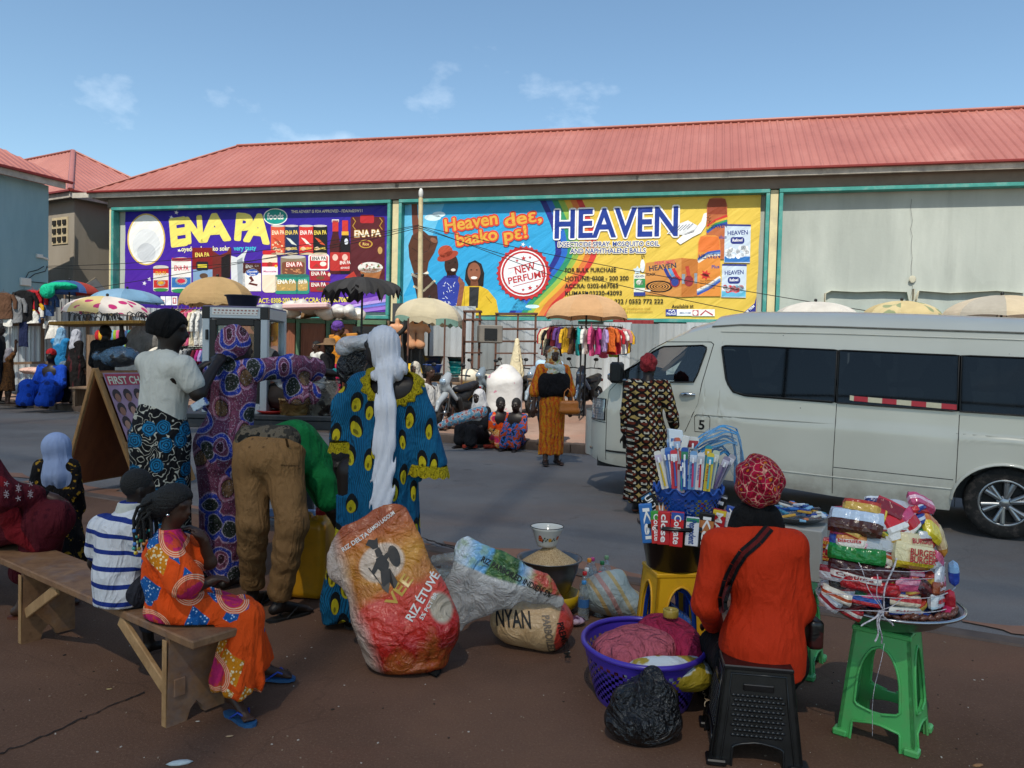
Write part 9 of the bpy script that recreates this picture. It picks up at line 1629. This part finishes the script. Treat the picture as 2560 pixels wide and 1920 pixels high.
# ---- far people: one builder, each with its own pose and clothes
def far(label,x,yfoot,ytop,Y,fd,clothes,m,skin=0,ov=None,head=None,hm=None,hem=.12,rw=.155,rh=.2,sl=1.0,face=False,h=HF_,z=None,group=None,trous=None,hf=None,fat=1.0,thick=1.0):
 g_=W(x,yfoot,Y);z=(pz(g_)if z is None else z);H=(W(x,ytop,Y)[2]-z);J=skel(A(g_[0],Y,z),H,fd,ov);
 J['H']*=thick
 if hf is not None:J['hf']=unit(hf)
 t=person(label,J,h*.75,skin,True,fat)
 if clothes=='gown':gown(J,z+hem,rw*H/1.65,rh*H/1.65,True,sl,(.06*H/1.65,.07*H/1.65),7,.012).mesh('gown',m,t,h)
 elif clothes=='top':
  s=SD(.04);tf=unit(np.cross(J['shR']-J['shL'],J['ch']-J['pv']));s.cap(J['pv']-A(0,0,.02),J['ch'],.10*H,.105*H,.05,tf,1.3).cap(J['shL'],J['shR'],.046*H);[s.cap(J['sh'+n],J['sh'+n]+(J['el'+n]-J['sh'+n])*min(1,sl),.042*H,.042*H)for n in 'LR'];[s.cap(J['el'+n],J['el'+n]+(J['wr'+n]-J['el'+n])*.8,.036*H,.032*H)for n in 'LR' if sl>1];s.wrink(.005,17,x).mesh('shirt',m,t,h)
  s=SD(.04);[s.cap(J['hp'+n],J['kn'+n],.066*H,.055*H).cap(J['kn'+n],J['an'+n]+A(0,0,.03),.05*H,.042*H)for n in 'LR'];s.cap(J['hpL'],J['hpR'],.062*H);s.mesh('trousers',trous or cloth('dark_trousers','1d1f26'),t,h)
 if head=='wrap':wrapcloth(J,t,hm,h*.8,.08)
 elif head=='turban':turban(J,t,hm,h*.7)
 elif head=='cap':hair_cap(J,t,h*.7,hm,1.10,.006,.05,.002)
 else:hair_cap(J,t,h*.7)
 if face:eyes(J,t)
 return t,J
t,J=far('person dressed in black carrying a wide tray of goods on the head',225,868,703,13.6,(.3,.95),'top',cloth('black_shirt','0d0d10'),2,dict(elR=('L',.20,.02,.86),wrR=('L',.17,.03,1.0),elL=('L',-.14,0,.64),wrL=('L',-.15,.05,.5)),sl=1.0,z=.1,trous=cloth('black_trousers','0e0e11'))
hd=J['hd']+A(0,0,.16);ty=thing('head_tray','wide wooden tray of hanging trinkets carried on the head of the person in black','tray',hd);b=MB();b.bbox(hd+A(0,0,.0),(1.52,.9,.06),(unit(A(1,.1,.045)),unit(A(-.1,1,0)),A(0,0,1)),.01);b.build('tray_board',wood('mustard_board','6b4a1a','94702c'),ty)
rr=random.Random(8)
for i in range(30):
 c=hd+A(rr.uniform(-.68,.68),rr.uniform(-.4,.35),.09+rr.uniform(0,.05));c[2]+=(c[0]-hd[0])*.045;b=MB();b.tube([c+A(0,0,-.06),c+A(.01,0,.03),c+A(.05,0,.055),c+A(.09,0,.03),c+A(.09,.02,-.04)],.009,5);tag(b.build('black_trinket',plastic('trinket_black','16151a',.4)),'small black looped trinket standing on the wide head tray','trinket','black trinkets on the head tray')
s=SD(.05);q=W(262,770,13.2);s.ell(q,(.32,.22,.19)).ell(q+A(-.22,-.02,-.04),(.12,.12,.12)).cap(q+A(-.28,0,.0),q+A(-.42,0,.0),.05,.09).wrink(.014,20,.5);o=s.mesh('plastic_bag',film('clear_goods_bag','4a6a86',.82,.15,'17191d',4),None,.018);tag(o,'big clear plastic bag of dark and blue goods tied at the left end','bag')
far('person in a long black robe with a grey white headscarf by the far kerb',163,866,712,19.3,(.5,.85),'gown',pat('black_robe',lambda k:k.mix(k.ramp(k.noise(k.mp(k.co(),(1,1,.2)),8,3),[(.60,0),(.63,.7)]),'100d0e','4a1a20')),1,None,'wrap',cloth('grey_white_scarf','a2a4ae'),.06,.21,.28,1.8,z=.14)
far('person in a bright blue hooded shirt and jeans by the far kerb',131,864,708,19.8,(.25,.97),'top',cloth('sky_blue_fleece','1f6fa3'),1,dict(elR=('L',.13,.08,.64),wrR=('L',.06,.16,.62),elL=('L',-.13,.08,.64),wrL=('L',-.05,.16,.62)),'wrap',cloth('sky_blue_hood','6f93b0'),sl=1.9,z=.13,trous=cloth('pale_jeans','5c6f80'))
t,J=far('person seated on the far kerb in a wide bright blue robe and a red cap',112,866,762,19.0,(-.1,-1),'none',None,2,dict(hd=('L',.0,.03,.95),nk=('L',0,.0,.78),ch=('L',0,0,.58),pv=('L',0,0,.24),shL=('L',-.2,0,.70),shR=('L',.2,0,.70),elL=('L',-.25,.08,.42),elR=('L',.25,.08,.42),wrL=('L',-.12,.25,.34),wrR=('L',.12,.25,.34),hpL=('L',-.1,0,.2),hpR=('L',.1,0,.2),knL=('L',-.24,.38,.36),knR=('L',.2,.36,.36),anL=('L',-.2,.42,.04),anR=('L',.24,.42,.04),toL=('L',-.22,.56,.02),toR=('L',.26,.56,.02)),'cap',cloth('red_cap_cloth','8c141c'),z=.10,thick=1.75)
s=SD(.08);s.cap(J['ch'],J['pv'],.17,.26).cap(J['shL'],J['shR'],.10).cap(J['shL'],J['elL'],.11,.13).cap(J['shR'],J['elR'],.11,.13).cap(J['pv'],J['knL'],.22,.2).cap(J['pv'],J['knR'],.22,.2).cap(J['knL'],J['anL']+A(-.04,0,.1),.18,.22).cap(J['knR'],J['anR']+A(.06,0,.1),.18,.22).wrink(.012,12,.4);s.mod.append(lambda P,D:np.maximum(D,.13-P[:,2]));s.mesh('robe',pat('royal_blue_robe',lambda k:k.mix(k.ramp(k.vor(k.co(),5.),[(.28,.8),(.34,0)]),'0b3a9c','081a4a')),t,.022)
t,J=far('person, a child in a brown dress at the far left raising one arm',18,878,752,19.2,(.5,.6),'gown',pat('brown_net_dress',lambda k:k.mix(k.ramp(k.noise(k.co(),40,2),[(.45,0),(.55,.7)]),'3d2615','6b4420')),1,dict(elR=('L',.16,.06,.95),wrR=('L',.2,.05,1.08)),'wrap',cloth('grey_net_scarf','77747c'),.34,.17,.24,.6,z=.1)
far('person in dark clothes half cut off by the left edge',-4,872,700,19.2,(.9,.3),'top',cloth('charcoal_shirt','19191c'),2,None,None,None,sl=1.9,z=.1)
far('person in an orange shirt and purple headscarf lifting the carton',726,838,697,16.9,(.95,.2),'top',cloth('tangerine_shirt','bf7a24'),1,dict(elR=('L',.10,.14,.70),wrR=('L',.06,.26,.74),elL=('L',-.10,.14,.70),wrL=('L',-.06,.26,.74)),'turban',cloth('purple_headscarf','5a3a86'),sl=.8,trous=pat('crimson_skirt',lambda k:k.mix(k.ramp(k.noise(k.co(),6,3),[(.5,0),(.54,1)]),'16141a','a01a44')))
far('person, a boy in a white T-shirt standing before the brown kiosk',684,838,737,16.6,(-.6,-.5),'top',cloth('bright_white_tee','c9c7c2'),1,None,None,None,sl=.7,face=True)
t,J=far('person in a wide brown hat and dark dress beside the kiosk',707,852,738,15.6,(.8,-.2),'gown',cloth('dark_dress','141417'),2,dict(elR=('L',.12,.06,.64),wrR=('L',.08,.16,.6)),None,None,.1,.17,.22,1.0)
b=MB();b.lathe([(.001,.12),(.09,.115),(.115,.08),(.12,.02),(.27,-.02),(.28,-.025),(.12,.0),(.11,.06),(.001,.10)],J['hd']+A(0,0,.07),26);b.build('hat',mat('brown_straw','6b5238',.8,.2,20,.3,60),t)
sit=dict(hd=('L',0,.05,.93),nk=('L',0,.0,.78),ch=('L',0,0,.58),pv=('L',0,0,.22),shL=('L',-.15,0,.68),shR=('L',.15,0,.68),elL=('L',-.2,.1,.42),elR=('L',.2,.1,.42),wrL=('L',-.1,.26,.34),wrR=('L',.1,.26,.34),hpL=('L',-.09,0,.19),hpR=('L',.09,0,.19),knL=('L',-.13,.42,.34),knR=('L',.13,.42,.34),anL=('L',-.12,.46,.05),anR=('L',.12,.46,.05),toL=('L',-.14,.58,.02),toR=('L',.14,.58,.02))
def seated(label,x,yf,yt,Y,fd,m,skin,head,hm,ov=None,z=None,face=False,tk=1.6,legs=True,h=.018):
 o2=dict(sit);o2.update(ov or{});t,J=far(label,x,yf,yt,Y,fd,'none',None,skin,o2,head,hm,z=z,face=face,h=h,thick=tk);H=J['H']/tk;s=SD(.05);J['H']*=.8;cover(s,J,'TA',.01);s.cap(J['ch'],J['pv'],.13*H,.17*H).cap(J['shL'],J['shR'],.075*H);[s.cap(J['sh'+n],J['el'+n],.08*H,.085*H)for n in 'LR']
 if legs:[s.cap(J['hp'+n],J['kn'+n],.13*H,.12*H).cap(J['kn'+n],J['kn'+n]*.35+J['an'+n]*.65,.11*H,.12*H)for n in 'LR']
 s.wrink(.007,16,x);s.mesh('dress',m,t,h);return t,J
seated('person in a cream headscarf seated beside the stall table',898,842,787,15.9,(-.3,-.9),cloth('cream_print_dress','b0a090'),1,'wrap',cloth('cream_scarf','b9b0a2'),face=True)
seated('person, a girl in a white vest seated behind the first motorbike',924,862,796,15.2,(.6,-.5),cloth('white_vest','b4b2b0'),1,None,None,legs=False)
kids=[('person, a child in a white headscarf and dark dress sitting on the kerb',1035,968,850,13.65,(-.55,-.85),cloth('dark_child_dress','17171b'),'wrap',cloth('white_child_scarf','b4b3b5'),-.03),('person, a child in an orange and blue print dress sitting on the kerb',1078,972,866,13.5,(.3,-.95),PAT['patch'],None,None,-.03),('person, a smaller child in a red and blue print dress right of the kerb group',1114,968,868,13.4,(-.3,-.95),pat('red_blue_print',lambda k:k.ramp(k.noise(k.co(),16,2),[(.42,'a5401a'),(.5,'2a5a9c'),(.6,'14202c')],'CONSTANT')),None,None,-.03)]
for lb,x,yf,yt,Y,fd,m,hd_,hm,z in kids:seated(lb,x,yf,yt,Y,fd,m,2,hd_,hm,z=z,h=.015,tk=2.15,face=True)
s=SD(.04);q=W(985,905,12.6);s.cap(q,q+A(.42,.1,.12),.09,.10).cap(q+A(-.25,0,-.12),q,.05,.08).wrink(.01,22,1);o=s.mesh('folded_cloth',pat('floral_cloth',lambda k:k.ramp(k.noise(k.co(),18,2),[(.4,'6a9ab0'),(.5,'c0b8b4'),(.58,'b0524a')],'CONSTANT')),None,.016);tag(o,'blue white and red floral cloth bundle beside the children','cloth')
for x,y,c,lb in((990,950,'2a6fb0','pair of blue canvas shoes on the road by the children'),(1015,968,'a03a2a','red flip flop on the road by the children'),(1060,968,'7a2a20','dark red flip flop on the road by the children'),(1150,940,'b9c0c4','white scrap on the kerb beside the children')):
 p=G(x,y,-.02);b=MB();b.bbox(p+A(0,0,.03),(.26,.10,.06),(unit(A(1,.4,0)),unit(A(-.4,1,0)),A(0,0,1)),.03);tag(b.build('shoe',cloth('shoe_'+c,c)),lb,'shoe')
far('person, a boy in blue and white standing behind the woman in the leaf print',1184,900,748,13.0,(-.4,-.9),'top',prt('blue_white_print','9fb9cc','3a6a94',9),1,None,None,None,sl=1.0,z=.1,face=True)
# ---- minibus driver and passengers
vs=dict(pv=('L',0,0,.30),ch=('L',0,-.01,.53),nk=('L',0,0,.66),hd=('L',0,.02,.745),shL=('L',-.11,0,.63),shR=('L',.11,0,.63),elL=('L',-.14,.08,.48),elR=('L',.14,.08,.48),wrL=('L',-.08,.24,.47),wrR=('L',.08,.24,.47),hpL=('L',-.05,0,.29),hpR=('L',.05,0,.29),knL=('L',-.07,.26,.30),knR=('L',.07,.26,.30),anL=('L',-.07,.27,.05),anR=('L',.07,.27,.05),toL=('L',-.07,.36,.03),toR=('L',.07,.36,.03))
def rider(label,a,y,m,skin,head=None,hm=None,z=.56,H=1.72,fd=(-.891,.454)):
 J=skel(RN(a,VN+y,z),H,fd,vs);t=person(label,J,.018,skin);s=SD(.04);s.cap(J['pv'],J['ch'],.12*H/1.2,.11*H/1.15).cap(J['shL'],J['shR'],.05*H);[s.cap(J['sh'+n],J['el'+n],.05*H,.045*H)for n in 'LR'];[s.cap(J['hp'+n],J['kn'+n],.065*H,.055*H)for n in 'LR'];s.mesh('clothes',m,t,.022)
 if head:wrapcloth(J,t,hm,.016)
 else:hair_cap(J,t,.014)
rider('person driving the minibus in dark clothes seen through the door window',-2.12,.44,cloth('driver_black','101014'),2)
for a,y,c,lb in((-1.15,.95,'17171b','person riding in the row behind the driver of the minibus'),(-.95,1.4,'7a3a1c','person in rust brown riding on the far side of the minibus'),(-.4,.5,'4a1416','person in dark red riding in the middle of the minibus'),(.35,.95,'1a1a20','person in black riding beside the middle pillar of the minibus')):rider(lb,a,y,cloth('rider_'+c,c),2)
rider('person in green patterned clothes riding at the minibus right edge',1.12,.40,pat('green_rings',lambda k:k.ramp(k.vor(k.co(),9.),[(.2,'0d4a3a'),(.3,'b0a488'),(.36,'7a2a34'),(.5,'103a44')])),2,True,cloth('green_scarf','14352c'))
# --- motorbikes
def motorbike(p,fd,c,seatc,label,lean=.0,s_=1.0):
 r,f=rot2(fd);z0=pz(p)if p[2]>.05 else p[2];P=lambda x,y,z:A(p[0],p[1],z0)+(r*(x+lean*z)+f*y+A(0,0,z))*s_;t=thing('motorbike',label,'motorbike',A(p[0],p[1],z0),'parked motorbikes');MP=mat('bike_'+c,c,.25,.08,4,.03,20,Coat_Weight=.4);ax=(f,A(0,0,1),r)
 for y in(.62,-.62):
  b=MB();b.lathe([(.235,-.045),(.285,-.035),(.30,0),(.285,.035),(.235,.045)],P(0,y,.30),26,ax);w=b.build('wheel',MTYR,t);b=MB();b.lathe([(.235,-.03),(.215,-.03),(.215,.03),(.235,.03)],P(0,y,.30),26,ax);[b.tube([P(0,y,.30),P(0,y+.22*cos(a),.30+.22*sin(a))],.012,5)for a in np.arange(0,6.2,1.047)];b.lathe([(.001,-.05),(.05,-.04),(.05,.04),(.001,.05)],P(0,y,.30),12,ax);b.build('rim',MALLOY,w)
 for x in(-.07,.07):b=MB();b.tube([P(x,.62,.30),P(x,.52,.62),P(x,.44,.88)],.022,6);b.build('fork',MHUB,t)
 sd=SD(.03);sd.cap(P(0,.58,.64),P(0,.84,.50),.07,.05,fl=r,ff=1.0).cap(P(0,.84,.5),P(0,.92,.36),.05,.035);sd.mesh('front_fender',MP,t,.022)
 sd=SD(.04);sd.cap(P(0,.44,1.0),P(0,.58,.88),.085,.10).cap(P(-.06,.56,.78),P(-.15,.40,.56),.055,.04).cap(P(.06,.56,.78),P(.15,.40,.56),.055,.04).cap(P(0,.56,.86),P(0,.58,.72),.07,.04);cw=sd.mesh('cowl',MP,t,.022)
 b=MB();b.ball(P(0,.66,.90),.075,10,6,(1,.5,.8),(r,f,A(0,0,1)));b.build('headlight',mat('bike_lens','9fb0bf',.1,.05,3,0,metal=.5),t)
 sd=SD(.03);sd.cap(P(-.17,.34,.56),P(-.15,.22,.34),.06,.06).cap(P(.17,.34,.56),P(.15,.22,.34),.06,.06);sd.mesh('leg_shield',MHUB,t,.022)
 sd=SD(.04);sd.cap(P(0,.28,.55),P(0,-.1,.58),.09,.11).cap(P(0,-.1,.58),P(0,-.72,.76),.12,.07).cap(P(0,.3,.42),P(0,-.3,.38),.10,.12);sd.mesh('engine_cover',MHUB,t,.024)
 sd=SD(.03);sd.cap(P(0,.10,.74),P(0,-.30,.77),.10,.12,fl=A(0,0,1),ff=1.5).cap(P(0,-.30,.77),P(0,-.66,.84),.12,.09,fl=A(0,0,1),ff=1.5);sd.mesh('saddle',mat('saddle_'+seatc,seatc,.55,.15,6,.2,40),t,.022)
 b=MB();b.tube([P(-.34,.30,1.02),P(-.2,.42,1.03),P(0,.46,1.0),P(.2,.42,1.03),P(.34,.30,1.02)],.014,6);hb=b.build('handlebar',MBLK,t);b=MB();[b.tube([P(x,.33,1.02),P(x*1.15,.26,1.01)],.020,6)for x in(-.34,.34)];b.build('grip',MBLK,hb)
 for x in(-.26,.26):b=MB();b.tube([P(x,.38,1.03),P(x*1.2,.42,1.18)],.007,5);b.ball(P(x*1.25,.42,1.22),.06,8,6,(1,.3,.65),(r,f,A(0,0,1)));b.build('mirror',MBLK,t)
 b=MB();b.tube([P(.12,.15,.26),P(.14,-.25,.28),P(.17,-.75,.42)],[.03,.04,.055],8);b.build('exhaust',MCHR,t);b=MB();b.tube([P(-.05,.0,.28),P(-.22,-.05,.01)],.012,5);b.build('kickstand',MBLK,t)
 b=MB();b.bbox(P(0,-.80,.74),(.14,.05,.07),(r,f,A(0,0,1)),.015);b.build('tail_light',plastic('tail_red','8c1218',.2),t);return t
for x,y,c,sc,lb,ln in((962,930,'8f9498','1c1d22','silver white motorbike at the left end of the parked row',.06),(1040,915,'6f7a82','17181c','grey green motorbike second in the parked row',.08),(1105,912,'66717b','1b1b1f','dark grey motorbike third in the parked row',.07),(1150,915,'83909b','202126','pale blue grey motorbike beside the woman in the leaf print',.06),(1255,915,'44566c','1c2230','dark blue motorbike half hidden behind the tan handbag',.05)):
 p=G(x,y,.14);motorbike(A(p[0]+.25,p[1]+.62,.14),(-.42,-.9),c,sc,lb,ln)
p=GP(88,832);motorbike(A(p[0],17.6,.3),(.95,-.1),'8c1a20','1a1a1c','red and black motorbike parked in front of the corrugated fence',.05)
